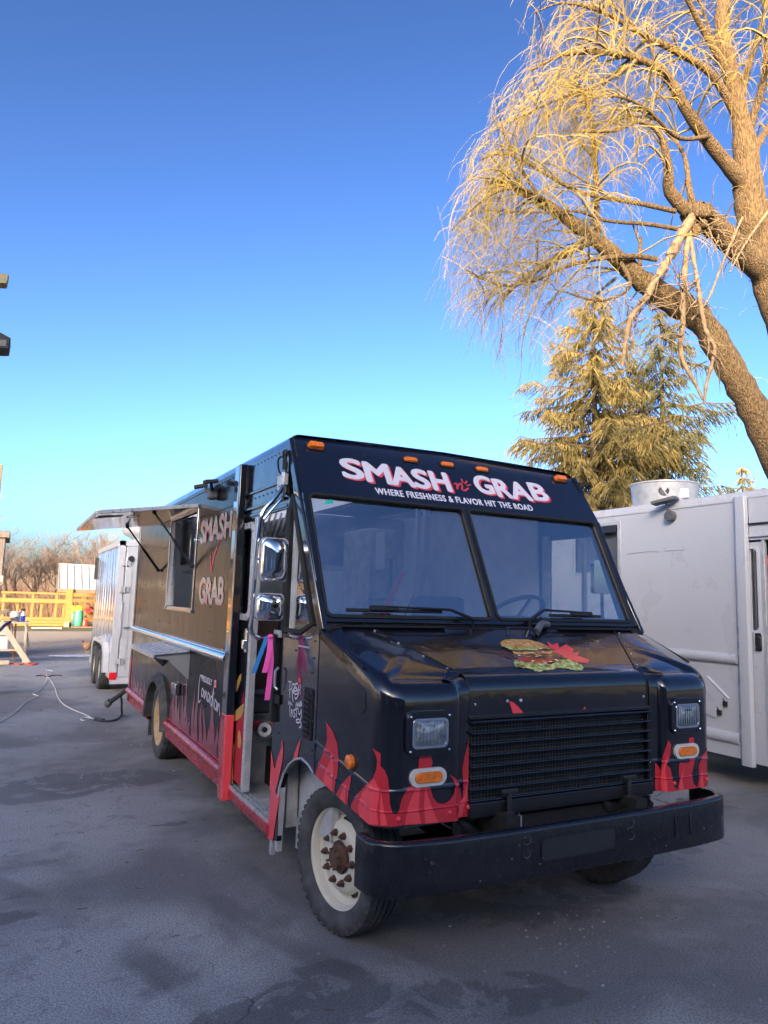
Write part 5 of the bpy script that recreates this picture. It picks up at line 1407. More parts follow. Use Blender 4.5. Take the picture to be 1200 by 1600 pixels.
b = MB(); b.prism([[(WX-0.05,4.50),(WX-0.05,4.60),(WX-0.02,4.635),(WX,4.64),(WX,4.49)]], lambda a, c: (a, c, 0.24), (0,0,2.60)); b.build('door_rail_pillar', WHITEP, W, bevel=0.006)
for z0, zr in ((1.232, 0.05), (0.47, 0.055)):
    b = MB(); pr = [(WX, z0+zr+0.012)] + [(WX - 0.045*math.sin(R_(a)) - 0.003, z0 + zr*math.cos(R_(a))) for a in range(0,181,15)] + [(WX, z0-zr-0.012)]
    b.prism([pr], lambda a, c: (a, 4.65, c), (0,5.85,0)); b.build('rub_rail', WHITEP, W, smooth=True, angle=30)
b = MB(); b.box((WX-0.004,4.65,1.135),(WX,10.5,1.145)); b.box((WX-0.006,4.6,0.29),(WX+0.02,10.5,0.415)); b.build('skirt', WHITEP, W)
# header above the cab door, door, jamb
b = MB(); b.prism([[(4.49,2.82),(4.49,2.40),(3.55,2.40),(3.05,2.82)]], lambda a, c: (WX+0.005, a, c), (0.03,0,0)); wh = b.build('header_panel', WHITEP, W)
b = MB(); b.box((WX-0.012,3.4,2.55),(WX+0.006,4.49,2.567)); b.build('drip_rail', MATTE, wh)
b = MB(); b.box((WX-0.016,3.4,2.43),(WX+0.006,4.49,2.45)); b.build('drip_rail', WHITEP, wh)
WD_ = empty('sliding_door', (WX, 4.4, 0.3), parent=W)
b = MB(); b.prism([[(4.37,0.27),(4.55,0.27),(4.55,2.38),(4.37,2.38)], [(4.43,1.52),(4.50,1.52),(4.50,2.32),(4.43,2.32)]], lambda a, c: (WX+0.02, a, c), (0.03,0,0)); b.build('panel', WHITEP, WD_)
b = MB(); b.prism([rrect(4.40,1.50,4.56,2.34,0.05,5), rrect(4.425,1.525,4.535,2.315,0.04,5)], lambda a, c: (WX+0.008, a, c), (0.014,0,0)); b.build('window_frame', TRAILP, WD_, bevel=0.004)
b = MB(); b.flat([[(4.43,1.52),(4.50,1.52),(4.50,2.32),(4.43,2.32)]], lambda a, c: (WX+0.03, a, c)); b.build('window_pane', GLASSD, WD_, recalc=False)
b = MB(); b.prism([rrect(4.395,1.33,4.475,1.50,0.02)], lambda a, c: (WX+0.004, a, c), (0.018,0,0)); hh = b.build('handle', CHROME, WD_, bevel=0.006)
b = MB(); b.prism([rrect(4.41,1.36,4.46,1.47,0.02)], lambda a, c: (WX-0.006, a, c), (0.018,0,0)); b.build('latch', PLASTIC, hh, bevel=0.008)
b = MB(); b.box((WX+0.012,4.345,0.26),(WX+0.055,4.375,2.40)); b.build('edge_strip', GALV, WD_, bevel=0.003)
b = MB(); b.prism([[(3.0,0.35),(3.0,1.5),(3.38,2.36),(3.46,2.36),(3.46,0.35)]], lambda a, c: (WX, a, c), (0.03,0,0)); b.build('door_jamb_panel', WHITEP, W)
b = MB(); b.box((WX+0.05,3.46,0.38),(WX+0.7,4.9,0.42)); b.box((WX+0.7,3.2,0.38),(WX+0.73,5.2,0.85)); b.box((WX+0.7,3.2,0.83),(WX+2.35,10.4,0.85)); b.build('step_floor', DULLALU, W)
b = MB(); b.box((WX+0.9,5.3,0.85),(WX+2.3,5.34,2.8)); b.box((WX+0.04,5.3,0.45),(WX+0.9,5.33,2.8)); b.build('bulkhead', INT, W)
b = MB(); b.bar((WX+0.12,4.45,2.28),(WX+0.25,4.1,1.7),0.01,0.06,(0,0,1)); b.build('seat_belt', RED2, W)
b = MB(); b.box((WX+0.1,4.55,1.0),(WX+0.5,4.9,1.3)); b.build('tool_box', REDSK, W, bevel=0.01)
# nose of the van
b = MB(); b.prism([[(3.02,0.5),(3.02,1.52),(2.4,1.36),(2.33,1.28),(2.33,0.55)]], lambda a, c: (WX+0.06, a, c), (2.28,0,0)); b.build('hood', WHITEP, W, bevel=0.03)
b = MB(); b.prism([[(0.05,1.52),(2.35,1.52),(2.35,2.42),(0.05,2.42)],[(0.12,1.58),(2.28,1.58),(2.28,2.36),(0.12,2.36)]], lambda a, c: (WX+a, 3.0+(c-1.52)*0.42, c), (0,0.03,0)); b.build('windscreen_frame', WHITEP, W)
b = MB(); b.flat([[(0.12,1.58),(2.28,1.58),(2.28,2.36),(0.12,2.36)]], lambda a, c: (WX+a, 3.012+(c-1.52)*0.42, c)); b.build('windscreen_pane', GLASSW, W, recalc=False)
b = MB(); b.prism([[(0.0,2.42),(2.4,2.42),(2.4,2.82),(0.0,2.82)]], lambda a, c: (WX+a, 3.01+(min(c,2.6)-2.42)*0.1+ (0.0), c), (0,0.03,0)); b.build('brow_panel', WHITEP, W)
b = MB(); b.box((WX+0.02,2.12,0.45),(WX+2.38,2.2,0.66)); b.build('bumper', SATIN, W, bevel=0.01)
for y in (2.95, 8.6):
    for x in (WX+0.16, WX+2.24):
        wr = bpy.data.objects.new('wheel', None); COL.objects.link(wr); wr.parent = W; wr.location = V((x, y, 0.39)) - OFF[W]; wr.rotation_euler = (0,0,math.pi if x > WX+1 else 0)
        inst(TY, 'tyre', wr, (0,0,0)); inst(RI, 'rim', wr, (0,0,0))
# serving window edge, fan, lamp, fuel flap, ghost lettering
b = MB(); b.prism([[(6.15,2.09),(6.99,2.09),(6.99,2.735),(6.15,2.735)],[(6.20,2.13),(6.94,2.13),(6.94,2.69),(6.20,2.69)]], lambda a, c: (WX-0.008, a, c), (0.03,0,0)); fw = b.build('window_frame', GALV, W, bevel=0.003)
b = MB(); b.box((WX+0.06,6.2,2.1),(WX+0.07,6.95,2.7)); b.build('blind', GREYPL, fw)
b = MB(); b.prism([[(6.21,2.60),(6.9,2.60),(6.9,2.685),(6.21,2.685)]], lambda a, c: (WX-0.002-0.05*(2.685-c)*6, a, c), (0.006,0,0)); b.build('torn_flap', PLASTIC, fw)
FANC = V((WX+0.52, 5.95, 2.90))
fn_ = empty('exhaust_fan', FANC, parent=W)
b = MB(); b.lathe([(0.30,-0.03),(0.36,-0.03),(0.365,0.05),(0.385,0.27),(0.398,0.28),(0.398,0.295),(0.38,0.298),(0.35,0.24),(0.30,0.05)], FANC, (0,0,1), 40); b.build('drum', GALV, fn_, smooth=True, angle=30)
b = MB(); b.lathe([(0.34,0.24),(0.2,0.22),(0.0,0.21)], FANC, (0,0,1), 24); b.build('inner_plate', MATTE, fn_)
fd = V((-0.75,-0.66,0)).normalized(); fs2 = V((0.66,-0.75,0))
q0 = FANC + (fd*0.985 - fs2*0.02).normalized()*0.362 + V((0,0,0.17))
b = MB(); b.lathe([(0.0,0.004),(0.045,0.004),(0.055,0.0),(0.06,0.01),(0.05,0.016),(0.0,0.012)], q0, fd, 20); b.build('cable_port', PLASTIC, fn_, smooth=True)
q1 = FANC + (fd*0.8 + fs2*0.55).normalized()*0.37 + V((0,0,0.14))
b = MB(); b.bar(q1 - V((0,0,0.055)), q1 + V((0,0,0.055)), 0.11, 0.06, fd); b.build('junction_box', GALV, fn_, bevel=0.006)
b = MB(); b.tube(smooth_path([q0+fd*0.02, q0+fd*0.05+V((0.02,-0.03,-0.06)), q1+fd*0.03+V((-0.06,0.04,-0.09)), q1+V((0,0,-0.05))],5),0.007,6); b.build('cable', WHITEP, fn_, smooth=True)
lq = V((WX-0.02, 5.42, 2.86))
b = MB(); b.bar(lq + V((-0.12,0.12,0.0)), lq + V((-0.02,-0.12,0.05)), 0.16, 0.035, (0,0,1)); b.tube([lq+V((-0.05,0,0.0)), lq+V((-0.02,0,-0.08))],0.012,6); fl2 = b.build('flood_lamp', GREYPL, W, bevel=0.006)
b = MB(); b.lathe([(0.0,-0.07),(0.055,-0.07),(0.062,-0.05),(0.058,0.0)], (WX, 5.40, 2.72), (1,0,0), 20); b.build('round_box', GREYPL, fl2, smooth=True)
b = MB(); pf = [at(900+x/2.91, 700+y/2.91, 0, WX) for x, y in ((602,1040),(698,1140),(640,1228),(540,1180))]
c0 = sum((p for p in pf), V((0,0,0)))/4
b.prism([[(p.y,p.z) for p in pf]], lambda a, c: (WX-0.016, a, c), (0.016,0,0)); ff = b.build('fuel_flap', WHITEP, W, bevel=0.003)
b = MB(); b.tube([pf[0]+V((-0.012,0,0)), pf[1]+V((-0.012,0,0))], 0.012, 6); b.build('hinge', TRAILP, ff)
for k in (0.25, 0.7):
    p = pf[1].lerp(pf[2], k); b = MB(); b.box((WX-0.028,p.y-0.02,p.z-0.025),(WX-0.006,p.y+0.02,p.z+0.025)); b.tube([p+V((-0.02,0,0.02)),p+V((-0.02,0.02,0.05))],0.006,5); b.build('clip', PLASTIC, ff)
b = MB()
for i in range(9):
    for z in (2.48, 2.22, 1.95, 1.7): b.ball((WX-0.001, 4.75+0.17*i, z + 0.006*(i % 3)), 0.006, n=6, m=4)
for i in range(28): b.ball((WX-0.001, 4.7+0.09*i, 1.30), 0.006, n=6, m=4)
for i in range(22): b.ball((WX-0.001, 4.75, 0.6+0.1*i), 0.004, n=6, m=4)
for i in range(12): b.ball((WX+0.004, 3.5+0.085*i, 2.50), 0.007, n=6, m=4)
b.build('rivets', GALV, ws_, kind='stuff')
b = MB(); vs, fs = text_tris('tor', 0.03); b.add([V((WX-0.0012, 6.02-1.0*x-0.0 - 0.06*y, 1.86+0.36*y)) for x, y in vs], fs); b.build('ghost_lettering', GHOST, ws_, recalc=False)
b = MB(); b.tube([(WX-0.001,6.05,2.33),(WX-0.001,5.75,2.345),(WX-0.001,5.6,2.335)],0.003,4); b.tube([(WX-0.001,5.5,2.34),(WX-0.001,5.25,2.34)],0.003,4); b.build('scratch', GREYPL, ws_)

# ------------------------------------------------------------------ POLISHED TRAILER
TX, TY0, TY1, TW, TZ0, TZ1 = 1.60, 12.75, 16.1, 2.3, 0.24, 2.58
R = empty('cargo_trailer', (TX+TW/2, 15, 0), 'polished metal cargo trailer with white rear door and tandem wheels behind the food truck', 'trailer')
b = MB(); rnd = random.Random(8)
n = 9
for i in range(n):
    y0 = TY0+0.05+(TY1-TY0-0.05)*i/n; y1 = TY0+0.05+(TY1-TY0-0.05)*(i+1)/n - 0.006
    bb = MB(); bow = rnd.uniform(-0.006,0.006)
    bb.grid([[V((TX + bow*math.sin(math.pi*k/4), y0+(y1-y0)*k/4, z)) for k in range(5)] for z in (TZ0+0.1, 1.3, TZ1-0.05)]); bb.build('skin_panel', MIRRALU, R, smooth=True, solid=0.004)
b = MB(); b.box((TX+0.01,TY0+0.03,TZ0+0.05),(TX+TW,TY1,TZ1-0.02)); b.build('body', TRAILP, R)
b = MB(); b.box((TX-0.01,TY0,TZ1-0.09),(TX+TW,TY1,TZ1)); b.box((TX-0.012,TY0,TZ0),(TX+0.10,TY0+0.05,TZ1)); b.box((TX-0.01,TY0+0.01,TZ0+0.02),(TX+0.02,TY1,TZ0+0.11)); b.box((TX,TY0-0.01,TZ0-0.06),(TX+TW,TY0+0.05,TZ0+0.05)); b.build('frame', TRAILP, R, bevel=0.004)
b = MB(); b.box((TX+0.12,TY0-0.012,TZ0+0.06),(TX+TW-0.1,TY0+0.02,TZ1-0.1)); rd = b.build('rear_door', TRAILP, R, bevel=0.004)
b = MB(); b.box((TX+0.21,TY0-0.017,0.4),(TX+0.24,TY0-0.012,2.3)); b.box((TX+0.33,TY0-0.017,1.28),(TX+0.9,TY0-0.012,1.285)); b.build('seam', GALV, rd)
for z in (0.55, 1.75, 2.2):
    b = MB(); b.box((TX+0.05,TY0-0.03,z-0.05),(TX+0.2,TY0-0.005,z+0.05)); b.tube([(TX+0.13,TY0-0.035,z-0.06),(TX+0.13,TY0-0.035,z+0.06)],0.012,6); b.build('hinge', GALV, rd, bevel=0.004)
b = MB(); b.tube([(TX+0.1,TY0-0.04,0.95),(TX+0.1,TY0-0.04,1.55)],0.012,6); b.tube([(TX+0.15,TY0-0.05,1.12),(TX+0.45,TY0-0.05,1.15)],0.014,6); b.box((TX+0.32,TY0-0.06,1.08),(TX+0.42,TY0-0.01,1.20)); b.build('cam_bar', GALV, rd)
b = MB(); b.box((TX+0.3,TY0-0.03,1.98),(TX+0.55,TY0-0.01,2.24)); vb = b.build('vent', PLASTIC, rd, bevel=0.02)
b = MB()
for z in (2.05, 2.12, 2.19): b.box((TX+0.33,TY0-0.034,z-0.02),(TX+0.52,TY0-0.028,z)); 
b.build('louvre', GREYPL, vb)
b = MB(); b.lathe([(0.0,-0.02),(0.05,-0.02),(0.055,0.0)], (TX+0.2,TY0-0.012,2.27), (0,1,0), 16); b.build('round_light', PLASTIC, R)
b = MB(); b.box((TX-0.02,TY0-0.02,TZ0+0.01),(TX+0.10,TY0+0.0,TZ0+0.13)); b.build('tail_light', REDL, R, bevel=0.005)
FX = TX-0.10
b = MB(); pts = [(13.05,0.34),(13.12,0.66),(13.3,0.83),(13.6,0.86),(14.5,0.86),(14.8,0.83),(14.98,0.66),(15.05,0.34)]
pin = [(13.13,0.34),(13.2,0.62),(13.35,0.76),(13.6,0.79),(14.5,0.79),(14.75,0.76),(14.9,0.62),(14.97,0.34)]
b.prism([pts + list(reversed(pin))], lambda a, c: (FX, a, c), (0.012,0,0))
b.grid([[V((FX,y,z)) for y,z in pts],[V((TX,y,z)) for y,z in pts]]); b.build('fender', TRAILP, R)
b = MB(); b.prism([pin], lambda a, c: (TX-0.004, a, c), (0.006,0,0)); b.build('wheel_well', MATTE, R)
TYS = tyre_mesh(0.345, 0.205, 0.20)
for y in (13.62, 14.48):
    wr = bpy.data.objects.new('wheel', None); COL.objects.link(wr); wr.parent = R; wr.location = V((TX+0.0, y, 0.345)) - OFF[R]
    inst(TYS, 'tyre', wr, (0,0,0)); inst(RI, 'rim', wr, (0,0,0), (0,0,0), (0.8,0.78,0.78))
b = MB(); b.box((TX+0.5,TY0+0.1,0.3),(TX+1.8,TY1,0.42)); b.tube([(TX+0.1,14.05,0.35),(TX+2.2,14.05,0.35)],0.05,8); b.build('chassis', GRIME, R)
HC = V((TX+0.72, 14.0, TZ1-0.02))
b = MB(); b.lathe([(0.36,0.0),(0.36,0.13),(0.40,0.17),(0.50,0.21),(0.54,0.27),(0.54,0.62),(0.52,0.64),(0.0,0.66)], HC, (0,0,1), 36); b.build('exhaust_hood', GALV, R, smooth=True, angle=35)
b = MB(); b.box((TX-0.06,15.9,1.95),(TX+0.02,16.0,2.4)); b.build('side_lamp', PLASTIC, R)
b = MB(); b.tube([(TX+0.3,TY0-0.005,0.22),(TX+0.3,TY0-0.12,0.20),(TX+0.4,TY0-0.3,0.16)],0.03,8); b.box((TX+0.33,TY0-0.35,0.0),(TX+0.6,TY0-0.2,0.1)); b.build('jack', GALV, R)

# ------------------------------------------------------------------ cords
WCORD = M('white cord jacket', (0.62,0.61,0.58), 0.6); RCORD = M('red cord jacket', (0.55,0.05,0.03), 0.6); DCORD = M('dark cord jacket', (0.03,0.03,0.033), 0.6)
def gpx(l, z=0.012): return [at(x, y, 2, z) for x, y in l]
c4 = lambda l: [(x/4.571, 800+y/4.571) for x, y in l]
b = MB(); b.tube(smooth_path(gpx(c4([(-60,1530),(0,1495),(60,1465),(120,1420),(170,1370),(240,1330),(275,1315),(235,1300),(250,1290),(290,1265),(325,1215),(338,1180),(330,1160),(375,1140),(330,1125),(300,1130),(355,1110),(440,1098)])),5), 0.007, 6)
tag(b.build('extension_cord', WCORD, smooth=True), 'long white extension cord wandering across the asphalt toward the left edge', 'cord')
b = MB(); b.tube(smooth_path(gpx(c4([(345,1182),(375,1225),(395,1265),(410,1315),(450,1370),(520,1410),(590,1440),(650,1470),(600,1488),(575,1478),(610,1465),(665,1475),(690,1482)])),5), 0.007, 6)
tag(b.build('extension_cord', WCORD, smooth=True), 'pale extension cord curving over the asphalt to the dark plug near the food truck', 'cord')
tail = gpx(c4([(680,1480),(740,1492),(800,1490),(845,1475),(870,1440)]), 0.014) 
e0 = at(880/4.571, 800+1400/4.571, 1, 10.05)
b = MB(); b.tube(smooth_path(tail + [V((1.46,10.2,0.13)), V((1.44,10.12,0.28)), V((1.42,10.08,0.33))],5), 0.014, 7); b.tube(tail[:2], 0.03, 8)
tc_ = empty('power_cord', (1.42,10.1,0.3), 'thick dark power cord with big connector hanging from the food truck rear corner', 'cord')
b.build('cable', DCORD, tc_, smooth=True)
b = MB(); b.tube([V((1.30,10.15,0.26)), V((1.42,10.06,0.37)), V((1.5,9.99,0.46))], [0.032,0.03,0.022], 10); b.build('connector', PLASTIC, tc_, smooth=True)
b = MB(); b.lathe([(0.0,0.0),(0.05,0.0),(0.05,0.05),(0.04,0.07)], (1.26,10.18,0.22), (0.5,-0.4,0.6), 12); b.build('plug_face', GREYPL, tc_)
b = MB(); b.tube(smooth_path(gpx([(8,1038),(18,1036.5),(30,1038.5),(42,1035.5),(52,1037.5),(60,1037),(50,1039),(36,1036.5)]),5), 0.012, 6); tag(b.build('extension_cord', RCORD, smooth=True), 'red extension cord coiled loosely on the ground beneath the work table', 'cord')
b = MB(); b.tube(smooth_path(gpx([(56,1056),(66,1055),(74,1057),(84,1055),(97,1055.5)]),5), 0.012, 6); tag(b.build('extension_cord', M('brown cord jacket',(0.10,0.035,0.025),0.6), smooth=True), 'short brownish cord crossing under the white cords on the asphalt', 'cord')

# ------------------------------------------------------------------ hen
HEN = at(136, 1022, 2, 0.0); hx_, hy_ = HEN.x, HEN.y
hen = empty('hen', HEN, 'small brown hen standing on the asphalt edge near the trailer', 'hen')
FEA = M('brown feathers', (0.16,0.075,0.035), 0.85, col2=(0.34,0.19,0.10), scale=14, bump=0.6, bscale=25); DKF = M('dark neck feathers', (0.05,0.03,0.025), 0.8)
b = MB(); rows = []
for (dx, z, r, rz) in ((-0.20,0.27,0.015,0.03),(-0.16,0.26,0.05,0.06),(-0.08,0.22,0.085,0.095),(0.0,0.205,0.095,0.10),(0.07,0.225,0.08,0.095),(0.105,0.275,0.05,0.055),(0.12,0.33,0.032,0.035),(0.13,0.37,0.030,0.032),(0.15,0.38,0.018,0.018),(0.165,0.375,0.003,0.003)):
    rows.append([V((hx_+dx*0.5+0.0, hy_-dx*0.86, z)) + V((math.cos(2*math.pi*k/12)*r*0.86, math.cos(2*math.pi*k/12)*r*0.5, math.sin(2*math.pi*k/12)*rz)) for k in range(13)])
b.grid(rows); b.build('body', FEA, hen, smooth=True)
b = MB()
for s in (-0.03, 0.03): 
    fx, fy = hx_+s*0.86, hy_+s*0.5
    b.tube([(fx,fy,0.14),(fx-0.01,fy+0.01,0.07),(fx,fy,0.006)],[0.014,0.008,0.006],6)
    for a in (-0.5,0,0.5): b.tube([(fx,fy,0.006),(fx+0.04*math.cos(a-1.05),fy+0.04*math.sin(a-1.05),0.004)],0.004,4)
b.build('legs', M('yellow leg',(0.4,0.25,0.05),0.6), hen)
b = MB(); b.add([V((hx_+0.07,hy_-0.12,0.40)),V((hx_+0.075,hy_-0.13,0.425)),V((hx_+0.08,hy_-0.135,0.41)),V((hx_+0.085,hy_-0.143,0.42)),V((hx_+0.085,hy_-0.145,0.39))],[(0,1,2,3,4)]); b.build('comb', REDL, hen, solid=0.01)
b = MB()
for k in (-0.02,0.0,0.02): b.add([V((hx_-0.08+k,hy_+0.14,0.26)),V((hx_-0.12+k,hy_+0.20,0.35)),V((hx_-0.09+k,hy_+0.21,0.33)),V((hx_-0.07+k,hy_+0.17,0.24))],[(0,1,2,3)])
b.build('tail', DKF, hen, solid=0.008)

# ------------------------------------------------------------------ work table and clutter at the left edge
WT_ = empty('work_table', (0.1,18.9,0), 'rough timber work table with crossed braces at the left edge', 'table')
def tb(name, p, q, w_, h_, up=(0,0,1), mat=WOODP): 
    b = MB(); b.bar(p, q, w_, h_, up); return b.build(name, mat, WT_, bevel=0.004)
for i in range(4): tb('plank', (-0.9,18.6+0.16*i,0.93), (0.48,18.6+0.16*i,0.93), 0.15, 0.035)
tb('leg', (0.42,18.6,0.0),(0.42,18.6,0.91),0.08,0.05,(1,0,0)); tb('leg', (0.46,19.15,0.0),(0.44,19.15,0.91),0.08,0.05,(1,0,0)); tb('leg', (-0.75,18.6,0),(-0.75,18.6,0.91),0.08,0.05,(1,0,0)); tb('leg', (-0.75,19.15,0),(-0.75,19.15,0.91),0.08,0.05,(1,0,0))
tb('brace', (-0.12,18.5,0.95),(0.52,18.42,0.02),0.12,0.04,(0,1,0)); tb('brace', (-0.75,18.68,0.3),(0.42,18.68,0.3),0.09,0.04); tb('brace',(0.40,18.55,0.88),(0.52,18.7,0.35),0.05,0.04,(0,1,0))
def small(name, label, cat, parts, group=None):
    r = empty(name, parts[0][3], label, cat, group)
    for nme, mb_, mat, loc, kw in parts: mb_.build(nme, mat, r, **kw)
    return r
BLUEL = M('blue liquid', (0.01,0.06,0.45), 0.3); CLR = M('clear plastic', (0.5,0.52,0.55), 0.25)
bx_ = V((0.335,18.75,0.95))
b1 = MB().lathe([(0.0,0.0),(0.045,0.0),(0.05,0.01),(0.05,0.13)], bx_, (0,0,1), 14); b2 = MB().lathe([(0.05,0.13),(0.048,0.17),(0.02,0.21),(0.016,0.24)], bx_, (0,0,1), 14); b3 = MB().tube([bx_+V((0,0,0.24)),bx_+V((0,0,0.29))],0.02,8).box(bx_+V((-0.06,-0.012,0.27)),bx_+V((0.03,0.012,0.30)))
small('spray_bottle', 'spray bottle of blue liquid with dark trigger on the work table', 'bottle', [('bottle', b1, BLUEL, bx_, dict(smooth=True)), ('shoulder', b2, CLR, bx_, dict(smooth=True)), ('trigger', b3, MATTE, bx_, {})])
b1 = MB().lathe([(0.0,0.0),(0.10,0.0),(0.125,0.22),(0.13,0.23)], (0.17,18.85,0.95), (0,0,1), 16); tag(b1.build('white_tub', TRAILP, smooth=True), 'white plastic tub standing on the work table beside the spray bottle', 'tub')
b1 = MB().bar((-0.30,18.8,0.97),(0.20,18.62,1.05),0.18,0.03).bar((-0.5,18.8,0.98),(0.02,18.9,1.20),0.3,0.05); tag(b1.build('scrap_boards', WOODG, bevel=0.004), 'grey scrap boards leaning in a heap on the work table', 'boards')
b1 = MB().prism([rrect(-0.62,18.95,-0.05,19.35,0.05)], lambda a,c: (a+0.15,c-0.2,0.31), (0,0,0.30)); tb_ = b1.build('storage_bin', TRAILP, bevel=0.01); tag(tb_, 'translucent white storage bin under the work table', 'bin')
b1 = MB().prism([rrect(-0.15,18.9,0.25,19.2,0.03)], lambda a,c: (a-0.1,c,0.33+0.3), (0,0,0.26)); tag(b1.build('bucket', TRAILP, bevel=0.01), 'white box on the shelf brace below the work table top', 'box')
b1 = MB().bar((-0.6,18.3,0.05),(0.13,18.36,0.05),0.10,0.09); tag(b1.build('timber_offcut', WOODP, bevel=0.005), 'pale timber offcut lying on the ground before the work table', 'timber')
b1 = MB().tube([(0.22,19.05,0.05),(0.20,18.95,0.9)],0.02,8).bar((0.16,18.9,0.25),(0.30,18.95,0.22),0.16,0.05); tag(b1.build('broom', M('broom straw',(0.30,0.16,0.06),0.9)), 'worn straw broom standing under the work table', 'broom')
b1 = MB().tube([(0.10,18.9,0.45),(0.06,18.9,0.9)],0.018,8).tube([(-0.02,18.9,0.4),(0.08,18.9,0.75)],0.018,8); tag(b1.build('hanging_tool', M('faded red',(0.35,0.04,0.03),0.6)), 'red tool handles hanging under the work table', 'tool')
b1 = MB().tube(smooth_path([(-0.9,16.4,1.0),(-0.35,16.6,1.02),(-0.05,16.9,1.13),(0.10,17.2,1.22)],5),0.035,10); 
b1 = MB().tube(smooth_path([at(-14,995,1,16.8),at(0,984.5,1,16.8),at(8,976.5,1,16.9),at(16,972,1,17.0)],5),0.032,10).tube([at(-14,995,1,16.8), at(-16,1034,1,16.8)],0.03,8); tag(b1.build('hose_stand', M('dark blue hose',(0.01,0.018,0.05),0.4), smooth=True), 'dark blue bent tube reaching in from the left edge before the work table', 'tube')
tl = V((-0.30,13.3,0.36)); b1 = MB().lathe([(0.2,-0.1),(0.30,-0.11),(0.35,-0.08),(0.36,0.0),(0.35,0.08),(0.30,0.11),(0.2,0.1)], tl, (0.9,0.45,0), 28, closed=True); tag(b1.build('spare_tyre', RUBBER, smooth=True), 'dark tyre standing at the left edge of the asphalt', 'tyre')

# ------------------------------------------------------------------ grey timber shed, post and lamp at the left edge
SH = empty('timber_shed', (-1.6,21,0), 'weathered grey plank shed corner at the left edge behind the work table', 'shed')
rnd = random.Random(31); n = 14
for i in range(n):
    x1 = -0.20 - 0.2*i; x0 = x1-0.19; dz = rnd.uniform(-0.02,0.02); bb = MB().box((x0, 20.0+rnd.uniform(0,0.01), 0.0), (x1, 20.03, 2.98+dz)); bb.build('plank', WOODG, SH, bevel=0.003)
for i in range(10):
    y0 = 20.04+0.2*i; bb = MB().box((-0.225, y0, 0.0), (-0.20, y0+0.19, 2.98+rnd.uniform(-0.02,0.02))); bb.build('plank', WOODG, SH, bevel=0.003)
MB().box((-3.1,19.94,2.95),(-0.10,22.2,3.12)).build('roof_edge', WOODG, SH, bevel=0.02)
MB().box((-3.1,19.97,1.85),(-0.16,20.0,2.02)).build('trim_board', WOODP, SH, bevel=0.004)
MB().tube(smooth_path([(-0.5,19.96,1.84),(-0.3,19.95,1.74),(-0.2,19.95,1.80),(-0.17,19.95,1.84)],5),0.012,6).build('rope', WOODP, SH)
b = MB().box((-0.75,24.0,0.0),(-0.5,24.25,5.4)); tag(b.build('timber_pole', WOODB, bevel=0.01), 'brown square timber pole rising behind the grey shed', 'pole')
YL = empty('yard_light', (-1.1,8.0,0), 'yard light pole beyond the left edge with a black floodlight and a small box', 'street light')
MB().tube([(-1.1,8.0,0.0),(-1.1,8.0,5.6)],[0.09,0.06],10).build('pole', GALV, YL, smooth=True)
MB().tube([(-1.1,8.0,4.25),(-0.45,8.0,4.25)],0.03,8).tube([(-1.1,8.0,4.85),(-0.45,8.0,4.85)],0.025,8).build('arm', GALV, YL)
fh = MB().prism([[(-0.60,4.04),(-0.21,4.11),(-0.205,4.22),(-0.33,4.27),(-0.60,4.26)]], lambda a,c: (a,7.9,c), (0,0.28,0)).build('floodlight', MATTE, YL, bevel=0.008)
MB().flat([[(-0.56,4.065),(-0.24,4.125),(-0.24,4.19),(-0.56,4.16)]], lambda a,c: (a,7.897,c)).build('lens', GREYPL, fh, recalc=False)
MB().prism([[(-0.6,4.74),(-0.29,4.80),(-0.28,4.90),(-0.6,4.87)]], lambda a,c: (a,7.95,c), (0,0.15,0)).build('sensor_box', M('olive box',(0.20,0.17,0.09),0.6), YL, bevel=0.005)

# ------------------------------------------------------------------ fence, shelter, barrels
FY = 37.0
FN = empty('timber_fence', (1.0,FY,0), 'yellow timber post and rail fence with boards at its foot beyond the yard', 'fence')
def fb_(name, a, c, mat=WOODY): return MB().box(a, c).build(name, mat, FN, bevel=0.006)
for i, x in enumerate((-6.2,-4.2,-2.2,-0.25,0.95,1.95)): fb_('post', (x,FY,0.0),(x+0.10,FY+0.1,1.50))
for x in (-1.2,0.35,1.35,2.3): fb_('post', (x,FY+0.12,0.0),(x+0.09,FY+0.2,1.2))
fb_('rail', (-8,FY-0.03,1.50),(2.55,FY+0.12,1.58)); fb_('rail', (-8,FY-0.045,1.09),(2.5,FY-0.002,1.28))
for k in range(3): fb_('board', (-8,FY-0.04,0.02+0.14*k),(2.5,FY-0.002,0.15+0.14*k))
fb_('post', (2.43,FY-0.12,0.0),(2.68,FY+0.12,1.78)); fb_('brace', (2.66,FY-0.03,1.45),(2.72,FY+0.03,1.75))
fb_('foot_block', (2.40,FY-0.25,0.0),(2.62,FY-0.13,0.22), WOODG)
F2 = empty('rail_fence', (3.6,39.5,0), 'second yellow rail fence behind the green barrels', 'fence')
for z in (0.18,0.48,0.78,1.12,1.42): MB().box((2.9,39.5,z),(7.5,39.56,z+0.16)).build('rail', WOODY, F2, bevel=0.006)
for x in (3.3,5.2,7.2): MB().box((x,39.57,0),(x+0.12,39.68,1.55)).build('post', WOODY, F2, bevel=0.006)
MB().bar((2.9,39.45,1.25),(4.2,39.45,0.72),0.05,0.14,(0,1,0)).build('brace', WOODY, F2)
SHL = empty('garden_shelter', (3.9,38.3,0), 'open timber shelter with a pale standing seam metal roof beyond the fence', 'shelter')
RO = M('pale metal roofing', (0.30,0.31,0.34), 0.35, 0.3, var=0.06)
ra, rb_ = V((0,37.0,1.76)), V((0,38.4,2.98)); rd_ = (rb_-ra)
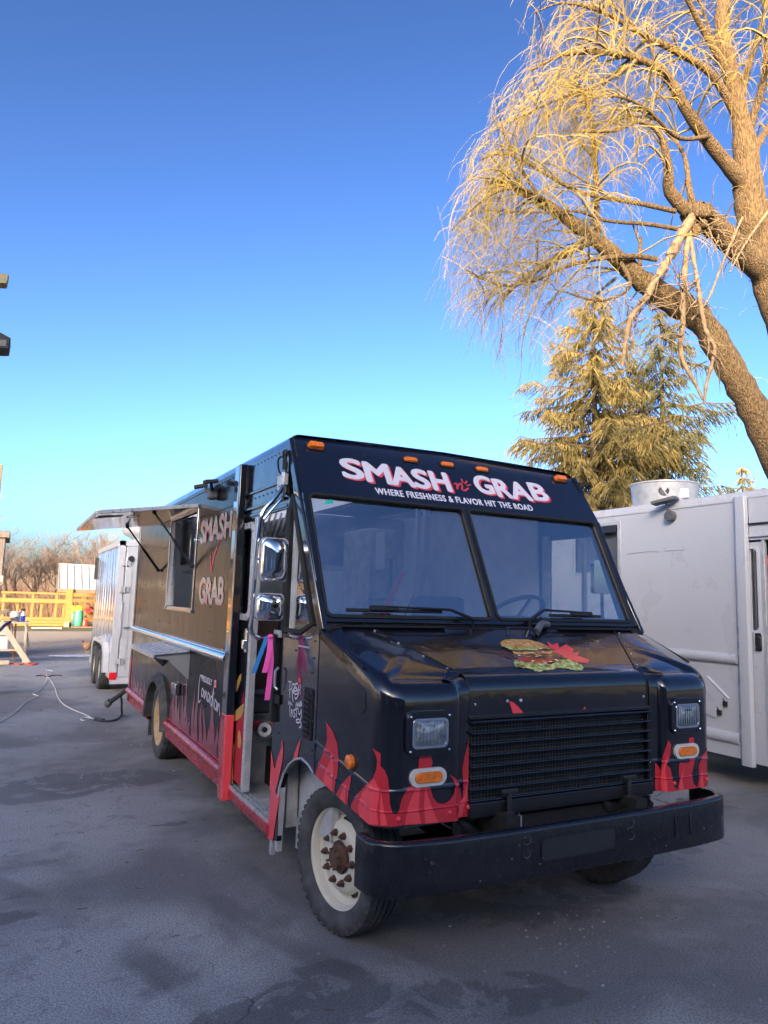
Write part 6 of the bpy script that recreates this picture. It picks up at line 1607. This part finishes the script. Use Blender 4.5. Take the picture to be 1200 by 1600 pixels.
for i in range(12):
    x0 = 2.06+0.33*i; skew = 0.17
    bb = MB(); vs = [V((x0,ra.y,ra.z)),V((x0+0.325,ra.y,ra.z)),V((x0+0.325,rb_.y,rb_.z)),V((x0,rb_.y,rb_.z))]; bb.add(vs,[(0,1,2,3)]); bb.bar(vs[0]+V((0,0,0.02)),vs[3]+V((0,0,0.02)),0.03,0.05,(0,-0.6,0.8)); bb.build('roof_panel', RO, SHL, solid=0.01)
    bb = MB(); bb.add([V((x0,38.4,2.98)),V((x0+0.325,38.4,2.98)),V((x0+0.325,39.8,1.76)),V((x0,39.8,1.76))],[(0,1,2,3)]); bb.build('roof_panel', RO, SHL, solid=0.01)
MB().box((2.04,38.34,2.97),(6.05,38.46,3.02)).build('ridge_cap', RO, SHL)
MB().box((2.15,37.05,1.62),(5.9,37.15,1.75)).box((2.15,39.6,1.62),(5.9,39.7,1.75)).build('beam', WOODB, SHL)
for x, y in ((5.7,37.05),(5.7,39.6),(2.55,39.6)): MB().box((x,y,0),(x+0.14,y+0.14,1.7)).build('post', WOODY, SHL)
GREENB = M('green plastic barrel', (0.03,0.22,0.13), 0.5, var=0.1); DGREEN = M('dark green plastic', (0.012,0.06,0.05), 0.5)
for c, m_, lab in ((V((3.02,36.9,0.05)), GREENB, 'bright green plastic barrel standing in front of the yellow fence post'), (V((2.82,37.05,0.05)), DGREEN, 'dark green barrel half hidden by the brighter green one')):
    o = MB().lathe([(0.0,0),(0.17,0),(0.20,0.08),(0.215,0.35),(0.20,0.6),(0.15,0.72),(0.06,0.76),(0.0,0.76)], c, (0,0,1), 20).build('barrel', m_, smooth=True); tag(o, lab, 'barrel', 'barrels by the fence')
YEL = M('yellow plastic sheet', (0.5,0.42,0.02), 0.5)
b = MB(); rnd = random.Random(6); rows = []
for i in range(7): rows.append([V((2.68+0.075*j, 36.85+rnd.uniform(-0.05,0.05), 0.72+0.05*i - 0.02*abs(j-3) + rnd.uniform(-0.03,0.03))) for j in range(7)])
b.grid(rows); tag(b.build('yellow_cover', YEL, smooth=True, solid=0.03), 'crumpled bright yellow cover lying on top of the green barrels', 'cover')
b = MB(); b.lathe([(0.0,0),(0.14,0),(0.15,0.1),(0.12,0.26),(0.05,0.30),(0.0,0.3)], (3.32,36.9,0.05), (0,0,1), 14); tag(b.build('red_can', M('red plastic',(0.6,0.03,0.02),0.4), smooth=True), 'red fuel can on the ground beside the green barrel', 'can')
b = MB(); b.box((3.55,39.2,0.6),(3.8,39.45,0.85)); b.lathe([(0.0,0),(0.1,0.0),(0.1,0.1),(0.0,0.12)], (3.67,39.3,0.85), (0,0,1), 10); tag(b.build('red_box', M('dull red box',(0.35,0.03,0.03),0.5)), 'dull red box on the rail of the second fence', 'box')
b = MB(); b.bar((1.0,34.9,0.04),(2.2,34.8,0.04),0.25,0.05); tag(b.build('loose_plank', WOODP, bevel=0.004), 'pale plank lying on the lawn before the yellow fence', 'plank')
b = MB(); b.bar((2.7,36.3,0.03),(6.0,36.3,0.03),0.9,0.05); tag(b.build('timber_step', WOODB, bevel=0.006), 'low brown timber platform under the green barrels', 'platform')

# ------------------------------------------------------------------ barn behind the photographer: its shade covers the yard
ld = V((0.65,0.76,0)).normalized(); lp = V((0.76,-0.65,0)).normalized()
BN = empty('barn', ld*-16, 'long dark timber barn behind the photographer that shades the yard', 'barn')
o0 = ld*-12.0 + lp*-16.3
BW = M('dark barn boards', (0.17,0.15,0.13), 0.85, col2=(0.28,0.25,0.22), scale=2, stretch=(3,3,0.3), bump=0.3, bscale=10)
b = MB(); P = lambda s, k, z: o0 + lp*s - ld*k + V((0,0,z))
LB, DB = 44.0, 12.0
b.add([P(0,0,0),P(LB,0,0),P(LB,0,6.2),P(0,0,6.2),P(0,DB,0),P(LB,DB,0),P(LB,DB,6.2),P(0,DB,6.2),P(0,DB/2,12.0),P(LB,DB/2,12.0)], [(0,1,2,3),(5,4,7,6),(4,0,3,8,7),(1,5,6,9,2)])
b.build('wall', BW, BN)
b = MB(); 
def slab(q):
    b.add(q + [p+V((0,0,0.15)) for p in q], [(0,1,2,3),(7,6,5,4),(0,4,5,1),(1,5,6,2),(2,6,7,3),(3,7,4,0)])
slab([P(-0.3,-0.5,5.95),P(LB+0.3,-0.5,5.95),P(LB+0.3,DB/2,12.05),P(-0.3,DB/2,12.05)]); slab([P(-0.3,DB/2,12.05),P(LB+0.3,DB/2,12.05),P(LB+0.3,DB+0.5,5.95),P(-0.3,DB+0.5,5.95)])
b.build('roof', GREYPL, BN)
for s in (10, 22, 30):
    b = MB(); b.add([P(s,-0.03,0.1),P(s+3.2,-0.03,0.1),P(s+3.2,-0.03,3.2),P(s,-0.03,3.2)],[(0,1,2,3)]); b.build('door', TRAILP, BN, solid=0.04)
# ------------------------------------------------------------------ WILLOW
BARK = M('willow bark', (0.034,0.021,0.010), 0.92, col2=(0.175,0.112,0.05), scale=17, bump=1.0, bscale=20, stretch=(1.8,1.8,0.45), bdist=0.12, thresh=(0.3,0.66))
DEADW = M('bare dead wood', (0.09,0.06,0.033), 0.85, col2=(0.22,0.155,0.09), scale=9, bump=0.5, bscale=30)
GOLD = M('golden twigs', (0.19,0.13,0.013), 0.8, col2=(0.31,0.22,0.03), scale=0.8)
GREYT = M('greyish twigs', (0.105,0.085,0.04), 0.85, col2=(0.185,0.15,0.075), scale=0.8)
base = dep(1330, 1000, 14.6); base.z = 0
WL = empty('willow_tree', (base.x, base.y, 0), 'tall bare weeping willow with golden twigs leaning over the white van', 'tree')
rnd = random.Random(12)
def limb(pxs, name='limb', mat=BARK, n=10, wob=0.05, cap=True, first=None):
    pts = [dep(x, y, d) for x, y, d, r in pxs]; rs = [r*(0.78 if name == 'dead_limb' else 1.0) for *_, r in pxs]
    if first is not None: pts = [first] + pts; rs = [rs[0]*1.25] + rs
    P_ = smooth_path(pts, 6); RS = []
    for i in range(len(pts)-1):
        for k in range(6): RS.append(rs[i] + (rs[i+1]-rs[i])*k/6)
    RS.append(rs[-1])
    RS = [r*(1+rnd.uniform(-wob, wob)*2) for r in RS]
    P_ = [p + V((rnd.uniform(-1,1),rnd.uniform(-1,1),rnd.uniform(-1,1)))*(RS[i]*wob*1.2) for i, p in enumerate(P_)]
    b = MB(); b.tube(P_, RS, n); o = b.build(name, mat, WL, smooth=True, angle=80)
    return P_, RS
SRC = []   # (path, radii, weight) sources of finer branches
t1 = limb([(1262,830,14.2,0.33),(1200,690,14,0.29),(1150,590,13.9,0.27),(1098,505,13.8,0.255),(1050,470,13.7,0.25),(1005,440,13.5,0.20),(955,395,13.3,0.15),(900,352,13.0,0.11),(850,318,12.8,0.10),(800,292,12.6,0.06),(760,285,12.4,0.03)], 'trunk', n=16, first=V((base.x-0.25, base.y, 0)))
t2 = limb([(1300,720,15.2,0.46),(1235,520,15.0,0.40),(1195,415,15,0.35),(1172,320,15,0.30),(1166,240,15,0.25),(1155,175,15,0.19),(1138,100,15,0.15),(1128,40,15,0.15),(1140,-60,15.2,0.10),(1150,-160,15.3,0.05)], 'trunk', n=16, first=V((base.x+0.5, base.y+0.6, 0)))
SRC += [(t1[0][36:], t1[1][36:], 1.6), (t2[0][34:], t2[1][34:], 1.2)]
lb = limb([(1195,425,14.9,0.28),(1150,385,14.5,0.24),(1118,355,14.2,0.24),(1092,338,14.0,0.26),(1080,328,13.9,0.22)], n=12)
for l, w_ in (
  ([(1160,285,14.9,0.17),(1130,250,14.6,0.14),(1100,212,14.3,0.125),(1073,172,14.0,0.11),(1048,128,13.8,0.09),(1028,106,13.6,0.07),(985,88,13.4,0.06),(935,82,13.2,0.045),(880,86,13.0,0.03),(830,110,12.8,0.02)], 2.2),
  ([(1078,335,13.9,0.13),(1047,300,13.7,0.12),(1044,262,13.5,0.09),(1032,212,13.3,0.05),(1000,190,13.1,0.035),(960,205,12.9,0.025),(900,205,12.6,0.02)], 1.0),
  ([(1085,330,13.9,0.1),(1078,300,13.8,0.06),(1068,240,14.0,0.035),(1040,205,14.2,0.03),(1030,200,14.2,0.02)], 0.4),
  ([(1055,330,13.7,0.05),(1000,318,13.4,0.045),(950,310,13.2,0.04),(900,298,12.9,0.032),(840,265,12.6,0.025),(790,240,12.3,0.02),(750,250,12.1,0.012)], 1.6),
  ([(1060,358,13.7,0.045),(1010,350,13.5,0.04),(950,345,13.1,0.032),(900,330,12.8,0.025),(830,332,12.5,0.02),(760,330,12.2,0.014),(720,345,12,0.01)], 1.4),
  ([(1025,405,13.4,0.055),(985,400,13.1,0.05),(930,405,12.9,0.045),(880,418,12.7,0.035),(830,440,12.5,0.025),(780,445,12.2,0.018),(725,420,12,0.012)], 1.3),
  ([(930,372,13.2,0.09),(890,392,13.0,0.08),(850,415,12.8,0.06),(812,440,12.6,0.04),(785,470,12.4,0.02)], 0.9),
  ([(1155,190,15,0.10),(1115,120,14.6,0.075),(1060,82,14.2,0.07),(1000,52,13.8,0.05),(945,20,13.5,0.035),(880,5,13.2,0.02),(835,20,13,0.014)], 1.8),
  ([(1135,110,15,0.09),(1095,40,14.6,0.06),(1060,-20,14.2,0.04),(1000,-60,13.8,0.025),(930,-70,13.5,0.015)], 1.3),
  ([(1150,190,15,0.09),(1168,110,15.3,0.07),(1190,40,15.6,0.055),(1205,-40,15.8,0.03)], 0.8),
  ([(1172,200,15,0.08),(1192,130,14.8,0.07),(1200,60,14.5,0.05),(1215,-40,14.4,0.03)], 0.8),
  ([(1148,170,15,0.06),(1120,80,15.6,0.045),(1100,20,16.2,0.03),(1080,-60,16.6,0.02)], 0.8),
  ([(1165,260,15,0.10),(1200,200,15.5,0.08),(1260,120,15.8,0.05),(1330,80,16,0.03)], 0.6),
  ([(1180,350,15,0.14),(1240,280,14.6,0.10),(1320,220,14.2,0.06),(1400,240,14,0.03)], 0.5),
  ([(935,385,13.3,0.07),(932,330,13.4,0.06),(930,250,13.5,0.05),(922,180,13.5,0.035),(905,130,13.4,0.02)], 1.0),
  ([(1000,437,13.5,0.04),(1000,400,13.6,0.04),(1001,370,13.6,0.03)], 0.1),
  ([(870,330,12.9,0.045),(830,300,12.5,0.035),(790,295,12.2,0.025),(745,320,11.9,0.016),(705,360,11.7,0.01)], 1.5),
  ([(850,318,12.8,0.04),(815,265,12.9,0.03),(790,215,13.0,0.022),(770,180,13.1,0.014)], 1.2),
  ([(1000,90,13.5,0.04),(960,120,13.2,0.032),(915,140,12.9,0.025),(860,160,12.6,0.018),(800,190,12.3,0.012)], 1.6),
  ([(1030,110,13.7,0.04),(1010,60,13.9,0.03),(970,20,14,0.024),(930,-20,14,0.016)], 1.0),
  ([(960,395,13.3,0.05),(985,445,12.8,0.03),(940,470,12.5,0.022),(880,455,12.3,0.016)], 0.5),
  ([(1110,212,14.3,0.05),(1060,215,13.6,0.04),(1010,170,13.0,0.03),(960,150,12.6,0.022),(900,160,12.3,0.014)], 1.2),
):
    p, r = limb(l, n=8, wob=0.02); SRC.append((p[len(p)//4:], r[len(p)//4:], w_))
# hanging broken dead limbs
for l in ([(1084,336,13.75,0.13),(1066,366,13.5,0.12),(1048,398,13.2,0.105),(1036,420,13.1,0.10),(1022,440,13.0,0.085),(1012,462,12.95,0.09),(996,482,12.9,0.07),(985,500,12.9,0.075),(979,526,12.9,0.055),(976,548,12.9,0.06),(972,572,12.9,0.035)],
          [(1078,345,13.8,0.06),(1072,400,13.4,0.065),(1069,450,13.2,0.07),(1067,500,13.2,0.06),(1064,550,13.2,0.055),(1074,578,13.2,0.05),(1087,600,13.2,0.04),(1097,622,13.2,0.03),(1102,630,13.2,0.012)],
          [(1076,350,13.75,0.05),(1083,400,13.35,0.055),(1088,430,13.2,0.05),(1093,462,13.1,0.055),(1099,500,13.1,0.05),(1104,520,13.1,0.055),(1117,545,13.1,0.05),(1112,570,13.1,0.045),(1104,600,13.1,0.045),(1100,632,13.1,0.02)],
          [(1160,340,14.2,0.03),(1140,385,13.8,0.035),(1122,430,13.5,0.035),(1105,470,13.4,0.03),(1080,500,13.3,0.02)],
          [(1200,330,14.4,0.03),(1165,380,14.0,0.03),(1140,425,13.8,0.02)],
          [(1000,480,13.4,0.035),(985,497,13.3,0.03),(966,512,13.2,0.02)]):
    limb(l, 'dead_limb', DEADW, n=8, wob=0.11)
for l in ([(962,435,13.4,0.04),(935,458,13.0,0.035),(925,480,12.8,0.02)], [(1000,450,13.5,0.03),(985,470,13.6,0.02)]): limb(l, 'dead_limb', MATTE, n=6, wob=0.1)
sp_ = MB()
for k in range(150):
    x, y = rnd.choice(((1040,410),(1010,465),(985,500),(1068,450),(1066,530),(1090,460),(1112,545),(1085,340),(1100,345),(1120,360),(1150,390)))
    q = dep(x+rnd.uniform(-8,8), y+rnd.uniform(-20,20), 13.1 if y > 380 else 13.7); d = V((rnd.gauss(0,1),rnd.gauss(0,1),rnd.gauss(-0.3,1))).normalized(); L = rnd.uniform(0.25,1.0); pts = [q]
    for j in range(5):
        d = (d + V((rnd.gauss(0,.25),rnd.gauss(0,.25),rnd.gauss(-0.12,.25)))).normalized(); pts.append(pts[-1] + d*L/5)
    sp_.tube(pts, [0.014,0.012,0.010,0.008,0.006,0.003], 4, cap=False)
sp_.build('dead_sprigs', DEADW, WL, recalc=False, kind='stuff')
# collar of ivy stems and swellings on the limb stub
b = MB()
for k in range(14):
    a = rnd.uniform(0, 6.28); c = dep(1095+rnd.uniform(-14,26), 336+rnd.uniform(-10,22), 13.7)
    b.ball(c + V((rnd.uniform(-.1,.1),rnd.uniform(-.15,.05),rnd.uniform(-.1,.1))), rnd.uniform(0.06,0.13), n=8, m=5)
b.build('burl', BARK, WL, smooth=True)

gold = MB(); grey = MB(); sub = MB()
def rv(s=1.0): return V((rnd.gauss(0,s),rnd.gauss(0,s),rnd.gauss(0,s)))
left = (-CX).normalized()
UPV = V((0,0,1))
def px_of(p):
    q = p - CAM_POS; z = q.dot(CF); return 600+FPX*q.dot(CX)/z, 800+FPX*q.dot(CD)/z
def xmin(y):
    K = ((-200,850),(0,818),(80,800),(150,765),(250,728),(330,697),(420,682),(520,690),(570,745),(620,800),(680,880),(760,1000))
    for (a, b_), (c, d_) in zip(K, K[1:]):
        if y < c: return b_ + (d_-b_)*(y-a)/(c-a) + rnd.gauss(6, 24)
    return 900
def droop(p, d, L, r, bb, sag):
    n = 6; pts = [p]; d = d.normalized(); q = p.copy()
    for i in range(n):
        d = (d + V((0,0,-1))*sag*(0.35+i*0.22) + rv(0.07)).normalized(); q = q + d*(L/n); pts.append(q.copy())
    for tp in (pts[-1], pts[3]):
        x, y = px_of(tp)
        if y < 700 and x < xmin(y): return pts
    bb.tube(pts, [r, r*0.9, r*0.8, r*0.7, r*0.55, r*0.45, r*0.3], 3, cap=False)
    return pts
ntw = 0
for path, radii, w_ in SRC:
    nb = int(17*w_)
    for k in range(nb):
        i = rnd.randrange(len(path)-1) if rnd.random() < 0.7 else rnd.randrange(len(path)//2, len(path)-1)
        p = path[i].lerp(path[i+1], rnd.random()); t = (path[min(i+1,len(path)-1)]-path[max(i-1,0)]).normalized()
        d = (t*0.55 + rv(0.55) + UPV*0.30 + left*0.28).normalized()
        L = rnd.uniform(0.8, 2.1)
        n = 7; q = p.copy(); pts = [q.copy()]
        for j in range(n):
            d = (d + V((0,0,-0.10-0.05*j)) + rv(0.10)).normalized(); q = q + d*(L/n); pts.append(q.copy())
        x_, y_ = px_of(pts[-1])
        if x_ < xmin(y_) + 15: continue
        r0 = min(0.030, radii[i]*0.6)*rnd.uniform(0.6,1.15)
        sub.tube(pts, [r0*(1-0.75*j/n) for j in range(n+1)], 4, cap=False)
        x_, y_ = px_of(pts[-1])
        for m_ in range(rnd.randint(3, 8)):
            jj = rnd.randrange(1, n+1); s = pts[jj].lerp(pts[jj-1], rnd.random())
            dd = ((pts[jj]-pts[jj-1]).normalized()*0.9 + rv(0.5) + UPV*0.10)
            far = (x_ < 900)
            LL = rnd.uniform(0.45, 1.25) * (1.2 if far else 0.85)
            bb = gold if rnd.random() < (0.72 if y_ < 330 else 0.45) else grey
            tw = droop(s, dd, LL, rnd.uniform(0.0045,0.0075), bb, rnd.uniform(0.12,0.42)); ntw += 1
            for e in range(rnd.randint(1, 3)):
                u = rnd.randrange(1, 5); droop(tw[u], (tw[u+1]-tw[u]).normalized()*0.8 + rv(0.45), LL*rnd.uniform(0.3,0.6), 0.0042, bb, rnd.uniform(0.15,0.45)); ntw += 1
# curtains of long hanging shoots along the outer rim
for x0, y0, x1, y1, n_, d0, d1 in ((690,300,860,360,130,11.8,12.9),(690,350,830,440,150,11.7,12.7),(740,230,860,300,60,12.2,13),(820,400,980,450,80,12.4,13.4),(760,430,860,470,60,12.2,12.8),(800,60,900,200,60,12.6,13.4),(900,440,1060,520,40,13.2,13.7),(990,440,1110,520,14,13.5,13.9)):
    for k in range(n_):
        f = (rnd.randrange(7) + rnd.gauss(0.5,0.22))/7; p = dep(x0+(x1-x0)*f+rnd.uniform(-12,12), y0+(y1-y0)*rnd.random(), rnd.uniform(d0,d1))
        droop(p, left*0.5 + rv(0.5) + UPV*0.1, rnd.uniform(0.7,2.1), 0.0045, grey if rnd.random() < 0.75 else gold, rnd.uniform(0.35,0.8)); ntw += 1
sub.build('branch', BARK if False else GREYT, WL, smooth=True, angle=80, recalc=False)
gold.build('golden_twigs', GOLD, WL, recalc=False, kind='stuff'); grey.build('hanging_twigs', GREYT, WL, recalc=False, kind='stuff')
# pale shoots sprouting along the trunks
b = MB()
for path, radii in (t1, t2):
    for k in range(150):
        i = rnd.randrange(14, len(path)-1); p = path[i] + rv(1).normalized()*radii[i]*0.95
        droop(p, rv(1)+UPV*0.4, rnd.uniform(0.2,0.7), 0.0045, b, rnd.uniform(-0.1,0.3))
b.build('shoots', GOLD, WL, recalc=False, kind='stuff')

# ------------------------------------------------------------------ SPRUCES
NEED = M('spruce needles', (0.05,0.052,0.016), 0.8, col2=(0.20,0.145,0.042), scale=1.6, thresh=(0.35,0.65)); NEED2 = M('shade tinted needles', (0.03,0.042,0.015), 0.8, col2=(0.10,0.09,0.03), scale=1.4)  # sunlit gold in the first needle colour, shade painted into the second
SBARK = M('spruce bark', (0.07,0.05,0.035), 0.9, var=0.3)
def spruce(base, height, rad, label, seed, needles, whorls=26, zlo=0.12, group='spruces beyond the white van', dens=1.0):
    r = random.Random(seed); o = empty('spruce_tree', (base.x, base.y, 0), label, 'tree', group)
    b = MB(); b.tube([V((base.x, base.y, 0)), V((base.x+0.05, base.y, height*0.5)), V((base.x, base.y, height))], [height*0.018, height*0.011, 0.02], 8); b.build('trunk', SBARK, o, smooth=True)
    br = MB(); nd = MB()
    for i in range(whorls):
        f = i/(whorls-1); z = height*(zlo + (1-zlo)*f**0.92)*0.995
        R0 = rad*(1-f)**0.62*(0.6+0.75*r.random()) + 0.3
        nb = 7 if f < 0.8 else 5
        for k in range(nb):
            if r.random() < 0.12: continue
            a = 2*math.pi*(k+r.random()*0.7)/nb + i*0.9; L = R0*r.uniform(0.45,1.15)
            d = V((math.cos(a), math.sin(a), 0)); pts = []
            up = 0.25*f - 0.12
            for j in range(7):
                t = j/6; pts.append(V((base.x, base.y, z + r.uniform(-0.1,0.1))) + d*L*t + V((0,0, L*(up*t - 0.42*t*t + 0.34*t**3)*1.0 + r.uniform(-.06,.06))))
            br.tube(pts, [0.05*(1-0.8*j/6)*(0.5+L/6) for j in range(7)], 4, cap=False)
            s = V((-d.y, d.x, 0))
            m_ = int(L*6.5*dens)+3
            for j in range(m_):
                t = 0.18 + 0.82*(j+r.random())/m_; u = min(5, int(t*6)); p = pts[u].lerp(pts[u+1], t*6-u)
                for sd in (-1, 1):
                    l2 = (0.22+0.42*L*0.35*(1-abs(t-0.55)))*r.uniform(0.6,1.2); e = p + (d*0.55 + s*sd*r.uniform(0.4,1.0)).normalized()*l2 + V((0,0,-l2*r.uniform(0.5,1.6)))
                    # a feathery twig: several narrow needle blades along it
                    nl = 7
                    for q in range(nl):
                        c = p.lerp(e, (q+0.5)/nl); ax = (e-p).normalized(); sz = 0.075*(1-0.45*q/nl)*r.uniform(0.8,1.5)
                        n1 = V((r.gauss(0,1),r.gauss(0,1),r.gauss(0,1))).cross(ax)
                        if n1.length < 1e-3: continue
                        n1.normalize()
                        nd.add([c - ax*sz*1.1, c + n1*sz*0.32, c + ax*sz*1.9 + V((0,0,-sz*0.5)), c - n1*sz*0.32], [(0,1,2,3)])
    br.build('branch', SBARK, o, recalc=False); nd.build('foliage', needles, o, recalc=False)
    return o
def gbase(px, d):
    p = dep(px, 957, d); return V((p.x, p.y, 0))
spruce(gbase(930, 27), 14.1, 4.7, 'larger golden green spruce rising behind the willow and the black truck', 3, NEED, dens=1.9)
spruce(gbase(1040, 29), 14.4, 4.4, 'darker spruce behind the white van under the leaning willow trunk', 9, NEED2, dens=1.3, whorls=24)
spruce(gbase(880, 31), 9.2, 3.0, 'shorter spruce low behind the black truck roof', 15, NEED, whorls=18)
spruce(gbase(985, 30), 12.6, 4.4, 'middle spruce filling the gap between the two taller ones behind the vans', 27, NEED, dens=1.2)
spruce(gbase(1166, 40), 9.9, 2.4, 'small distant conifer tip above the white van roof at the right', 19, NEED, whorls=16, group=None)
spruce(gbase(1130, 42), 8.6, 1.9, 'smaller distant conifer tip beside the one above the white van', 23, NEED, whorls=14, group=None)

# ------------------------------------------------------------------ BARE TREES AND THICKET
TB = M('bare tree wood', (0.06,0.045,0.037), 0.9, col2=(0.13,0.10,0.085), scale=2); TT = M('bare crown twigs', (0.10,0.072,0.06), 0.9, col2=(0.18,0.13,0.107), scale=1)
def bare_tree(seed, h):
    r = random.Random(seed); trunk = MB(); crown = MB()
    def grow(p, d, L, rad, lev):
        n = 4; pts = [p.copy()]; q = p.copy()
        for j in range(n):
            d = (d + V((r.gauss(0,.14),r.gauss(0,.14),r.gauss(0,.07)+0.03))).normalized(); q = q + d*(L/n); pts.append(q.copy())
        (trunk if lev == 0 else crown).tube(pts, [rad*(1-0.55*j/n) for j in range(n+1)], 6 if lev == 0 else (4 if lev == 1 else 3), cap=False)
        if lev >= 4: return
        nb = (7, 5, 4, 4)[lev]
        for k in range(nb):
            t = r.uniform(0.3, 1.0) if lev else r.uniform(0.25, 1.0); u = min(n-1, int(t*n)); s = pts[u].lerp(pts[u+1], t*n-u)
            a = r.uniform(0, 2*math.pi); sp = r.uniform(0.45, 0.85)
            dd = (d*(1-sp*0.5) + V((math.cos(a), math.sin(a), 0.25))*sp).normalized()
            grow(s, dd, L*r.uniform(0.45,0.72), max(0.008, rad*(1-0.55*t)*0.55), lev+1)
    grow(V((0,0,0)), V((0,0,1)), h*0.55, h*0.018, 0)
    return trunk.mesh('trunk', TB, smooth=True, angle=80, recalc=False), crown.mesh('crown', TT, recalc=False)
BT = [bare_tree(40+i, 5.2) for i in range(5)]
rnd = random.Random(77)
names = ['bare tree with a broad twiggy crown', 'bare slender tree with upswept twigs', 'bare grey brown tree of the far wood', 'leafless tree with a leaning stem', 'leafless bushy tree of the wood edge']
spots = []
for k in range(19): spots.append((-1.0 + 0.68*k + rnd.uniform(-0.3,0.3), 47 + rnd.uniform(0,10), rnd.uniform(0.95,1.22)))
for k in range(26): spots.append((-34 + 1.3*k + rnd.uniform(-0.5,0.5), 40 + rnd.uniform(0,8), rnd.uniform(1.0,1.6)))
ordn = 'first second third fourth fifth sixth seventh eighth ninth tenth eleventh twelfth thirteenth fourteenth fifteenth sixteenth seventeenth eighteenth nineteenth'.split()
rank = {i: r for r, i in enumerate(sorted(range(19), key=lambda i: spots[i][0]/spots[i][1]))}
for si, (x, y, s) in enumerate(spots):
    k = rnd.randrange(5)
    lab = 'bare leafless tree, %s from the left behind the yellow fence' % ordn[rank[si]] if si < 19 else 'bare leafless tree of the brown wood beyond the left edge of view'
    o = empty('bare_tree', (x, y, 0), lab, 'tree', 'bare trees beyond the yellow fence' if si < 19 else 'bare trees beyond the left edge')
    o.rotation_euler = (0,0,rnd.uniform(0,6.28)); o.scale = (s,s,s)
    for me, nme in zip(BT[k], ('trunk','crown')):
        c = bpy.data.objects.new(nme, me); COL.objects.link(c); c.parent = o
# brown undergrowth
b = MB(); rnd = random.Random(5)
for i in range(5200):
    x = rnd.uniform(-34, 13); y = rnd.uniform(41.5, 58); L = rnd.uniform(0.8, 2.6)*(1.0 if y > 46 else 0.7); a = rnd.uniform(0,6.28); ln = rnd.uniform(0.1,0.5)
    b.tube([(x,y,0),(x+ln*L*0.5*math.cos(a),y+ln*L*0.5*math.sin(a),L*0.6),(x+ln*L*1.1*math.cos(a),y+ln*L*1.1*math.sin(a),L)], [0.014,0.010,0.004], 3, cap=False)
g = b.build('undergrowth', M('brown undergrowth', (0.12,0.072,0.04), 0.9, col2=(0.22,0.13,0.07), scale=0.5), recalc=False); tag(g, kind='stuff')
# far hillside wood behind the trees
b = MB(); rnd = random.Random(15)
pts = []
for i in range(121):
    x = -90 + 1.5*i; pts.append((x, 75+rnd.uniform(-1,1), 3.3 + 0.8*math.sin(i*0.5) + rnd.uniform(-0.7,0.7)))
rows = [[V((x, y, 0)) for x, y, z in pts], [V((x, y+rnd.uniform(0,1.5), z*0.6)) for x, y, z in pts], [V((x, y+3+rnd.uniform(0,1), z)) for x, y, z in pts], [V((x,y+12,0)) for x, y, z in pts]]
b.grid(rows); g = b.build('far_woods', M('far brown woods', (0.11,0.078,0.06), 0.95, col2=(0.18,0.13,0.095), scale=0.9, bump=0.8, bscale=3, bdist=0.3), smooth=False); tag(g, kind='stuff')
# spikes of fine twigs along its top
b = MB()
for i in range(2600):
    x = rnd.uniform(-60, 40); y = rnd.uniform(60, 76); L = rnd.uniform(2.5, 5.2)
    b.tube([(x,y,0.5),(x+rnd.uniform(-.4,.4),y,L*0.6),(x+rnd.uniform(-.9,.9),y,L)], [0.04,0.025,0.008], 3, cap=False)
g = b.build('far_thicket', TT, recalc=False); tag(g, kind='stuff')
# unseen house added in the sun to bounce warm light into the yard
HS = empty('bounce_light_house', (-26, 20, 0), 'unseen white house added beyond the left edge to bounce sunlight', 'house')
HW = M('sun bounce boards', (0.72,0.70,0.66), 0.7, var=0.06)  # pale walls of the added house return sunlight to the yard
hp = V((-20.0, 25.5, 0)); hd2 = V((-0.80,-0.60,0)).normalized(); hn2 = V((0.60,-0.80,0)).normalized()
P2 = lambda s, k, z: hp + hd2*s - hn2*k + V((0,0,z))
b = MB(); LH, DH = 18.0, 8.0
b.add([P2(0,0,0),P2(LH,0,0),P2(LH,0,6.0),P2(0,0,6.0),P2(0,DH,0),P2(LH,DH,0),P2(LH,DH,6.0),P2(0,DH,6.0),P2(0,DH/2,8.8),P2(LH,DH/2,8.8)],[(0,1,2,3),(5,4,7,6),(4,0,3,8,7),(1,5,6,9,2)]); b.build('wall', HW, HS)
b = MB()
slab([P2(-0.3,-0.4,5.8),P2(LH+0.3,-0.4,5.8),P2(LH+0.3,DH/2,8.85),P2(-0.3,DH/2,8.85)]); slab([P2(-0.3,DH/2,8.85),P2(LH+0.3,DH/2,8.85),P2(LH+0.3,DH+0.4,5.8),P2(-0.3,DH+0.4,5.8)])
b.build('roof', GREYPL, HS)
for s in (1.5, 4.5, 8.0, 11.5):
    for z in (1.0, 3.7):
        MB().add([P2(s,-0.03,z),P2(s+1.2,-0.03,z),P2(s+1.2,-0.03,z+1.5),P2(s,-0.03,z+1.5)],[(0,1,2,3)]).build('window', PLASTIC, HS, solid=0.03)
